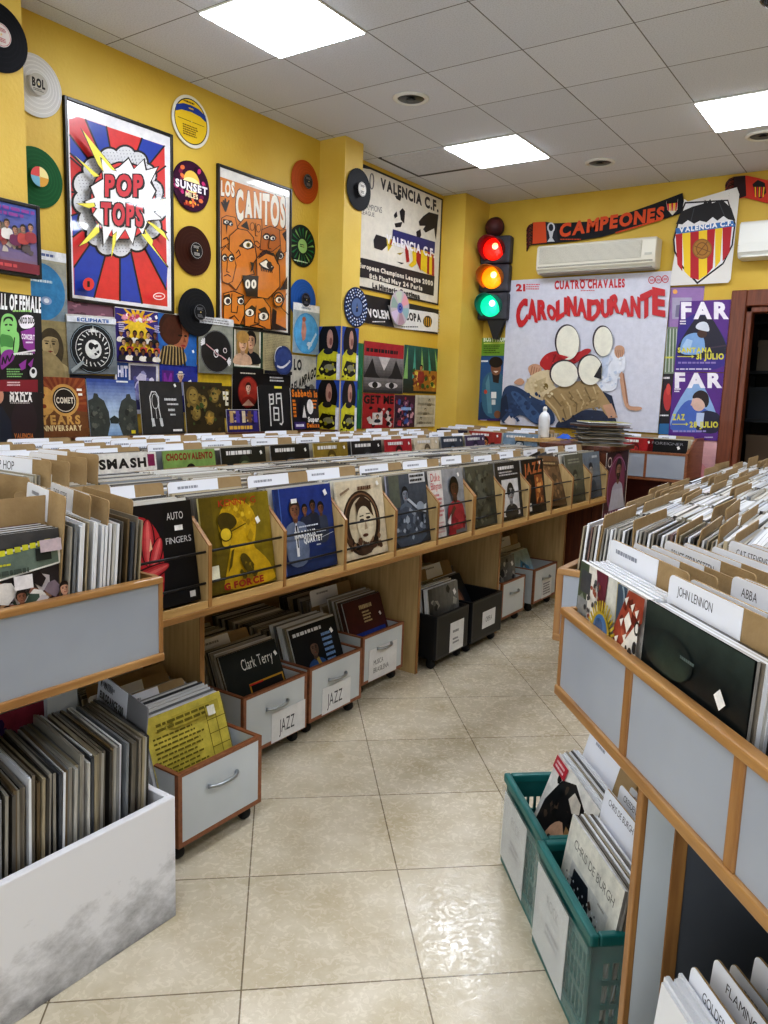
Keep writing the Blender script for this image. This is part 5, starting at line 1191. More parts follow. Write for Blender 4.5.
# ------------------------------------------------------------------ covers in the front row
def art_fingers():
    A = Art(1, 1, '#101014')
    A.sm = True; A.poly([(.0, 0), (.6, 0), (.66, 1), (0, 1)], '#14121a'); A.poly([(0, .05), (.1, .0), (.5, .0), (.58, .2), (.62, .62), (.5, .86), (.3, .92), (.1, .8), (0, .85)], '#b02a34')
    for (x0, y0, x1, y1), w in (((.06, .84, .2, .46), .13), ((.28, .88, .3, .5), .12), ((.46, .84, .42, .45), .12), ((.58, .66, .46, .4), .1), ((.02, .26, .62, .4), .11), ((.05, .12, .5, .2), .12)):
        for f, c in ((1.25, '#3a0d14'), (1, '#b2303a'), (.66, '#c94a50'), (.3, '#de6f6e')):
            d = math.hypot(x1 - x0, y1 - y0); r = math.degrees(math.atan2(y1 - y0, x1 - x0)); A.ell((x0 + x1) / 2, (y0 + y1) / 2, d * .56 * (.9 + .1 * f), w * .56 * f, c, 20, rot=r)
    for x, y in ((.3, .6), (.44, .56)): A.poly([(x, y), (x + .04, y + .02), (x + .03, y + .12)], '#f0c8a8')
    A.patches(['#d24a50', '#8a1c28', '#70141e'], 14, .04, .09, .02, .02, .58, .4)
    A.text('AUTO', .68, .83, .88, .9, '#d9d9dc', 0); A.text('FINGERS', .64, .6, .95, .66, '#cfcfd2', 0); A.rect(.76, .72, .86, .77, '#ececec'); A.rect(.86, .05, .93, .11, '#c9c9c9'); return A
def art_yellow():
    Y, B = '#c9a41f', '#57490f'
    A = Art(1, 1, '#6b5c16'); A.sm = True; A.grad('#5a4c12', '#8a781c', 6, vert=False)
    A.poly([(.2, 0), (.28, .22), (.36, .42), (.38, .5), (.28, .55), (.22, .66), (.24, .78), (.32, .9), (.48, .95), (.64, .92), (.76, .8), (.78, .66), (.74, .5), (.7, .42), (.78, .36), (.9, .25), (.98, .1), (1, 0)], Y)
    A.patches(['#b3921c', '#d8b838', '#a5861a'], 40, .02, .05, .3, .62, .78, .94); A.poly([(.2, .76), (.28, .84), (.44, .8), (.5, .7), (.4, .64), (.26, .62)], '#463a0c'); A.poly([(.26, .6), (.24, .5), (.3, .46), (.38, .5), (.36, .6)], '#d2b030'); A.ell(.31, .6, .08, .07, '#d8bb34', 14); A.arc(.31, .6, .08, .07, .014, B); A.line([(.38, .62), (.6, .68)], .012, B)
    A.poly([(.46, .36), (.56, .38), (.68, .2), (.6, .12), (.5, .22)], B); A.patches([B, '#8a7318'], 12, .02, .06, .4, .05, .75, .3); A.poly([(.6, .54), (.66, .62), (.7, .55), (.66, .48)], '#a88a1c'); A.poly([(.36, .42), (.28, .2), (.34, .26), (.4, .44)], B)
    A.text('KENNY G', .24, .89, .78, .96, '#b03022', 0); A.text('G FORCE', .2, .03, .78, .1, '#9a2a22', 1); A.rect(.02, .16, .16, .3, '#e6e4cf'); A.sticker(.78, .7, .035); return A
def art_suits():
    A = Art(1, 1, '#1d2f6e'); A.grad('#26355c', '#223a86', 8); A.rect(0, 0, .07, 1, '#20356e'); A.rect(.07, 0, .085, 1, '#4a6ab0')
    A.person(.78, .72, .07, '#6d4a38', '#1a1412', '#3a4152', 5); A.person(.63, .76, .065, '#5e3f30', '#14100e', '#22283a', 5); A.person(.48, .73, .06, '#7a5440', '#1a1412', '#2a3145', 5)
    A.person(.3, .74, .11, '#7d5642', '#3a2a22', '#6a7690', 5, wide=1.05); A.poly([(.27, .52), (.3, .6), (.33, .52), (.31, .2), (.27, .2)], '#e3e4e8'); A.poly([(.285, .56), (.315, .56), (.31, .3), (.29, .3)], '#20242e')
    A.scrib(.34, .52, .7, .55, '#cfd6e2', 1); A.text('MARSALIS', .25, .41, .62, .49, '#e8eaee', 1); A.text('QUARTET', .4, .34, .74, .41, '#e8eaee', 1); A.scrib(.64, .43, .86, .47, '#cfd6e2', 1); A.line([(.72, .37), (.95, .41)], .006, '#cfd6e2'); A.scrib(.62, .28, .7, .31, '#cfd6e2', 1); A.rect(.24, .82, .34, .87, '#e8e8e8'); A.sticker(.86, .9, .035); return A
def art_ring():
    A = Art(1, 1, '#d4c8b0'); A.ell(.48, .44, .4, .42, '#3b2a20', 32, rot=-8); A.ell(.5, .45, .29, .33, '#cbbda2', 28, rot=-8)
    A.arc(.48, .44, .36, .38, .02, '#7a5a42', seg=30); A.patches(['#5a3f2e', '#2a1c15', '#8a6a4e'], 20, .03, .07, .1, .05, .9, .3)
    A.poly([(.35, .7), (.5, .8), (.68, .7), (.72, .5), (.62, .6), (.45, .62), (.38, .5)], '#3b2a20'); A.ell(.53, .42, .17, .24, '#d8ccb2', 22, rot=10); A.ell(.46, .48, .05, .018, '#2a1d16', 10); A.ell(.6, .5, .05, .018, '#2a1d16', 10); A.line([(.42, .53), (.5, .535)], .014, '#2a1d16'); A.line([(.56, .55), (.65, .55)], .014, '#2a1d16'); A.poly([(.53, .48), (.57, .36), (.5, .35)], '#a8957a'); A.ell(.51, .28, .06, .022, '#5a3428', 12); A.poly([(.3, .08), (.5, .2), (.66, .12), (.6, .04), (.4, .03)], '#4a3528')
    A.scrib(.42, .86, .72, .92, '#5a3a28', 1, .8); A.line([(.06, .84), (.24, .9)], .03, '#8a7662'); A.sticker(.86, .93, .03); return A
def art_trumpet():
    A = Art(1, 1, '#3c434e'); A.grad('#2a303a', '#4e5662', 8); A.rect(.05, .55, .3, 1, '#5a5f56'); A.rect(.56, .86, .98, 1, '#c9ccd0'); A.scrib(.58, .87, .96, .99, '#22262c', 2)
    A.person(.42, .72, .1, '#7a8290', '#1c2026', '#5d6878', 4); A.poly([(.1, .1), (.2, .5), (.4, .55), (.62, .5), (.9, .1), (.7, 0), (.2, 0)], '#4a5362'); A.poly([(.45, .64), (.5, .66), (.75, .5), (.95, .55), (.92, .42), (.74, .46)], '#aab2bd'); A.ell(.78, .52, .1, .07, '#8d97a4'); A.line([(.5, .5), (.62, .42)], .05, '#8a93a0'); A.patches(['#6b7686', '#9aa4b2', '#39414d'], 26, .03, .07, .1, .05, .95, .45); return A
def art_redsuit():
    A = Art(1, 1, '#8f9094'); A.rect(0, 0, .36, 1, '#d9d5d2'); A.grad('#77787c', '#9a9ca2', 6, .36, 0, 1, 1)
    A.text('Duke', .04, .84, .3, .96, '#c04a52', 0); A.text('Ellington', .03, .72, .33, .82, '#c04a52', 0); A.scrib(.05, .3, .32, .66, '#c77a80', 6); A.scrib(.05, .06, .3, .24, '#c9a0a2', 4)
    A.person(.66, .7, .16, '#4f3226', '#14100e', '#a03038', 3, wide=.95); A.poly([(.38, .0), (.44, .34), (.6, .42), (.6, 0)], '#8f2830'); A.line([(.48, .28), (.62, .4)], .07, '#5a3a2c'); A.poly([(.36, .2), (.5, .32), (.46, .14)], '#d9d6d4'); A.patches(['#b33a42', '#7d2028'], 14, .04, .07, .45, .02, .98, .3); A.sticker(.8, .9, .03); return A
def art_murk():
    A = Art(1, 1, '#3d3f3a'); A.grad('#33342f', '#4c4e46', 10); A.ell(.5, .6, .2, .26, '#565850'); A.poly([(.1, 0), (.25, .35), (.75, .35), (.92, 0)], '#474942'); A.patches(['#5a5c52', '#2e302b', '#686a5e', '#3a3d35'], 40, .04, .1); return A
def art_blues():
    A = Art(1, 1, '#26272b'); A.scrib(.12, .87, .9, .94, '#dcdcde', 1, .8); A.scrib(.14, .76, .88, .85, '#b9b9bc', 2); A.rect(.2, .06, .86, .7, '#c9c9cb'); A.person(.53, .46, .16, '#8d8d90', '#18181a', '#2f2f33', 1.6); A.ell(.45, .48, .07, .05, '#1a1a1c'); A.ell(.62, .48, .07, .05, '#1a1a1c'); return A
def art_jazz():
    A = Art(1, 1, '#23201f'); A.text('JAZZ', .12, .72, .92, .92, '#b0693e', 1, slope=.05); A.rect(.12, .1, .6, .66, '#17171c'); A.rect(.55, .16, .9, .7, '#8d4f2c'); A.patches(['#b5743c', '#5a2f1c', '#d09a5a'], 18, .04, .08, .55, .1, .95, .68); A.ell(.3, .5, .1, .14, '#4a2e22'); A.rect(.22, .05, .32, .2, '#d9d6cf'); A.sticker(.82, .92, .03); return A
def art_brown():
    A = Art(1, 1, '#6b5138'); A.grad('#54402c', '#7d6146', 8); A.patches(['#8a6a4a', '#4a3826', '#9a7c58', '#5f4630'], 36, .04, .12); A.rect(.1, .8, .9, .9, '#5a4630'); A.scrib(.14, .82, .8, .88, '#b59c74', 1); A.sticker(.1, .92, .03); return A
def art_olive():
    A = Art(1, 1, '#56574a'); A.grad('#484a3e', '#66675a', 8); A.rect(.1, .78, .9, .94, '#63645a'); A.scrib(.14, .8, .84, .92, '#97988a', 2); A.person(.5, .5, .16, '#7d7c6a', '#33342c', '#4a4b40', 2); return A
def art_slate():
    A = Art(1, 1, '#5a6472'); A.grad('#48515e', '#727e8c', 8); A.person(.4, .6, .16, '#a39c94', '#2b2f36', '#3d4652', 2.4, turn=.5); A.scrib(.5, .85, .95, .94, '#c9d0d8', 1); return A
FRONT = [('black and red record of gripping fingers, first bin of the front row', art_fingers, '#1a1a1d'), ('yellow record of a man in round glasses, second bin of the front row', art_yellow, '#b8ae7a'), ('navy record of four men in suits', art_suits, '#3a4f86'),
         ('cream record with a brown oval ring around a face', art_ring, '#d8cfbc'), ('dark blue-grey record of a trumpet player', art_trumpet, '#aab'), ('record of a man in a red suit beside red lettering', art_redsuit, '#d9d5d2'),
         ('murky grey-green record right after the red suit record', art_murk, '#777'), ('black record with a framed black and white portrait', art_blues, '#888'), ('dark record with orange letters JAZZ', art_jazz, '#999'),
         ('brown record leaning askew in the tenth bin of the front row', art_brown, '#8a7a66'), ('olive grey record in the eleventh bin of the front row', art_olive, '#8a8a80'), ('slate blue record in the last bin of the front row', art_slate, '#8a929a')]

# ------------------------------------------------------------------ the long left table: front row of open bins, two racks end to end
FX = -1.78
def front_rack(Y0, n, pitch, label, legs):
    t = thing('record_rack', label, 'record rack', (-2.2, Y0, 0)); L = n * pitch; ox = 2.2
    mb = MB(); mb.box(-2.63 + ox, FX + ox - .004, 0, L, .748, .765); mb.build('table_board', M_BIRCHY, t, bevel=.002)
    mb = MB(); mb.box(FX + ox - .004, FX + ox + .006, 0, L, .746, .767); mb.build('edge_trim', M_OAK, t, bevel=.002)
    mb = MB(); mb.box(FX + ox - .012, FX + ox - .001, .007, L - .007, .767, .79); mb.build('front_lip', M_BIRCHY, t)
    for k in range(n + 1):
        y = k * pitch; mb = MB(); pr = [(FX + ox - .002, .765), (FX + ox - .002, .965), (FX + ox - .085, 1.045), (-2.62 + ox, 1.065), (-2.62 + ox, .765)]
        th = .013 if 0 < k < n else .013
        mb.prism(pr, max(0, y - th / 2), min(L, y + th / 2) if k < n else L, 'y'); 
        if k == 0: mb = MB(); mb.prism(pr, 0, th, 'y')
        if k == n: mb = MB(); mb.prism(pr, L - th, L, 'y')
        mb.build('bin_side', M_BIRCH, t, bevel=.0015)
        e = MB(); yy = min(max(y, .0065), L - .0065)
        e.prism([(FX + ox - .002, .77), (FX + ox + .002, .77), (FX + ox + .002, .967), (FX + ox - .083, 1.049), (FX + ox - .085, 1.045), (FX + ox - .002, .965)], yy - .0068, yy + .0068, 'y'); e.build('bin_edge', M_OAKV, t)
    for k in range(n):
        for z in (.845, .945):
            mb = MB(); mb.tube([(FX + ox - .012, k * pitch + .008, z), (FX + ox - .012, (k + 1) * pitch - .008, z)], .0042, 8); mb.build('front_rod', M_BLACKM, t, smooth=True)
    mb = MB(); mb.box(-2.63 + ox, -2.615 + ox, 0, L, .765, 1.085); mb.build('back_board', M_BIRCHY, t)
    for y in legs:
        mb = MB(); mb.box(-2.62 + ox, -2.05 + ox, y - Y0 - .011, y - Y0 + .011, 0, .748); p = mb.build('leg_panel', M_BIRCH, t, bevel=.002)
        mb = MB(); mb.box(-2.05 + ox, -2.047 + ox, y - Y0 - .011, y - Y0 + .011, 0, .748); mb.build('edge_band', M_OAKV, p)
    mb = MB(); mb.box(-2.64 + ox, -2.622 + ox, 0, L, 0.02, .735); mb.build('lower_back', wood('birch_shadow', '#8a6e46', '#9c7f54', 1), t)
    return t
front_rack(1.29, 6, .3467, 'nearer birch record rack with six bins, yellow and navy records in front', [1.845, 3.32])
front_rack(3.37, 6, .327, 'farther birch record rack with six bins, JAZZ record in front', [4.24, 5.30])
k = 0
for Y0, n, p in ((1.29, 6, .3467), (3.37, 6, .327)):
    for i in range(n):
        lab, fn, side = FRONT[k]; yc = Y0 + (i + .5) * p + .002; w = min(S, p - .02)
        lean = R(-9); roll = 0
        if k == 9: roll, lean = R(4), R(-17)
        o = sleeve(lab, (-1.806, yc, .792 + (.008 if roll else 0)), R(90), lean, fn(), th=.008, w=w, h=S, roll=roll, side=side)
        # bags behind it, and tabbed dividers
        x = -1.835
        if k == 9:
            for q in range(3):
                edge('sleeve leaning behind the brown record in the tenth bin', 'sleeves leaning in the tenth bin of the front row', (-1.84 - q * .03, yc - .02 * q, .80), R(90), R(-15), R(-5 - 2 * q), 1)
            x = -1.95
        divs = [.13, .26, .40, .56, .68]
        while x > -2.59:
            stuff_sleeve(x, yc + rnd.uniform(-.006, .006), .79 + rnd.uniform(-.006, .006), R(90) + rnd.uniform(-.01, .01), R(-9) * (1 if x > -2.35 else .4), .0098, w)
            x -= rnd.uniform(.0100, .0112)
        for j, d in enumerate(divs):
            xx = -1.83 - d + rnd.uniform(-.03, .03)
            if j == 0: xx = -1.93 + rnd.uniform(-.02, .01)
            txt = None
            near = ('bin with the ' + lab.split(',')[0].split(' of ')[0].replace(' record', '') + ' record') if j == 0 else None
            divider(('tabbed divider right behind the ' + lab.split(',')[0].replace(' of the front row', '')) if j == 0 else 'white-tabbed cardboard divider deeper in the front row of bins', (xx, yc, .79), R(90), R(-9) * (1 if xx > -2.3 else .4), txt or '~%d' % (j % 5), w=min(.33, p - .012), h=(.352 if j == 0 else .314) + rnd.uniform(-.006, .008), frac=.62 if j % 3 else .66, lh=.06,
                    group=None if j == 0 else 'dividers deeper in the front row of bins')
        k += 1
# ------------------------------------------------------------------ second row of the left table
def art_smash():
    A = Art(1, 1, '#e4e3df'); A.text('SMASH', .05, .80, .82, .93, '#1d1c1e', 1); A.rect(.85, .80, .97, .97, '#8a2a5a'); A.patches(['#1d1c1e'], 6, .03, .05, .05, .2, .95, .6); return A
def art_greenhead():
    A = Art(1, 1, '#7fa05a'); A.text('CHOCOVALENTO', .05, .86, .95, .96, '#8a2f20', 1); A.person(.5, .66, .12, '#4a2e20', '#17110d', '#6a4a2a', 1.8); return A
def art_c(bg, a, b, t=None, tc='#ddd', seed=0):
    A = Art(1, 1, bg); A.patches([a, b, bg], 18, .05, .13, 0, 0, 1, .75)
    A.person(.5, .70, .15, a, b, bg, 2); A.scrib(.1, .87, .8, .96, tc, 1, .7); A.sticker(.88, .9, .03); return A
t = thing('record_rack', 'second record rack along the wall side, SMASH record in front', 'record rack', (-3.2, .89, 0)); L = 4.62
mb = MB(); mb.box(-.46, .46, 0, L, .78, .81); mb.build('table_board', M_BIRCHY, t)
mb = MB(); mb.box(.44, .462, 0, L, .81, 1.02); mb.build('front_board', M_OAK, t, bevel=.003)
mb = MB(); mb.box(-.46, -.445, 0, L, .81, 1.08); mb.build('back_board', M_BIRCHY, t)
for kk in range(14):
    y = min(kk * .3555, L - .012); mb = MB(); mb.box(-.44, .43, y, y + .012, .81, 1.05); mb.build('bin_side', M_BIRCH, t)
for y in (.02, 1.5, 3.1, L - .04):
    mb = MB(); mb.box(-.42, .40, y, y + .022, 0, .78); mb.build('leg_panel', M_BIRCH, t)
ROW2 = {3: ('white record lettered SMASH in the second row', art_smash(), '#ddd'), 4: ('green record of a small dark head with dark red lettering', art_greenhead(), '#8aa066'),
        5: ('dark record with a greenish portrait, next to the green record in the second row', art_c('#1f2220', '#6d7a5c', '#2f3a2c'), '#999'), 6: ('black record with a blue label corner in the second row', art_c('#17191c', '#2a3a4a', '#1c2126'), '#aaa'),
        7: ('mustard record in the second row', art_c('#8a7530', '#a8924a', '#5a4a1c'), '#c2b27a'), 8: ('black and grey record left of the red one in the second row', art_c('#232326', '#55555a', '#303034'), '#999'),
        9: ('red record in the second row', art_c('#a82a34', '#d06a6a', '#3a1216'), '#b55'), 10: ('cream record with a pencil-like face in the second row', art_c('#d0c4ac', '#b5a88e', '#6d5f4c'), '#d8d0c0'), 11: ('slate record near the far end of the second row', art_c('#3c4450', '#7a8694', '#242a32'), '#999'), 12: ('violet record near the far end of the second row', art_c('#4a3a5a', '#8a7a94', '#2a2034'), '#999'), 13: ('dark record last in the second row', art_c('#24262c', '#5a6470', '#17191e'), '#999')}
for kk in range(13):
    yc = .89 + (kk + .5) * .3555
    if kk in ROW2:
        lab, a, sd = ROW2[kk]; sleeve(lab, (-2.80, yc - .004, .845), R(90), R(-8), a, th=.008, side=sd)
    x = -2.85
    while x > -3.6:
        stuff_sleeve(x, yc + rnd.uniform(-.008, .008), .835 + rnd.uniform(-.008, .008), R(90) + rnd.uniform(-.015, .015), R(-7), .0105); x -= rnd.uniform(.0108, .0118)
    for j, d in enumerate((.09, .22, .36, .52, .66)):
        divider('white-tabbed cardboard divider in the second row of bins', (-2.83 - d + rnd.uniform(-.03, .03), yc + rnd.uniform(-.01, .01), .825), R(90), R(-7), '~%d' % ((j + kk) % 5), w=.33, h=.352 + rnd.uniform(-.012, .014), frac=.64, lh=.06, group='dividers in the second row of bins', lab=True)
# cardboard flats and oak lids between the two rows
for i, (x, y, w, z) in enumerate(((-1.93, 1.28, .30, .80),)):
    divider('plain cardboard divider standing beside the fingers record', (x, y, z), R(90), R(-10), w=w, h=.36, lab=False)
for kk in range(9):
    divider('plain brown divider between the first and second rows of bins', (-2.655 + .015 * (kk % 2), 1.60 + kk * .40, .90), R(90), R(-12), w=.38, h=.20, lab=False, group='plain dividers between the rows')

# ------------------------------------------------------------------ grey bin unit at the left edge, end-on sleeves
t = thing('record_counter', 'grey panelled record bin with oak edges at the left edge', 'record counter', (-1.58, 1.29, 0))
def panel_unit(t, x0, x1, n, zt, zb, depth, posts=True, thick=.018, gm=M_GREY):
    """local: front face on y = 0 looking to -y, x from x0 to x1"""
    p = (x1 - x0) / n
    for k in range(n):
        mb = MB(); mb.box(x0 + k * p + .012, x0 + (k + 1) * p - .012, .003, thick, zb + .02, zt - .016); mb.build('front_panel', gm, t)
    mb = MB(); mb.box(x0, x1, -.004, thick + .004, zt - .018, zt); mb.build('top_rail', M_OAKX, t, bevel=.004)
    mb = MB(); mb.box(x0, x1, -.006, thick + .004, zb, zb + .022); mb.build('bottom_rail', M_OAKX, t, bevel=.004)
    if posts:
        for k in range(n + 1):
            x = x0 + k * p; a, b = max(x0, x - .013), min(x1, x + .013)
            mb = MB(); mb.box(a, b, -.001, thick + .002, zb + .021, zt - .017); mb.build('post', M_OAKV, t, bevel=.002)
    mb = MB(); mb.box(x0, x1, thick, depth, zb + .002, zb + .02); mb.build('bottom_board', M_GREYD, t)
    mb = MB(); mb.box(x0, x1, depth - .015, depth, zb + .02, zt); mb.build('back_board', M_GREYD, t)
t.rotation_euler = (0, 0, R(90))
panel_unit(t, -1.05, 0, 1, .962, .735, .78)
for xx, nm in ((-.015, 'end_panel'), (-1.05, 'end_panel')):
    mb = MB(); mb.box(xx, xx + .015, .02, .78, .757, .945); q = mb.build(nm, M_GREY, t)
    mb = MB(); mb.box(xx, xx + .015, .02, .78, .945, .962); mb.build('edge_trim', M_OAK, q)
mb = MB(); mb.box(-.10, -.004, .385, .402, 0, .735); mb.build('leg_panel', M_GREYL, t)
mb = MB(); mb.box(-1.04, -.02, .62, .64, 0, .735); mb.build('leg_panel', M_GREYD, t)
mb = MB(); mb.box(-1.04, -1.02, .43, .62, 0, .735); mb.build('leg_panel', M_GREYD, t)
def art_radio():
    A = Art(1, 1, '#3a3436'); A.rect(0, .9, 1, 1, '#4a4a4c'); A.patches(['#cfc6c8', '#8a7a84', '#4a5a50', '#b08a6a', '#e0dcd8', '#5a3f4a', '#2a2024', '#9a6a5a'], 90, .04, .11, 0, 0, 1, .72)
    A.poly([(0, .76), (.35, .9), (.6, .84), (.6, .8), (0, .7)], '#d9d8da'); A.poly([(0, .62), (.98, .74), (.98, .93), (0, .82)], '#dcdcd8'); A.poly([(.01, .635), (.96, .75), (.96, .91), (.01, .805)], '#6b7a70')
    
    for k in range(15): A.rect(.05 + k * .058, .80 + k * .0064, .095 + k * .058, .84 + k * .0064, '#c9c93a')
    A.scrib(.36, .775, .62, .80, '#c9c93a', 1); A.scrib(.3, .7, .74, .76, '#4a554e', 1); A.ell(.1, .7, .07, .05, '#17181a'); A.ell(.22, .72, .07, .055, '#17181a'); A.rect(.78, .78, .9, .87, '#2e3331')
    for k in range(9): A.person(.08 + k * .11, .45 + .1 * (k % 3) - .1, .05, ['#b9907a', '#8a5f4a'][k % 2], '#241a16', ['#d6cfd0', '#5a4a66', '#8a8f6a'][k % 3], 1.8)
    A.rect(.8, .84, .97, .93, '#c4b4bc'); A.rect(.58, .6, .72, .7, '#e0dde0'); return A
sleeve('crowded collage record with a green title band at the front of the grey left bin', (-1.612, .885, .80), R(90), R(-7), art_radio(), th=.008)
for i in range(7): edge('sleeve behind the collage record in the grey left bin', 'sleeves behind the collage record in the grey left bin', (-1.632 - i * .012, .885, .80), R(90), R(-6), 0, 2 if i % 2 else 0)
divider('brown divider with a white end label right behind the collage record', (-1.74, .93, .80), R(90), R(-5), '~1', w=.36, h=.375, frac=.45, lh=.085)
for i in range(30): stuff_sleeve(-1.76 - i * .012, .86, .80, R(90), R(-5))
for i in range(18):
    y = 1.066 + i * .0118
    edge('sleeve standing edge-on at the right end of the grey left bin', 'edge-on sleeves at the right end of the grey left bin', (-1.765 + rnd.uniform(-.006, .004), y, .80 + rnd.uniform(-.006, .01)), R(-13 + rnd.uniform(-2, 2)), R(-4), 0, [0, 1, 2, 2, 0, 2, 2, 2, 2, 2, 1, 2, 0, 0, 1, 0, 2, 0][i])
for i, (y, rz, lab, txt) in enumerate(((1.062, -17, True, '~2'), (1.15, -17, True, 'THE PLATTERS'), (1.175, -15, True, '~3'), (1.262, -13, False, ''))):
    divider(['tall divider leaning left of the edge-on sleeves in the grey left bin', 'white labelled divider rising above the edge-on sleeves in the grey left bin', 'second divider rising above the edge-on sleeves in the grey left bin', 'plain brown divider at the right end of the grey left bin'][i], (-1.79 - .03 * (i % 2), y, .80), R(rz), R(-5), txt or '~0', w=.335, h=.39 - .01 * i, frac=.6, lh=.08, lab=lab)
for j in range(2):
    stuff_run(-2.14 - j * .0, .38 + j * .36, 0, .3, 26, .80, R(-3), R(-4))
for i, y in enumerate((.50, .66, .80, .90, 1.02, 1.13)):
    divider('cardboard divider in the back half of the grey left bin', (-2.14, y, .80), R(-4 + i), R(-5), '~%d' % (i % 5), w=.335, h=.37 + .012 * (i % 3), frac=.5, lh=.08, group='dividers in the back half of the grey left bin')
# HIP HOP box behind it
t = thing('record_counter', 'low record bin holding the HIP HOP divider at the left edge', 'record counter', (-2.52, .35, 0))
mb = MB(); mb.box(-.2, .16, 0, 1.3, .80, .815); mb.build('bottom_board', M_BIRCHY, t)
mb = MB(); mb.box(.148, .16, 0, 1.3, .815, 1.03); mb.build('front_board', M_BIRCHY, t)
mb = MB(); mb.box(-.2, .16, 1.288, 1.3, .815, 1.03); mb.build('end_board', M_BIRCH, t)
mb = MB(); mb.box(-.16, .12, .3, .32, 0, .80); mb.build('leg_panel', M_BIRCH, t)
mb = MB(); mb.box(-.16, .12, 1.1, 1.12, 0, .80); mb.build('leg_panel', M_BIRCH, t)
stuff_run(-2.53, .5, 0, .95, 60, .835, R(0), R(-5))
divider('large divider reading HIP HOP at the left edge', (-2.52, 1.43, .83), R(3), R(-4), 'HIP HOP', w=.35, h=.365, frac=.72, lh=.11)
for i, y in enumerate((1.50, 1.56, 1.60)):
    divider('cardboard divider right behind HIP HOP', (-2.50, y, .83), R(2 * i), R(-4), '~%d' % i, w=.33, h=.36 + .01 * i, frac=.5, lh=.08, group='dividers right behind HIP HOP')

# ------------------------------------------------------------------ scuffed white box on the floor
t = thing('record_box', 'scuffed white wooden box full of records on the floor', 'box', (-1.55, 1.30, 0), R(90))
mb = MB(); mb.box(-1.0, 0, 0, .022, .0, .355); mb.build('front_board', M_SCUFF, t, bevel=.003)
mb = MB(); mb.box(-.02, 0, .022, .42, 0, .355); mb.build('end_board', M_SCUFF, t, bevel=.003)
mb = MB(); mb.box(-1.0, -.98, .022, .42, 0, .355); mb.build('end_board', M_SCUFF, t)
mb = MB(); mb.box(-1.0, 0, .40, .42, 0, .355); mb.build('back_board', M_SCUFF, t)
mb = MB(); mb.box(-.98, -.02, .022, .40, .19, .205); mb.build('bottom_board', M_SCUFF, t)
stuff_run(-1.765, .35, 0, .40, 56, .207, R(-11), R(-2), th=.0065)
for i in range(66):
    y = .765 + i * .0079
    edge('thin sleeve packed edge-on in the scuffed white box', 'sleeves packed in the scuffed white box', (-1.765 + rnd.uniform(-.012, .012), y, .207 + rnd.uniform(0, .012) + .018 * (i in (9, 22, 23, 24, 40, 41))), R(-11 + rnd.uniform(-1.2, 1.2)), R(-2 + rnd.uniform(-.6, .6)), 0, 1 if i % 11 else 2)
o = divider('grey divider with a two-line white label at the end of the white box', (-1.80, 1.278, .21), R(-14), R(-6), '', w=.34, h=.385, frac=.62, lh=.085)
A = Art(.21, .085); A.text('M - MAKINA', .02, .05, .11, .072, '#1d1d22', 1); A.text('EURODANCE 200', .02, .015, .19, .037, '#1d1d22', 1)
mb = MB(); A.emit(mb, 1.0, (-.17, -.0032, .30)); q = mb.build('label_print', M_PRINT, o.children[0]); o['label'] = 'grey divider labelled EURODANCE at the end of the scuffed white box'
o.data = o.data.copy(); o.data.materials[0] = mat('grey_card', '#7d7d80', .7)
sleeve('pink and violet patterned record leaning under the grey left bin', (-1.995, 1.075, .215), R(90), R(-6), (lambda A: (A.patches(['#3a1f5a', '#4a2a6a', '#a0405a'], 34, .04, .1), A)[1])(Art(1, 1, '#b04a62')), h=S)
# (it stands on a carton)
t = thing('carton', 'low brown carton under the grey left bin', 'carton', (-2.09, 1.08, 0))
mb = MB(); mb.box(-.15, .13, -.2, .2, 0, .21); mb.build('carton_body', M_CARD, t, bevel=.003)

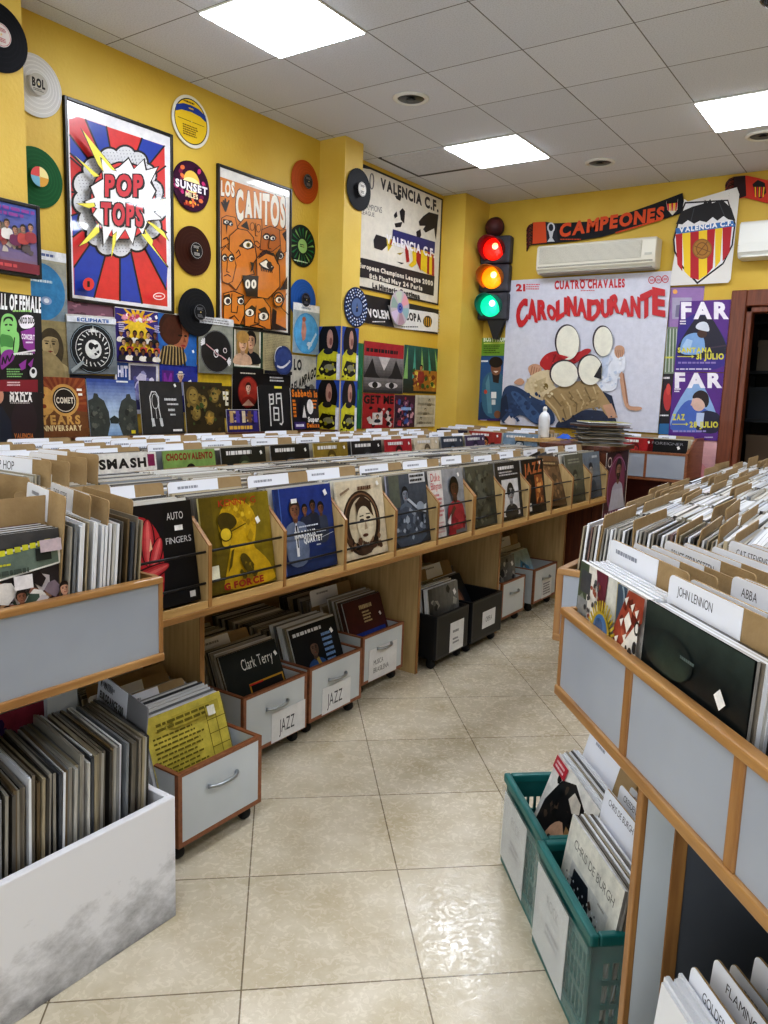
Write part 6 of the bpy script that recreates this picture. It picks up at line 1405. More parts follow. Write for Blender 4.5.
# ------------------------------------------------------------------ rolling drawers under the left table
def trolley(label, X, Y0, Y1, zt=.302, depth=.62, body=M_GREYL, trim=M_BROWN, handle=True, sign=None, wheels=True, zb=.062):
    w = Y1 - Y0; t = thing('record_trolley', label, 'record trolley', (X, (Y0 + Y1) / 2, 0), R(90))
    a = w / 2; th = .016
    mb = MB(); mb.box(-a + th, a - th, .001, th, zb + th, zt - .012); mb.build('front_panel', body, t)
    for s in (-1, 1):
        mb = MB(); mb.box(min(s * a, s * (a - th)), max(s * a, s * (a - th)), .016, depth, zb, zt - .006); mb.build('side_panel', body, t)
        x0, x1 = sorted((s * a, s * (a - th)))
        mb = MB(); mb.box(x0, x1, 0, .016, zb, zt); mb.build('edge_band', trim, t, bevel=.001)
        mb = MB(); mb.box(x0, x1, .016, depth, zt - .006, zt); mb.build('edge_band', trim, t, bevel=.001)
    mb = MB(); mb.box(-a + th, a - th, 0, th, zb, zb + th); mb.build('edge_band', trim, t, bevel=.001)
    mb = MB(); mb.box(-a + th, a - th, 0, th, zt - .012, zt); mb.build('edge_band', trim, t, bevel=.001)
    mb = MB(); mb.box(-a + th, a - th, depth - th, depth, zb, zt - .006); mb.build('back_panel', body, t)
    mb = MB(); mb.box(-a + th, a - th, th, depth - th, zb, zb + .012); mb.build('bottom_panel', body, t)
    if handle:
        mb = MB(); pts = []
        for k in range(13):
            u = -1 + k / 6; pts.append((u * .062, -.022 * (1 - abs(u) ** 3.5) - .002, zt - .082))
        mb.tube(pts, [.006 if 0 < k < 12 else .008 for k in range(13)], 8); mb.build('handle', M_STEEL, t, smooth=True)
    if wheels:
        for x in (-a + .035, a - .035):
            for y in (.05, depth - .06):
                mb = MB(); mb.lathe([(.004, -.013), (.022, -.013), (.026, -.008), (.026, .008), (.022, .013), (.004, .013)], 16, (x, y, .026), 'x'); mb.build('caster', M_RUBBER, t, smooth=True)
                mb = MB(); mb.box(x - .018, x + .018, y - .012, y + .016, .046, zb); mb.build('caster_fork', M_BLACKP, t)
    if sign:
        x0, x1, z0, z1, lines = sign; mb = MB(); mb.box(x0, x1, -.0015, 0, z0, z1, hx('#dededf')); A = Art(x1 - x0, z1 - z0)
        for (s, bx0, by0, bx1, by1) in lines:
            if s.startswith('~'): A.scrib(bx0, by0, bx1, by1, '#77777c', int(s[1:]))
            else: A.text(s, bx0, by0, bx1, by1, '#3d3d44', 0)
        A.emit(mb, 1.0, (x0, -.0015, z0)); q = mb.build('paper_sign', M_PRINT, t); q['label'] = 'white paper sign' + (' reading ' + ' '.join(l[0] for l in lines) if not lines[0][0].startswith('~') else '')
    return t
trolley('pulled-out grey rolling drawer with the yellow printed sheet', -1.71, 1.445, 1.803)
trolley('grey rolling drawer with a JAZZ sign, the nearer of the two', -1.978, 1.985, 2.352, sign=(-.03, .172, .066, .19, [('JAZZ', .045, .03, .135, .085)]))
trolley('grey rolling drawer with a JAZZ sign, the farther of the two', -1.99, 2.382, 2.752, sign=(-.10, .10, .07, .19, [('JAZZ', .035, .03, .14, .085)]))
trolley('grey rolling drawer with a MUSICA BRASILENA sign', -2.07, 2.866, 3.22, sign=(-.125, .115, .066, .225, [('MUSICA', .04, .075, .12, .10), ('BRASILENA', .04, .035, .17, .06)]))
trolley('black rolling drawer nearer the camera with a white sign', -1.98, 3.40, 3.745, body=M_BLACKP, trim=mat('black_edge', '#222326', .4), handle=False, sign=(-.03, .12, .07, .235, [('~1', .03, .10, .12, .125), ('~2', .03, .04, .1, .08)]))
trolley('black rolling drawer with an OPERA sign', -1.972, 3.775, 4.15, body=M_BLACKP, trim=mat('black_edge', '#222326', .4), handle=False, sign=(-.06, .10, .12, .22, [('OPERA', .04, .035, .12, .065)]))
trolley('plain grey rolling drawer right after the black ones', -2.05, 4.31, 4.65)
trolley('grey rolling drawer with a printed sign at the far end', -2.055, 4.81, 5.20, sign=(-.06, .11, .075, .205, [('~5', .02, .02, .15, .11)]))
def art_sheet():
    A = Art(1, 1, '#c4b54e'); A.grad('#b8a843', '#cfc05c', 6); A.scrib(.06, .06, .7, .8, '#6d6322', 16, .4); A.rect(.3, .82, .92, .94, '#b5a648'); A.scrib(.1, .83, .9, .93, '#6d6322', 2)
    for k in range(5): A.line([(.72, .2 + k * .14), (.97, .2 + k * .14)], .008, '#6d6322')
    for k in range(3): A.line([(.72 + k * .125, .2), (.72 + k * .125, .9)], .008, '#6d6322')
    A.rect(.75, .8, .85, .9, '#e6e4d6'); return A
def art_clark():
    A = Art(1, 1, '#1c2220'); A.text('Clark Terry', .32, .74, .88, .88, '#e6e6e2', 0); A.rect(.36, .04, .98, .56, '#b58a2a'); A.rect(.385, .065, .955, .535, '#1a1512'); A.person(.62, .36, .09, '#5a3a28', '#14100c', '#7a5a2a', 2.2); A.poly([(.7, .2), (.92, .36), (.9, .42), (.66, .24)], '#c99a3a'); A.rect(.36, .53, .6, .55, '#c8322a'); A.sticker(.8, .3, .05); A.sticker(.94, .82, .03); return A
def art_dexter():
    A = Art(1, 1, '#14171c'); A.scrib(.06, .88, .9, .94, '#dfe3ea', 1, .8); A.person(.42, .66, .12, '#6d5648', '#121012', '#3a5a8a', 3, turn=.4); A.line([(.45, .5), (.55, .2)], .06, '#b59a4a'); A.line([(.55, .2), (.66, .3)], .07, '#8a9ab0'); A.scrib(.62, .4, .84, .84, '#7fa0cc', 6); A.sticker(.84, .82, .035); return A
def art_brasil():
    A = Art(1, 1, '#4a1c1e'); A.scrib(.38, .82, .72, .9, '#cdbb96', 1, .8); A.scrib(.42, .6, .68, .8, '#cdbb96', 4); A.rect(.12, 0, .92, .48, '#27408f'); A.person(.6, .28, .1, '#8a5f48', '#1d1418', '#20306a', 1.9); A.sticker(.86, .68, .03); return A
def art_bw():
    A = Art(1, 1, '#4a4a4a'); A.grad('#2f2f2f', '#7d7d7a', 8, vert=False); A.patches(['#8d8d88', '#262626', '#5d5d5a', '#b0afa8'], 30, .05, .12); A.sticker(.86, .82, .05); return A
def art_face_dark():
    A = Art(1, 1, '#1d222a'); A.ell(.5, .5, .28, .36, '#6d4a3a'); A.ell(.56, .52, .16, .26, '#9a6d54'); A.patches(['#151a22', '#2c3440'], 14, .06, .12, 0, 0, 1, .4); return A
def art_aqua():
    A = Art(1, 1, '#8fb4c6'); A.grad('#5d93b4', '#b2c9d2', 8); A.poly([(.2, 0), (.3, .5), (.5, .8), (.8, .6), (.95, 0)], '#3f83b0'); A.patches(['#6fb0d0', '#2f6a98', '#a9d0e0'], 20, .05, .1, .15, 0, .95, .7); A.person(.55, .6, .1, '#a9c4d0', '#3a5a70', '#4a8ab0', 1.8); return A
def art_paper():
    A = Art(1, 1, '#d9d6c4'); A.scrib(.08, .58, .62, .86, '#2a2a2a', 2, .7); A.scrib(.1, .3, .7, .54, '#55534a', 3); A.ell(.8, .76, .15, .16, '#d3b92e'); A.rect(0, 0, 1, .18, '#3f4c5a'); return A
def fill(label_front, art, x, yc, z, lean, n, what, kinds=(0, 1, 2), step=.0125, th=.006, roll=0):
    if art: sleeve(label_front, (x, yc, z), R(90), R(lean), art, th=th, roll=R(roll))
    for i in range(n):
        edge('sleeve stacked behind the front one in the ' + what, 'sleeves in the ' + what, (x - (i + 1) * step, yc + rnd.uniform(-.008, .008), z + rnd.uniform(-.004, .004)), R(90 + rnd.uniform(-.6, .6)), R(lean + min(10, i * .5)), 0, kinds[i % len(kinds)])
fill('yellow sheet of small print on the front record of the pulled-out drawer', art_sheet(), -1.765, 1.60, .135, -19, 11, 'pulled-out rolling drawer', (2, 2, 0, 2, 1, 2))
fill('black record with white lettering in the nearer JAZZ drawer', art_clark(), -2.015, 2.165, .13, -23, 8, 'nearer JAZZ drawer')
fill('black and blue record of a saxophone player in the farther JAZZ drawer', art_dexter(), -2.03, 2.565, .135, -20, 10, 'farther JAZZ drawer', (2, 0, 1, 2, 2))
fill('maroon and blue record in the MUSICA BRASILENA drawer', art_brasil(), -2.11, 3.043, .14, -20, 10, 'MUSICA BRASILENA drawer')
fill('grey landscape record in the nearer black drawer', art_bw(), -2.012, 3.572, .12, -8, 8, 'nearer black drawer', (2, 2, 1, 2))
fill('record of a dim face leaning in the OPERA drawer', art_face_dark(), -2.10, 3.962, .10, -30, 5, 'OPERA drawer')
fill('dark grey record in the plain grey drawer', art_bw(), -2.09, 4.48, .12, -9, 8, 'plain grey drawer', (2, 0, 2, 1))
fill('light blue record in the far grey drawer', art_aqua(), -2.12, 4.93, .10, -24, 4, 'far grey drawer', (2, 0))
sleeve('cream printed record with a yellow disc at the back of the far grey drawer', (-2.22, 5.035, .12), R(90), R(-26), art_paper(), w=.30)
for (lab, x, y, z, ln, txt) in (('white labelled divider in the pulled-out drawer, nearer the front', -1.925, 1.60, .10, -22, '~2'), ('white labelled divider in the pulled-out drawer, farther back', -2.02, 1.60, .10, -20, '~1'), ('plain brown divider at the back of the pulled-out drawer', -2.10, 1.64, .10, -18, ''), 
                                ('white labelled divider at the back of the nearer JAZZ drawer', -2.135, 2.15, .12, -26, '~0'), ('divider in the middle of the MUSICA BRASILENA drawer', -2.30, 3.0, .13, -14, '~2'), ('divider at the back of the nearer black drawer, left', -2.17, 3.53, .12, -12, '~3'), ('divider at the back of the nearer black drawer, behind the left one', -2.26, 3.53, .12, -12, '~4'), ('divider in front of the OPERA drawer sleeves', -2.19, 3.93, .12, -22, '~1')):
    divider(lab, (x, y, z), R(90), R(ln), txt or '~0', w=.325, h=.36, frac=.66, lh=.08, lab=bool(txt))
for i in range(6): divider('small tabbed divider in the plain grey drawer', (-2.2 - i * .055, 4.47 + .01 * (i % 2), .12), R(90), R(-12), '~%d' % (i % 5), w=.31, h=.36, frac=.6, lh=.07, group='dividers in the plain grey drawer')
for i in range(4): divider('small tabbed divider in the far grey drawer', (-2.29 - i * .06, 5.0, .12), R(90), R(-12), '~%d' % (i % 5), w=.31, h=.36, frac=.6, lh=.07, group='dividers in the far grey drawer')
for (x, yc, n) in ((-2.16, 2.165, 24), (-2.17, 2.565, 28), (-2.26, 3.043, 24), (-2.15, 3.572, 20), (-2.23, 3.962, 16), (-2.22, 4.48, 22), (-2.26, 5.0, 16), (-1.91, 1.625, 20)):
    stuff_run(x, yc, -.36, 0, n, .10, R(90), R(-14), th=.008)
# stacked sleeves lying at the far end under the table
for i in range(9):
    o = edge('sleeve lying in the low pile under the far end of the left table', 'sleeves piled under the far end of the left table', (-2.06 + rnd.uniform(-.015, .015), 5.62 + rnd.uniform(-.015, .015), .255 + i * .02), R(rnd.uniform(-6, 6)), R(90), 0, 1 if i % 2 else 2)
    o.location.y += S / 2
t = thing('carton', 'brown carton under the low pile of sleeves at the far end', 'carton', (-2.06, 5.62, 0))
mb = MB(); mb.box(-.2, .2, -.19, .19, 0, .245); mb.build('carton_body', M_CARD, t, bevel=.003)

# ------------------------------------------------------------------ far end of the left table
t = thing('side_cabinet', 'dark brown cabinet at the far end of the left racks', 'cabinet', (-2.05, 5.36, 0))
mb = MB(); mb.box(-.27, .265, 0, .55, 1.10, 1.135); mb.build('cabinet_top', M_DARKWOOD, t, bevel=.004)
mb = MB(); mb.box(.21, .235, .02, .53, .50, 1.10); mb.build('side_panel', M_DARKWOOD, t)
mb = MB(); mb.box(-.22, .155, .02, .04, 0, 1.10); mb.build('front_panel', M_DARKWOOD, t)
mb = MB(); mb.box(-.25, -.225, .02, .53, 0, 1.10); mb.build('side_panel', M_DARKWOOD, t)
mb = MB(); mb.box(-.22, .21, .50, .525, 0, 1.10); mb.build('back_panel', M_DARKWOOD, t)
mb = MB(); mb.box(.16, .21, .44, .49, 0, 1.1); mb.build('leg', M_DARKWOOD, t)
mb = MB(); mb.box(.16, .21, .02, .07, 0, 1.1); mb.build('leg', M_DARKWOOD, t)
def art_singer():
    A = Art(1, 1.15, '#3a1c2c'); A.rect(0, 0, 1, .25, '#5a2a44'); A.ell(.5, .62, .4, .5, '#7a3a5a'); A.arc(.55, .6, .42, .46, .02, '#a070a0', 30, 250); A.person(.56, .86, .16, '#94705c', '#17110f', '#a9a9be', 2.6, beard=True, turn=.5); A.poly([(.22, .22), (.32, .55), (.8, .55), (.96, .22)], '#b3b4c6')
    for kk in range(8): A.rect(.06 + kk * .115, .03, .12 + kk * .115, .2, '#d3cbd6')
    A.arc(.12, 1.0, .08, .07, .02, '#d9d2d8'); return A
o = sheet('music_poster', 'dark poster of a bearded singer on the cabinet side past the last bin', 'poster', 'L', -1.812, 5.375, 5.875, .56, 1.09, A2(art_singer(), .49, .53), 1.0)
for i in range(16):
    o = edge('sleeve in the askew stack on the dark cabinet', 'sleeves stacked askew on the dark cabinet', (-1.93, 5.60, 1.138 + i * .0096), R(rnd.uniform(20, 50)), R(90), 0, (1, 0, 1, 0, 0, 1)[i % 6])
    c, s = math.cos(o.rotation_euler[2]), math.sin(o.rotation_euler[2]); o.location.x += -s * S / 2 + rnd.uniform(-.02, .02); o.location.y += c * S / 2 - .06
sl = Art(1, 1, '#a9a440'); sl.patches(['#8a8a3a', '#c9c25a', '#5f6a3a'], 18, .08, .16)
o = sleeve('yellow-green record lying on top of the askew stack', (-1.83, 5.44, 1.302), R(35), R(-90), sl); 
# water bottle and blue cloth among the bins
def bottle():
    x, y = -2.60, 6.08
    t = thing('plastic_bottle', 'translucent white plastic bottle standing before the photo board', 'bottle', (x, y, 1.135))
    mb = MB(); mb.lathe([(.042, 0), (.047, .006), (.047, .15), (.044, .175), (.03, .20), (.016, .212), (.016, .222)], 28)
    mb.build('bottle_body', mat('milky_plastic', '#d9dde0', .35, coat=.3), t, smooth=True)
    mb = MB(); mb.lathe([(.018, .222), (.018, .245), (.012, .25), (.012, .256)], 20); mb.build('cap', M_WHITEP, t, smooth=True)
bottle()
t = thing('record_counter', 'low table of bins before the photo board', 'record counter', (-3.0, 5.9, 0))
mb = MB(); mb.box(-.65, .6, 0, .75, .80, .83); mb.build('table_board', M_BIRCHY, t)
mb = MB(); mb.box(-.65, .6, 0, .016, .83, 1.02); mb.build('front_board', M_OAKX, t)
mb = MB(); mb.box(-.65, .6, .55, .75, 1.10, 1.13); mb.box(.2, .6, .06, .55, 1.10, 1.13); mb.build('shelf_board', M_BIRCHY, t)
for x in (-.6, .55):
    mb = MB(); mb.box(x, x + .02, .05, .7, 0, .8); mb.build('leg_panel', M_BIRCH, t)
    mb = MB(); mb.box(x, x + .02, .55, .74, .83, 1.10); mb.build('post', M_BIRCH, t)
for i, x in enumerate((-3.42, -3.09, -2.76)):
    stuff_run(x, 6.0, 0, .4, 26, .845, 0, R(-5))
    for j in range(3): divider('white-tabbed divider in the bins before the photo board', (x, 6.02 + j * .13, .84), R(rnd.uniform(-3, 3)), R(-6), '~%d' % ((i + j) % 5), w=.32, h=.33 + .012 * j, frac=.62, lh=.07, group='dividers before the photo board')
for lab, x, a in (('dark blue-violet record facing out below the denim poster', -3.42, art_c('#2c2a40', '#6a5f80', '#17141f')), ('red record facing out left of the bottle', -3.09, art_c('#a03a34', '#c98a5a', '#3a1a16')), ('pale blue record facing out behind the bottle', -2.76, art_c('#7d94a8', '#b9c4cc', '#3a4a5a'))):
    sleeve(lab, (x, 5.94, .845), 0, R(-7), a)
t = thing('blue_cloth', 'crumpled blue cloth beside the bottle', 'cloth', (-2.42, 6.10, 1.132))
mb = MB(); n = 9
v = []
for i in range(n):
    for j in range(n):
        r_ = 1 - .25 * abs(math.sin(i * 1.7 + j)); v.append(((i / (n - 1) - .5) * .13, (j / (n - 1) - .5) * .09, max(.001, (.045 * math.sin(PI * i / (n - 1)) * math.sin(PI * j / (n - 1)) * r_ + .008 * rnd.random()))))
mb.geo(v, [(i * n + j, (i + 1) * n + j, (i + 1) * n + j + 1, i * n + j + 1) for i in range(n - 1) for j in range(n - 1)])
mb.build('cloth', mat('blue_cloth_fabric', '#2a58b0', .8), t, smooth=True)

# ------------------------------------------------------------------ counter against the back wall
t = thing('record_counter', 'small grey counter with brown sides below the festival posters', 'record counter', (-1.52, 6.45, 0))
mb = MB(); mb.box(-.66, 0, 0, .5, .82, .84); mb.build('bottom_board', M_BROWN, t)
for a, b in ((-.66, -.34), (-.32, -.02)):
    mb = MB(); mb.box(a, b, 0, .014, .845, 1.035); mb.build('front_panel', M_GREY, t)
mb = MB(); mb.box(-.34, -.32, -.002, .016, .84, 1.035); mb.build('post', M_BROWN, t)
mb = MB(); mb.box(-.66, 0, -.003, .018, 1.035, 1.055); mb.build('top_rail', M_BROWN, t)
mb = MB(); mb.prism([(0, .82), (0, 1.055), (.25, 1.17), (.5, 1.17), (.5, .82)], -.02, 0, 'x'); mb.build('end_panel', M_BROWN, t)
mb = MB(); mb.box(-.62, -.6, .2, .48, 0, .82); mb.build('leg_panel', M_DARKWOOD, t)
mb = MB(); mb.box(-.2, -.18, .2, .48, 0, .82); mb.build('leg_panel', M_DARKWOOD, t)
mb = MB(); mb.box(-.6, -.2, .3, .315, .1, .82); mb.build('back_board', mat('dark_red_board', '#5a2018', .6), t)
sleeve('red record facing out on the grey counter by the festival posters', (-1.965, 6.475, .845), 0, R(-6), art_c('#a01c24', '#c23a3a', '#5a1016'), w=.30)
a = Art(1, 1, '#121214'); a.text('FOREIGNER', .1, .86, .9, .93, '#8a8a90', 0); a.sticker(.78, .8, .04)
sleeve('black record facing out on the grey counter by the festival posters', (-1.70, 6.475, .845), 0, R(-6), a)
for i in range(2):
    stuff_run(-1.985 + i * .29, 6.52, 0, .36, 22, .845, 0, R(-5), w=.28 if i == 0 else S)
    divider(['white-tabbed divider behind the red record on the grey counter', 'white-tabbed divider behind the black record on the grey counter'][i], (-1.985 + i * .29, 6.70, .85), 0, R(-5), '~2', w=.29, h=.335, frac=.5, lh=.06)
# ------------------------------------------------------------------ right counter, turned 48 degrees: local x = along the front towards the camera, local y = into the counter
RA = R(-48); UX, UY, VX, VY = .669, -.7433, .7433, .669
def uv(u, v): return u * UX + v * VX, u * UY + v * VY
VF = .61
ox, oy = uv(0, VF)
t = thing('record_counter', 'large grey panelled counter with oak edges standing slantwise at the right', 'record counter', (ox, oy, 0), RA)
panel_unit(t, -1.59, .462, 6, 1.0, .80, .56)
for x in (-1.59, .447):
    mb = MB(); mb.box(x, x + .015, .02, .56, .822, .985); q = mb.build('end_panel', M_GREY, t)
    mb = MB(); mb.box(x, x + .015, .02, .56, .985, 1.0); mb.build('edge_trim', M_OAKX, q)
for k in range(1, 6):
    x = -1.59 + k * .342; mb = MB(); mb.box(x - .004, x + .004, .02, .545, .82, .97); mb.build('bin_side', M_GREYL, t)
for x in (-1.20, .1):
    mb = MB(); mb.box(x, x + .018, .024, .078, 0, .80); p = mb.build('leg_panel', M_GREYL, t)
    mb = MB(); mb.box(x - .001, x + .019, .012, .024, 0, .80); mb.build('edge_band', M_OAKV, p, bevel=.002)
    mb = MB(); mb.box(x - .001, x + .019, .078, .106, 0, .80); mb.build('edge_band', M_OAKV, p, bevel=.002)
    mb = MB(); mb.box(x + .002, x + .016, .106, .54, 0, .80); mb.build('inner_panel', M_GREYD, p)
mb = MB(); mb.box(-1.18, .1, .52, .535, 0, .80); mb.build('rear_panel', M_GREYD, t)

def art_illus():
    A = Art(1, 1, '#dcd9d2'); A.rect(0, 0, .15, 1, '#4e5a48'); A.rect(.03, .8, .2, .95, '#4a4d52'); A.patches(['#6a7464', '#39432f', '#7d8676'], 14, .03, .07, 0, .3, .15, .8)
    A.rect(.02, .64, .18, .76, '#8a8d8e'); A.poly([(.28, 1), (.46, 1), (.45, .82), (.4, .62), (.33, .6), (.36, .76)], '#6a3040'); A.poly([(.47, 1), (.64, 1), (.62, .74), (.5, .7)], '#d2d3cc'); A.poly([(.6, 1), (.64, 1), (.66, .7), (.62, .66)], '#b3a87a')
    for k in range(44): A.ell(.15 + .22 * rnd.random(), .36 + .58 * rnd.random(), .008 + .016 * rnd.random(), .012 + .014 * rnd.random(), ['#3a3c40', '#8a4a3a', '#5a5c5e'][k % 3], 8)
    for k in range(6): A.rect(.16 + k * .028, .34 + .02 * (k % 2), .175 + k * .028, .48, '#3a3c40')
    A.poly([(.64, 1), (.77, 1), (.76, .86), (.66, .72)], '#46586a'); A.arc(.67, .9, .08, .12, .018, '#8fa0ac', -80, 60)
    A.poly([(.68, .6), (.65, .72), (.8, 1.0), (1, 1), (1, .86), (.86, .7), (.74, .55)], '#9a4a38'); A.patches(['#6a2c22', '#b0604a'], 14, .02, .05, .7, .62, .98, .98)
    for x, y in ((.76, .8), (.88, .92), (.82, .72), (.94, .9), (.72, .68), (.8, .94)): A.poly([(x - .03, y), (x + .02, y + .025), (x, y - .035)], '#e8e2da')
    A.poly([(.79, .82), (.84, .88), (.89, .82), (.84, .75)], '#f0ece4')
    for k in range(34):
        a = 2 * PI * k / 34; A.line([(.5 + .12 * math.cos(a), .60 + .14 * math.sin(a)), (.5 + .2 * math.cos(a), .60 + .24 * math.sin(a))], .02, ['#a8922e', '#c2ad45'][k % 2])
    A.ell(.5, .60, .15, .18, '#b09a34'); A.ell(.5, .64, .11, .12, '#466fa0'); A.ell(.48, .68, .06, .05, '#35557c'); A.ell(.49, .52, .07, .09, '#d8cfc0'); A.ell(.47, .53, .012, .018, '#222'); A.ell(.52, .54, .012, .018, '#222'); A.poly([(.48, .50), (.52, .46), (.47, .46)], '#b06a4a')
    A.poly([(.66, .3), (.72, .56), (.86, .72), (1, .88), (1, 0), (.64, 0)], '#e2dfd8')
    for k in range(60):
        x, y = .68 + .31 * rnd.random(), .3 + .58 * rnd.random()
        if y < .34 + (x - .64) * 1.4: q = .01 + .022 * rnd.random(); A.ell(x, y, q, q * 1.4, '#2a2b2e', 12); (A.ell(x, y, q * .6, q * .9, '#e2dfd8', 10) if k % 3 else None)
    return A
def art_lennon():
    A = Art(1, 1, '#15191a'); A.grad('#1b1613', '#14191a', 12, 0, 0, 1, .4); A.grad('#12161a', '#1a2122', 16, 0, .4, 1, .8); A.grad('#1a2122', '#36433f', 14, 0, .8, 1, 1)
    for k in range(10): A.poly([(.02 * k, .42 - .016 * k), (.3, .52 + .01 * k), (.7, .5 + .006 * k), (1, .4 - .01 * k), (.72, .49 - .004 * k), (.34, .5 - .006 * k)], '#%02x%02x%02x' % (24 + 2 * k, 30 + 2 * k, 32 + 2 * k))
    for k in range(8): A.ell(.28 + .012 * k, .78 - .008 * k, .26 - .02 * k, .12 - .01 * k, '#%02x%02x%02x' % (34 + 2 * k, 42 + 3 * k, 42 + 2 * k), 24)
    for k in range(6): A.ell(.3, .34, .09 - .012 * k, .12 - .016 * k, '#%02x%02x%02x' % (50 + 10 * k, 42 + 5 * k, 38 + 4 * k), 20)
    A.scrib(.42, .8, .58, .83, '#5d6c6a', 1); A.sticker(.80, .74, .04, 45); return A
sd = lambda u, v, z: (*uv(u, v), z)
sleeve('record with a drawn collage and yellow sun at the far corner of the right counter', sd(-1.425, .634, .79), RA, R(-2), art_illus(), th=.01, w=.322, h=.315, side='#dcdcd8')
sleeve('dark hazy record with a white diamond sticker at the front of the right counter', sd(-1.103, .634, .79), RA, R(-2), art_lennon(), th=.005, w=.322, h=.315, side='#b9b9b6')
for i in range(7): edge('sleeve right behind the drawn collage record on the right counter', 'sleeves behind the drawn collage record', sd(-1.425 + rnd.uniform(-.004, .004), .648 + i * .0062, .79 - .004 * (i % 2)), RA, R(-3), 0, 2)
for i in range(5): edge('sleeve right behind the dark hazy record on the right counter', 'sleeves behind the dark hazy record', sd(-1.098 + .002 * i, .644 + i * .005, .787), RA, R(-2), 0, (0, 2, 0, 2, 1)[i])
ORD = ['first', 'second', 'third', 'fourth', 'fifth', 'sixth', 'seventh', 'eighth']
NAMES1 = [('~1', .705), ('ARETHA FRANKLIN', .755), ('~2', .80), ('BRUCE SPRINGSTEEN', .828), ('~4', .876), ('CHER', .94), ('CAT STEVENS', .985), ('BOB DYLAN', 1.03)]
for i, (nm, v) in enumerate(NAMES1):
    divider('%s white labelled divider behind the drawn collage record on the right counter' % ORD[i], sd(-1.432 + .008 * (i % 2), v, .785), RA, R(-2), nm, w=.335, h=.367 - .006 * (i % 3), frac=.66 if i != 1 else .6, lh=.085)
NAMES2 = [('JOHN LENNON', .677), ('RINGO STARR', .71), ('PAUL MCCARTNEY', .724), ('ABBA', .79), ('GEORGE HARRISON', .815), ('~2', .88), ('~3', .96)]
for i, (nm, v) in enumerate(NAMES2):
    divider('%s white labelled divider behind the dark hazy record on the right counter' % ORD[i], sd(-1.096 + .01 * (i % 2), v, .78), RA, R(-1), nm, w=.34, h=.372 - .006 * (i % 3), frac=.66, lh=.09)
def between(u, vs, n):      # plain sleeves in the gaps
    for a, b in zip(vs, vs[1:]):
        k = int((b - a - .008) / .0075)
        for i in range(k): x, y = uv(u + rnd.uniform(-.006, .006), a + .006 + (i + .5) * (b - a - .012) / k); stuff_sleeve(x, y, .785 + rnd.uniform(-.006, .004), RA, R(-2), .005, top=rnd.choice(TOPC[:4]))
between(-1.428, [n[1] for n in NAMES1] + [1.15], 0); between(-1.096, [n[1] for n in NAMES2] + [1.14], 0)
for k in range(2, 6):
    u = -1.59 + (k + .5) * .342
    between(u, [.63, .70, .76, .82, .9, 1.0, 1.14], 0)
    for v in (.70, .76, .82, .9, 1.0): divider('white labelled divider in the near bins of the right counter', sd(u, v, .785), RA, R(-2), '~%d' % (k % 5), w=.33, h=.36, frac=.62, group='dividers in the near bins of the right counter')

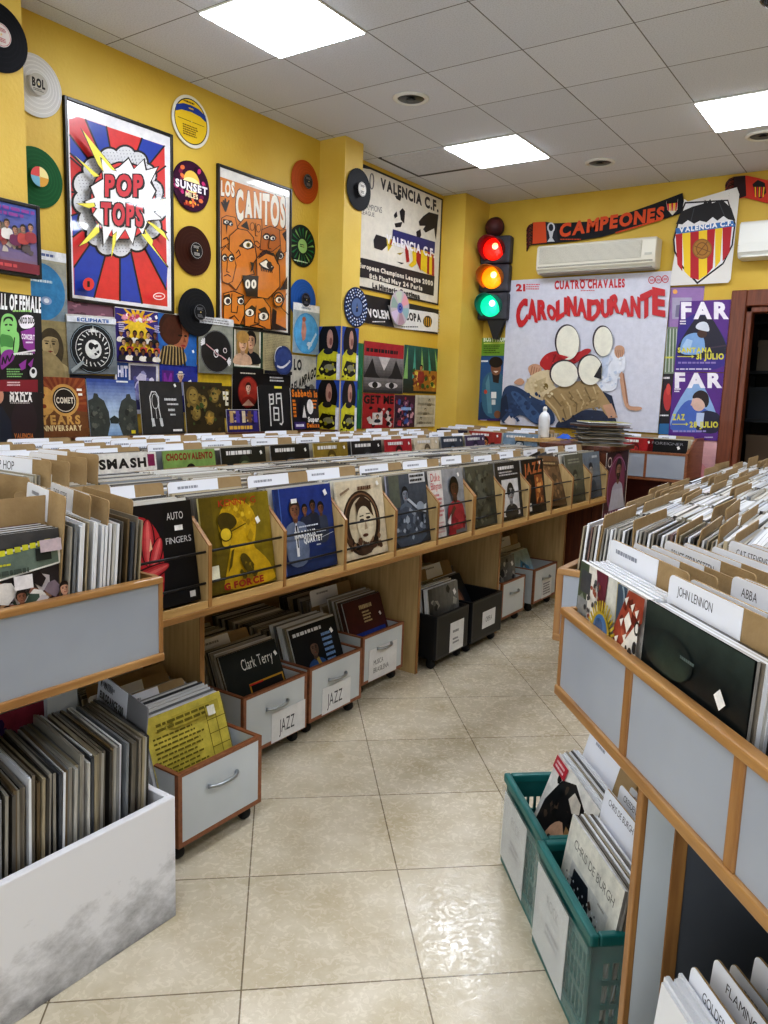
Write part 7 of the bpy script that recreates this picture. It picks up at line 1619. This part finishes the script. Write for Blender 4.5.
# ------------------------------------------------------------------ teal crates under its far end
def crate(label, u0, u1, v0, d, h, sign, lines):
    w = u1 - u0; x, y = uv((u0 + u1) / 2, v0); t = thing('plastic_crate', label, 'crate', (x, y, 0), RA); a = w / 2
    mb = MB(); mb.box(-a, a, 0, d, 0, .012); mb.build('base', M_TEAL, t)
    def wall(P, L):
        mb = MB()
        def bar(s0, s1, z0, z1):
            p = [P(s0, 0, z0), P(s1, 0, z0), P(s1, 1, z0), P(s0, 1, z0), P(s0, 0, z1), P(s1, 0, z1), P(s1, 1, z1), P(s0, 1, z1)]; mb.hexa(p)
        bar(0, L, .012, .05); bar(0, L, h - .075, h - .028); bar(0, L, .105, .118); bar(0, L, .165, .178)
        n = int(L / .022)
        for i in range(n + 1): s = i * (L - .007) / n; bar(s, s + .007, .05, h - .075)
        bar(0, .022, .012, h - .028); bar(L - .022, L, .012, h - .028)
        mb.build('wall_grid', M_TEAL, t)
    q = .008
    wall(lambda s, k, z: (-a + s, k * q, z), w); wall(lambda s, k, z: (-a + s, d - k * q, z), w)
    wall(lambda s, k, z: (-a + k * q, s, z), d); wall(lambda s, k, z: (a - k * q, s, z), d)
    mb = MB()
    for b in ((-a - .009, a + .009, -.009, .012), (-a - .009, a + .009, d - .012, d + .009), (-a - .009, -a + .012, .012, d - .012), (a - .012, a + .009, .012, d - .012)): mb.box(b[0], b[1], b[2], b[3], h - .028, h)
    mb.build('rim', M_TEAL, t, bevel=.005)
    mb = MB(); mb.box(-a - .006, a + .006, -.006, .002, .0, .045); mb.build('foot_band', M_TEAL, t, bevel=.004)
    # sheets of paper and film taped over the front
    mb = MB(); sw = w * .62
    mb.hexa([(-a + .005, -.010, .03), (-a + .005 + sw, -.010, .02), (-a + .005 + sw, -.0085, .02), (-a + .005, -.0085, .03), (-a + .02, -.011, h - .045), (-a + .02 + sw, -.011, h - .045), (-a + .02 + sw, -.0095, h - .045), (-a + .02, -.0095, h - .045)], hx('#dcdcdc'))
    A = Art(.25, .2)
    for s, x0, y0, x1, y1 in lines: A.text(s, x0, y0, x1, y1, '#b4b2b4', 0)
    A.scrib(.05, .04, .15, .08, '#c4c2c4', 2)
    A.emit(mb, 1.0, (-a + .05, -.0112, .06)); mb.build('paper_sign', M_PRINT, t)
    m = mat('clear_tape', '#b9c6c3', .2, alpha=.13, coat=1); nd, lk, b = nodes(m)
    if not b.inputs['Normal'].is_linked:
        nz = N(m, 'ShaderNodeTexNoise', Scale=30.0, Detail=3.0, Distortion=1.5); bp = N(m, 'ShaderNodeBump', Strength=.6, Distance=.01); lk.new(nz.outputs['Fac'], bp.inputs['Height']); lk.new(bp.outputs[0], b.inputs['Normal']); lk.new(bp.outputs[0], b.inputs['Coat Normal'])
    mb = MB(); mb.box(-a - .002, a + .004, -.0135, -.0125, .03, h - .03); mb.box(a + .002, a + .003, -.0125, .2, .03, h - .03); mb.build('clear_film', m, t)
    return t
crate('teal plastic crate of records, the farther one, nearer the aisle end', -2.185, -1.835, .70, .38, .295, None, [('ROCK', .05, .12, .13, .15)])
crate('teal plastic crate of records, the nearer one beside the counter leg', -1.818, -1.462, .685, .40, .295, None, [('ROCK', .05, .12, .13, .15)])
def art_hair():
    A = Art(1, 1, '#e0ded8'); A.poly([(.05, .1), (.08, .55), (.25, .85), (.5, .95), (.78, .86), (.9, .6), (.82, .3), (.7, .12), (.5, .3), (.3, 0), (.1, 0)], '#1d1a1c'); A.patches(['#3a2f2a', '#0f0e10', '#54463a'], 26, .03, .08, .1, .35, .85, .9); A.ell(.5, .3, .18, .3, '#c8a286', 20, rot=-20); A.poly([(.36, .5), (.5, .62), (.66, .5), (.62, .7), (.4, .7)], '#1d1a1c'); A.poly([(.62, .6), (.85, .6), (.9, .3), (.74, .1), (.66, .3)], '#9a7a52'); A.patches(['#b59764', '#7a5d3c'], 12, .03, .06, .64, .15, .88, .6)
    A.ell(.44, .36, .05, .03, '#3a2a24', 10); A.poly([(.5, .3), (.56, .2), (.48, .18)], '#a07a62'); A.ell(.5, .1, .06, .03, '#9a5a52', 10); A.rect(.0, .86, .3, .98, '#b3283a'); A.scrib(.04, .88, .27, .96, '#e8c8cc', 2); A.poly([(.5, .8), (.56, .9), (.72, .88), (.76, .8), (.64, .74)], '#c9c2b6'); A.scrib(.84, .3, .98, .4, '#8a8088', 1); A.scrib(.82, .1, .98, .28, '#8a8088', 3); return A
def art_eyes():
    A = Art(1, 1, '#d6d5cb'); A.text('CHRIS DE BURGH', .14, .8, .9, .87, '#6d6b66', 0); A.rect(.16, .05, .86, .7, '#c2c4c0'); A.poly([(.2, .06), (.22, .66), (.5, .68), (.62, .4), (.8, .1), (.6, .04)], '#20262f'); A.patches(['#2c3440', '#4a5460', '#14181e', '#5a4a40'], 20, .04, .08, .2, .06, .7, .66)
    for r_ in range(12):
        for c in range(14):
            x, y = .2 + c * .047, .08 + r_ * .05
            A.ell(x + .01 * (r_ % 2), y, .011, .011, ['#dfe3e6', '#1c2026'][(c + r_) % 2] if c > 4 or r_ > 8 else '#39424e', 6)
    A.ell(.36, .34, .1, .15, '#b58e74', 16); A.ell(.33, .38, .03, .02, '#20262f', 8); A.ell(.42, .38, .03, .02, '#20262f', 8); A.rect(.76, .16, .83, .22, '#eceae4'); A.scrib(.78, .73, .94, .76, '#8a8882', 1); return A
sleeve('record of a woman with loose dark hair in the farther teal crate', sd(-1.985, .745, .08), RA, R(-18), art_hair(), th=.006, roll=R(2))
sleeve('cream record with a spaced-out title and dotted picture in the nearer teal crate', sd(-1.625, .708, .078), RA, R(-8), art_eyes(), th=.006)
for i in range(7): edge('sleeve behind the dark hair record in the farther teal crate', 'sleeves in the farther teal crate', sd(-1.99 + rnd.uniform(-.008, .008), .756 + i * .012, .08), RA, R(-19 + i * .8), 0, (2, 2, 0, 2, 1, 2, 2)[i])
for i in range(7): edge('sleeve behind the cream record in the nearer teal crate', 'sleeves in the nearer teal crate', sd(-1.625 + rnd.uniform(-.008, .008), .718 + i * .0095, .075), RA, R(-8 + i * .2), 0, (0, 1, 2, 0, 2, 1, 2)[i])
for i, (u, v, ln, nm, lab) in enumerate(((-2.0, .855, -15, '~4', 'white labelled divider right behind the sleeves of the farther teal crate'), (-1.99, .905, -14, '~1', 'rearmost tall divider in the farther teal crate'), (-1.63, .79, -8, 'CHRIS DE BURGH', 'first divider behind the cream record in the nearer teal crate'), (-1.625, .825, -8, 'CREEDENCE CLEA', 'second divider behind the cream record in the nearer teal crate'), (-1.635, .86, -8, 'EVERLY BRO', 'third divider behind the cream record in the nearer teal crate'), (-1.62, .91, -8, '~3', 'rearmost divider in the nearer teal crate'))):
    divider(lab, sd(u, v, .075), RA, R(ln), nm, w=.325, h=.385 + .012 * (i % 2), frac=.68, lh=.09)
# box of small sleeves under the counter, bottom right
t = thing('record_box', 'low box of labelled dividers under the right counter, bottom right', 'box', (*uv(-.88, .56), 0), RA)
mb = MB(); mb.box(-.17, .17, 0, .015, .14, .44); mb.build('front_board', M_GREYL, t); mb = MB(); mb.box(-.17, .17, .43, .445, .14, .44); mb.build('back_board', M_GREYL, t)
for s in (-.17, .155):
    mb = MB(); mb.box(s, s + .015, .015, .43, .14, .44); mb.build('side_board', M_GREYL, t)
mb = MB(); mb.box(-.155, .155, .015, .43, .14, .155); mb.build('bottom_board', M_GREYL, t)
mb = MB(); mb.box(-.16, .16, .02, .42, 0, .14); mb.build('plinth', M_GREYD, t)
for i in range(6): edge('thin bagged sleeve at the front of the low box under the right counter', 'bagged sleeves at the front of the low box', sd(-.885 - .006 * (i % 3), .585 + i * .007, .16 + .06 + .004 * (i % 2)), RA, R(-5), 0, 2)
for i, (v, nm) in enumerate(((.632, 'GOLDFRAPP'), (.665, 'FLAMING LIPS'), (.70, '~1'), (.735, 'ARCADE FIRE'), (.765, '~2'), (.80, '~3'), (.83, '~4'), (.87, '~0'))):
    divider('%s divider from the front of the low box under the right counter' % ORD[i], sd(-.892 + .006 * (i % 2), v, .16), RA, R(-4), nm, w=.30, h=.405 + .016 * (i % 2), frac=.95, lh=.13)
for i in range(24):
    v = .645 + i * .0095; x, y = uv(-.892, v); stuff_sleeve(x, y, .16, RA, R(-4), .003, w=.29, h=.33)

# ------------------------------------------------------------------ big far bin unit behind it (sleeves facing the aisle, seen edge-on)
FA = R(1.5); fc, fs = math.cos(FA), math.sin(FA); FX0, FY0 = -.818, 2.085
def fl(x, y, z): return FX0 + x * fc - y * fs, FY0 + x * fs + y * fc, z
t = thing('record_counter', 'long far bin unit full of edge-on records behind the right counter', 'record counter', (FX0, FY0, 0), FA)
mb = MB(); mb.box(.014, .95, 0, .016, .775, .955); mb.build('end_panel', M_GREY, t)
mb = MB(); mb.box(-.004, .95, -.004, .02, .952, .97); mb.build('top_rail', M_OAKX, t, bevel=.003)
mb = MB(); mb.box(-.004, .95, -.004, .02, .755, .777); mb.build('bottom_rail', M_OAKX, t, bevel=.003)
mb = MB(); mb.box(-.006, .016, -.002, .02, .757, .968); mb.build('post', M_OAKV, t, bevel=.003)
mb = MB(); mb.box(0, .014, .02, 3.0, .775, .955); mb.build('front_panel', M_GREY, t)
mb = MB(); mb.box(-.006, .018, .02, 3.0, .952, .97); mb.build('top_rail', M_OAK, t, bevel=.003)
mb = MB(); mb.box(-.006, .018, .02, 3.0, .755, .777); mb.build('bottom_rail', M_OAK, t, bevel=.003)
mb = MB(); mb.box(.014, .95, .016, 3.0, .757, .772); mb.build('bottom_board', M_GREYD, t)
mb = MB(); mb.box(.935, .95, .016, 3.0, .772, 1.0); mb.build('back_board', M_GREYD, t)
for y in (.75, 1.6, 2.5, 2.95):
    mb = MB(); mb.box(.25, .9, y, y + .02, 0, .757); mb.build('leg_panel', M_GREYD, t)
for k in range(1, 9):
    mb = MB(); mb.box(.014, .935, .02 + k * .3425, .028 + k * .3425, .772, .95); mb.build('bin_side', M_GREYL, t)
cnt = 0
for k in range(8):
    yc = .19 + k * .3425; zb = .785 + .004 * k
    x = .032
    cards = sorted([rnd.uniform(.03, .9) for _ in range(14)]) if k else [.075, .21, .30, .325, .40, .43, .52, .6, .7, .8]
    while x < .92:
        if k == 0 and x < .40:
            edge('edge-on record at the near end of the far bin unit', 'edge-on records at the near end of the far bin unit', fl(x, yc + rnd.uniform(-.006, .006), zb + rnd.uniform(-.005, .004)), FA - R(90), R(-4), 0, (0, 2, 0, 1, 2, 0)[cnt % 6]); cnt += 1
            x += .0115
        else:
            a, b, c = fl(x, yc, zb); stuff_sleeve(a, b, c + rnd.uniform(-.008, .005), FA - R(90) + rnd.uniform(-.02, .02), R(-4), .0095, w=.338); x += rnd.uniform(.0097, .0104)
    for j, cx in enumerate(cards):
        divider('brown backed divider standing among the records of the far bin unit' if k else ['first', 'second', 'third', 'fourth', 'fifth', 'sixth', 'seventh', 'eighth', 'ninth', 'tenth'][j] + ' brown backed divider from the aisle in the nearest row of the far bin unit', fl(cx, yc, zb - .01), FA - R(90) + rnd.uniform(-.04, .04), R(-3 + rnd.uniform(-5, 5)), '~%d' % (j % 5), w=.335, h=.36 + rnd.uniform(-.015, .012), frac=.6, lh=.07, group='dividers of the far bin unit' if k else None)

# ------------------------------------------------------------------ store room behind the doorway
t = thing('storage_shelf', 'dark shelf with boxes seen through the doorway', 'shelf', (-1.45, 8.0, 0))
M_DSH = mat('dark_shelf_metal', '#22252a', .5)
for x in (-.02, 1.1):
    for y in (0, .5):
        mb = MB(); mb.box(x, x + .04, y, y + .04, 0, 2.3); mb.build('upright', M_DSH, t)
for z in (.35, .85, 1.3, 1.75, 2.2):
    mb = MB(); mb.box(0, 1.12, 0, .54, z, z + .03); mb.build('shelf_board', M_DSH, t)
for i, (x, y, z, w, h, c, nm) in enumerate(((-1.40, 8.05, .38, .40, .32, '#8a6a48', 'lowest shelf, left'), (-.95, 8.05, .38, .40, .28, '#7a5c40', 'lowest shelf, right'), (-1.38, 8.06, .88, .34, .30, '#6d5a48', 'second shelf, left'), (-.98, 8.06, .88, .42, .26, '#8a7458', 'second shelf, right'), (-1.40, 8.06, 1.33, .3, .3, '#3a4048', 'third shelf, left'), (-1.0, 8.06, 1.33, .45, .2, '#54504a', 'third shelf, right'), (-1.36, 8.06, 1.78, .5, .28, '#8a8074', 'fourth shelf'))):
    tt = thing('storage_box', 'dim carton in the store room on the ' + nm, 'box', (x, y, z + .001)); m = mat('store_box_%d' % i, c, .7)
    mb = MB(); mb.box(0, w, 0, .38, 0, h * .8); mb.build('box_body', m, tt); mb = MB(); mb.box(-.006, w + .006, -.006, .386, h * .78, h); mb.build('lid', m, tt)
for i in range(14):
    edge('record standing on the second store room shelf', 'records on the store room shelf', (-.62 + i * .012, 8.22, .884), R(90), R(0), 0, i % 2)

# ------------------------------------------------------------------ the remaining sleeves as one mass
o = STUFF.build('packed_record_sleeves', attr_mat('packed_sleeves', .35, .25)); o['kind'] = 'stuff'; o['label'] = 'all the tightly packed record sleeves in the bins and drawers'; o['category'] = 'records'

# ------------------------------------------------------------------ light, air, camera
w = bpy.data.worlds.new('world'); scn.world = w; w.use_nodes = True
bg = w.node_tree.nodes['Background']; bg.inputs[0].default_value = (0.92, .96, 1.0, 1); bg.inputs[1].default_value = WORLD_STR
cam = bpy.data.cameras.new('camera'); co = bpy.data.objects.new('camera', cam); COL.objects.link(co); scn.camera = co
cam.sensor_fit = 'VERTICAL'; cam.sensor_height = 36; cam.lens = FPX / 1024 * 36; cam.clip_start = .02
r = [Vector(q) for q in MW]
mw = Matrix(((r[0].x, -r[1].x, -r[2].x), (r[0].y, -r[1].y, -r[2].y), (r[0].z, -r[1].z, -r[2].z))).to_4x4()
mw.translation = (0, 0, CAMH); co.matrix_world = mw
scn.view_settings.view_transform = VT; scn.view_settings.look = 'Medium High Contrast'; scn.view_settings.exposure = EXPO; scn.view_settings.gamma = 1.0
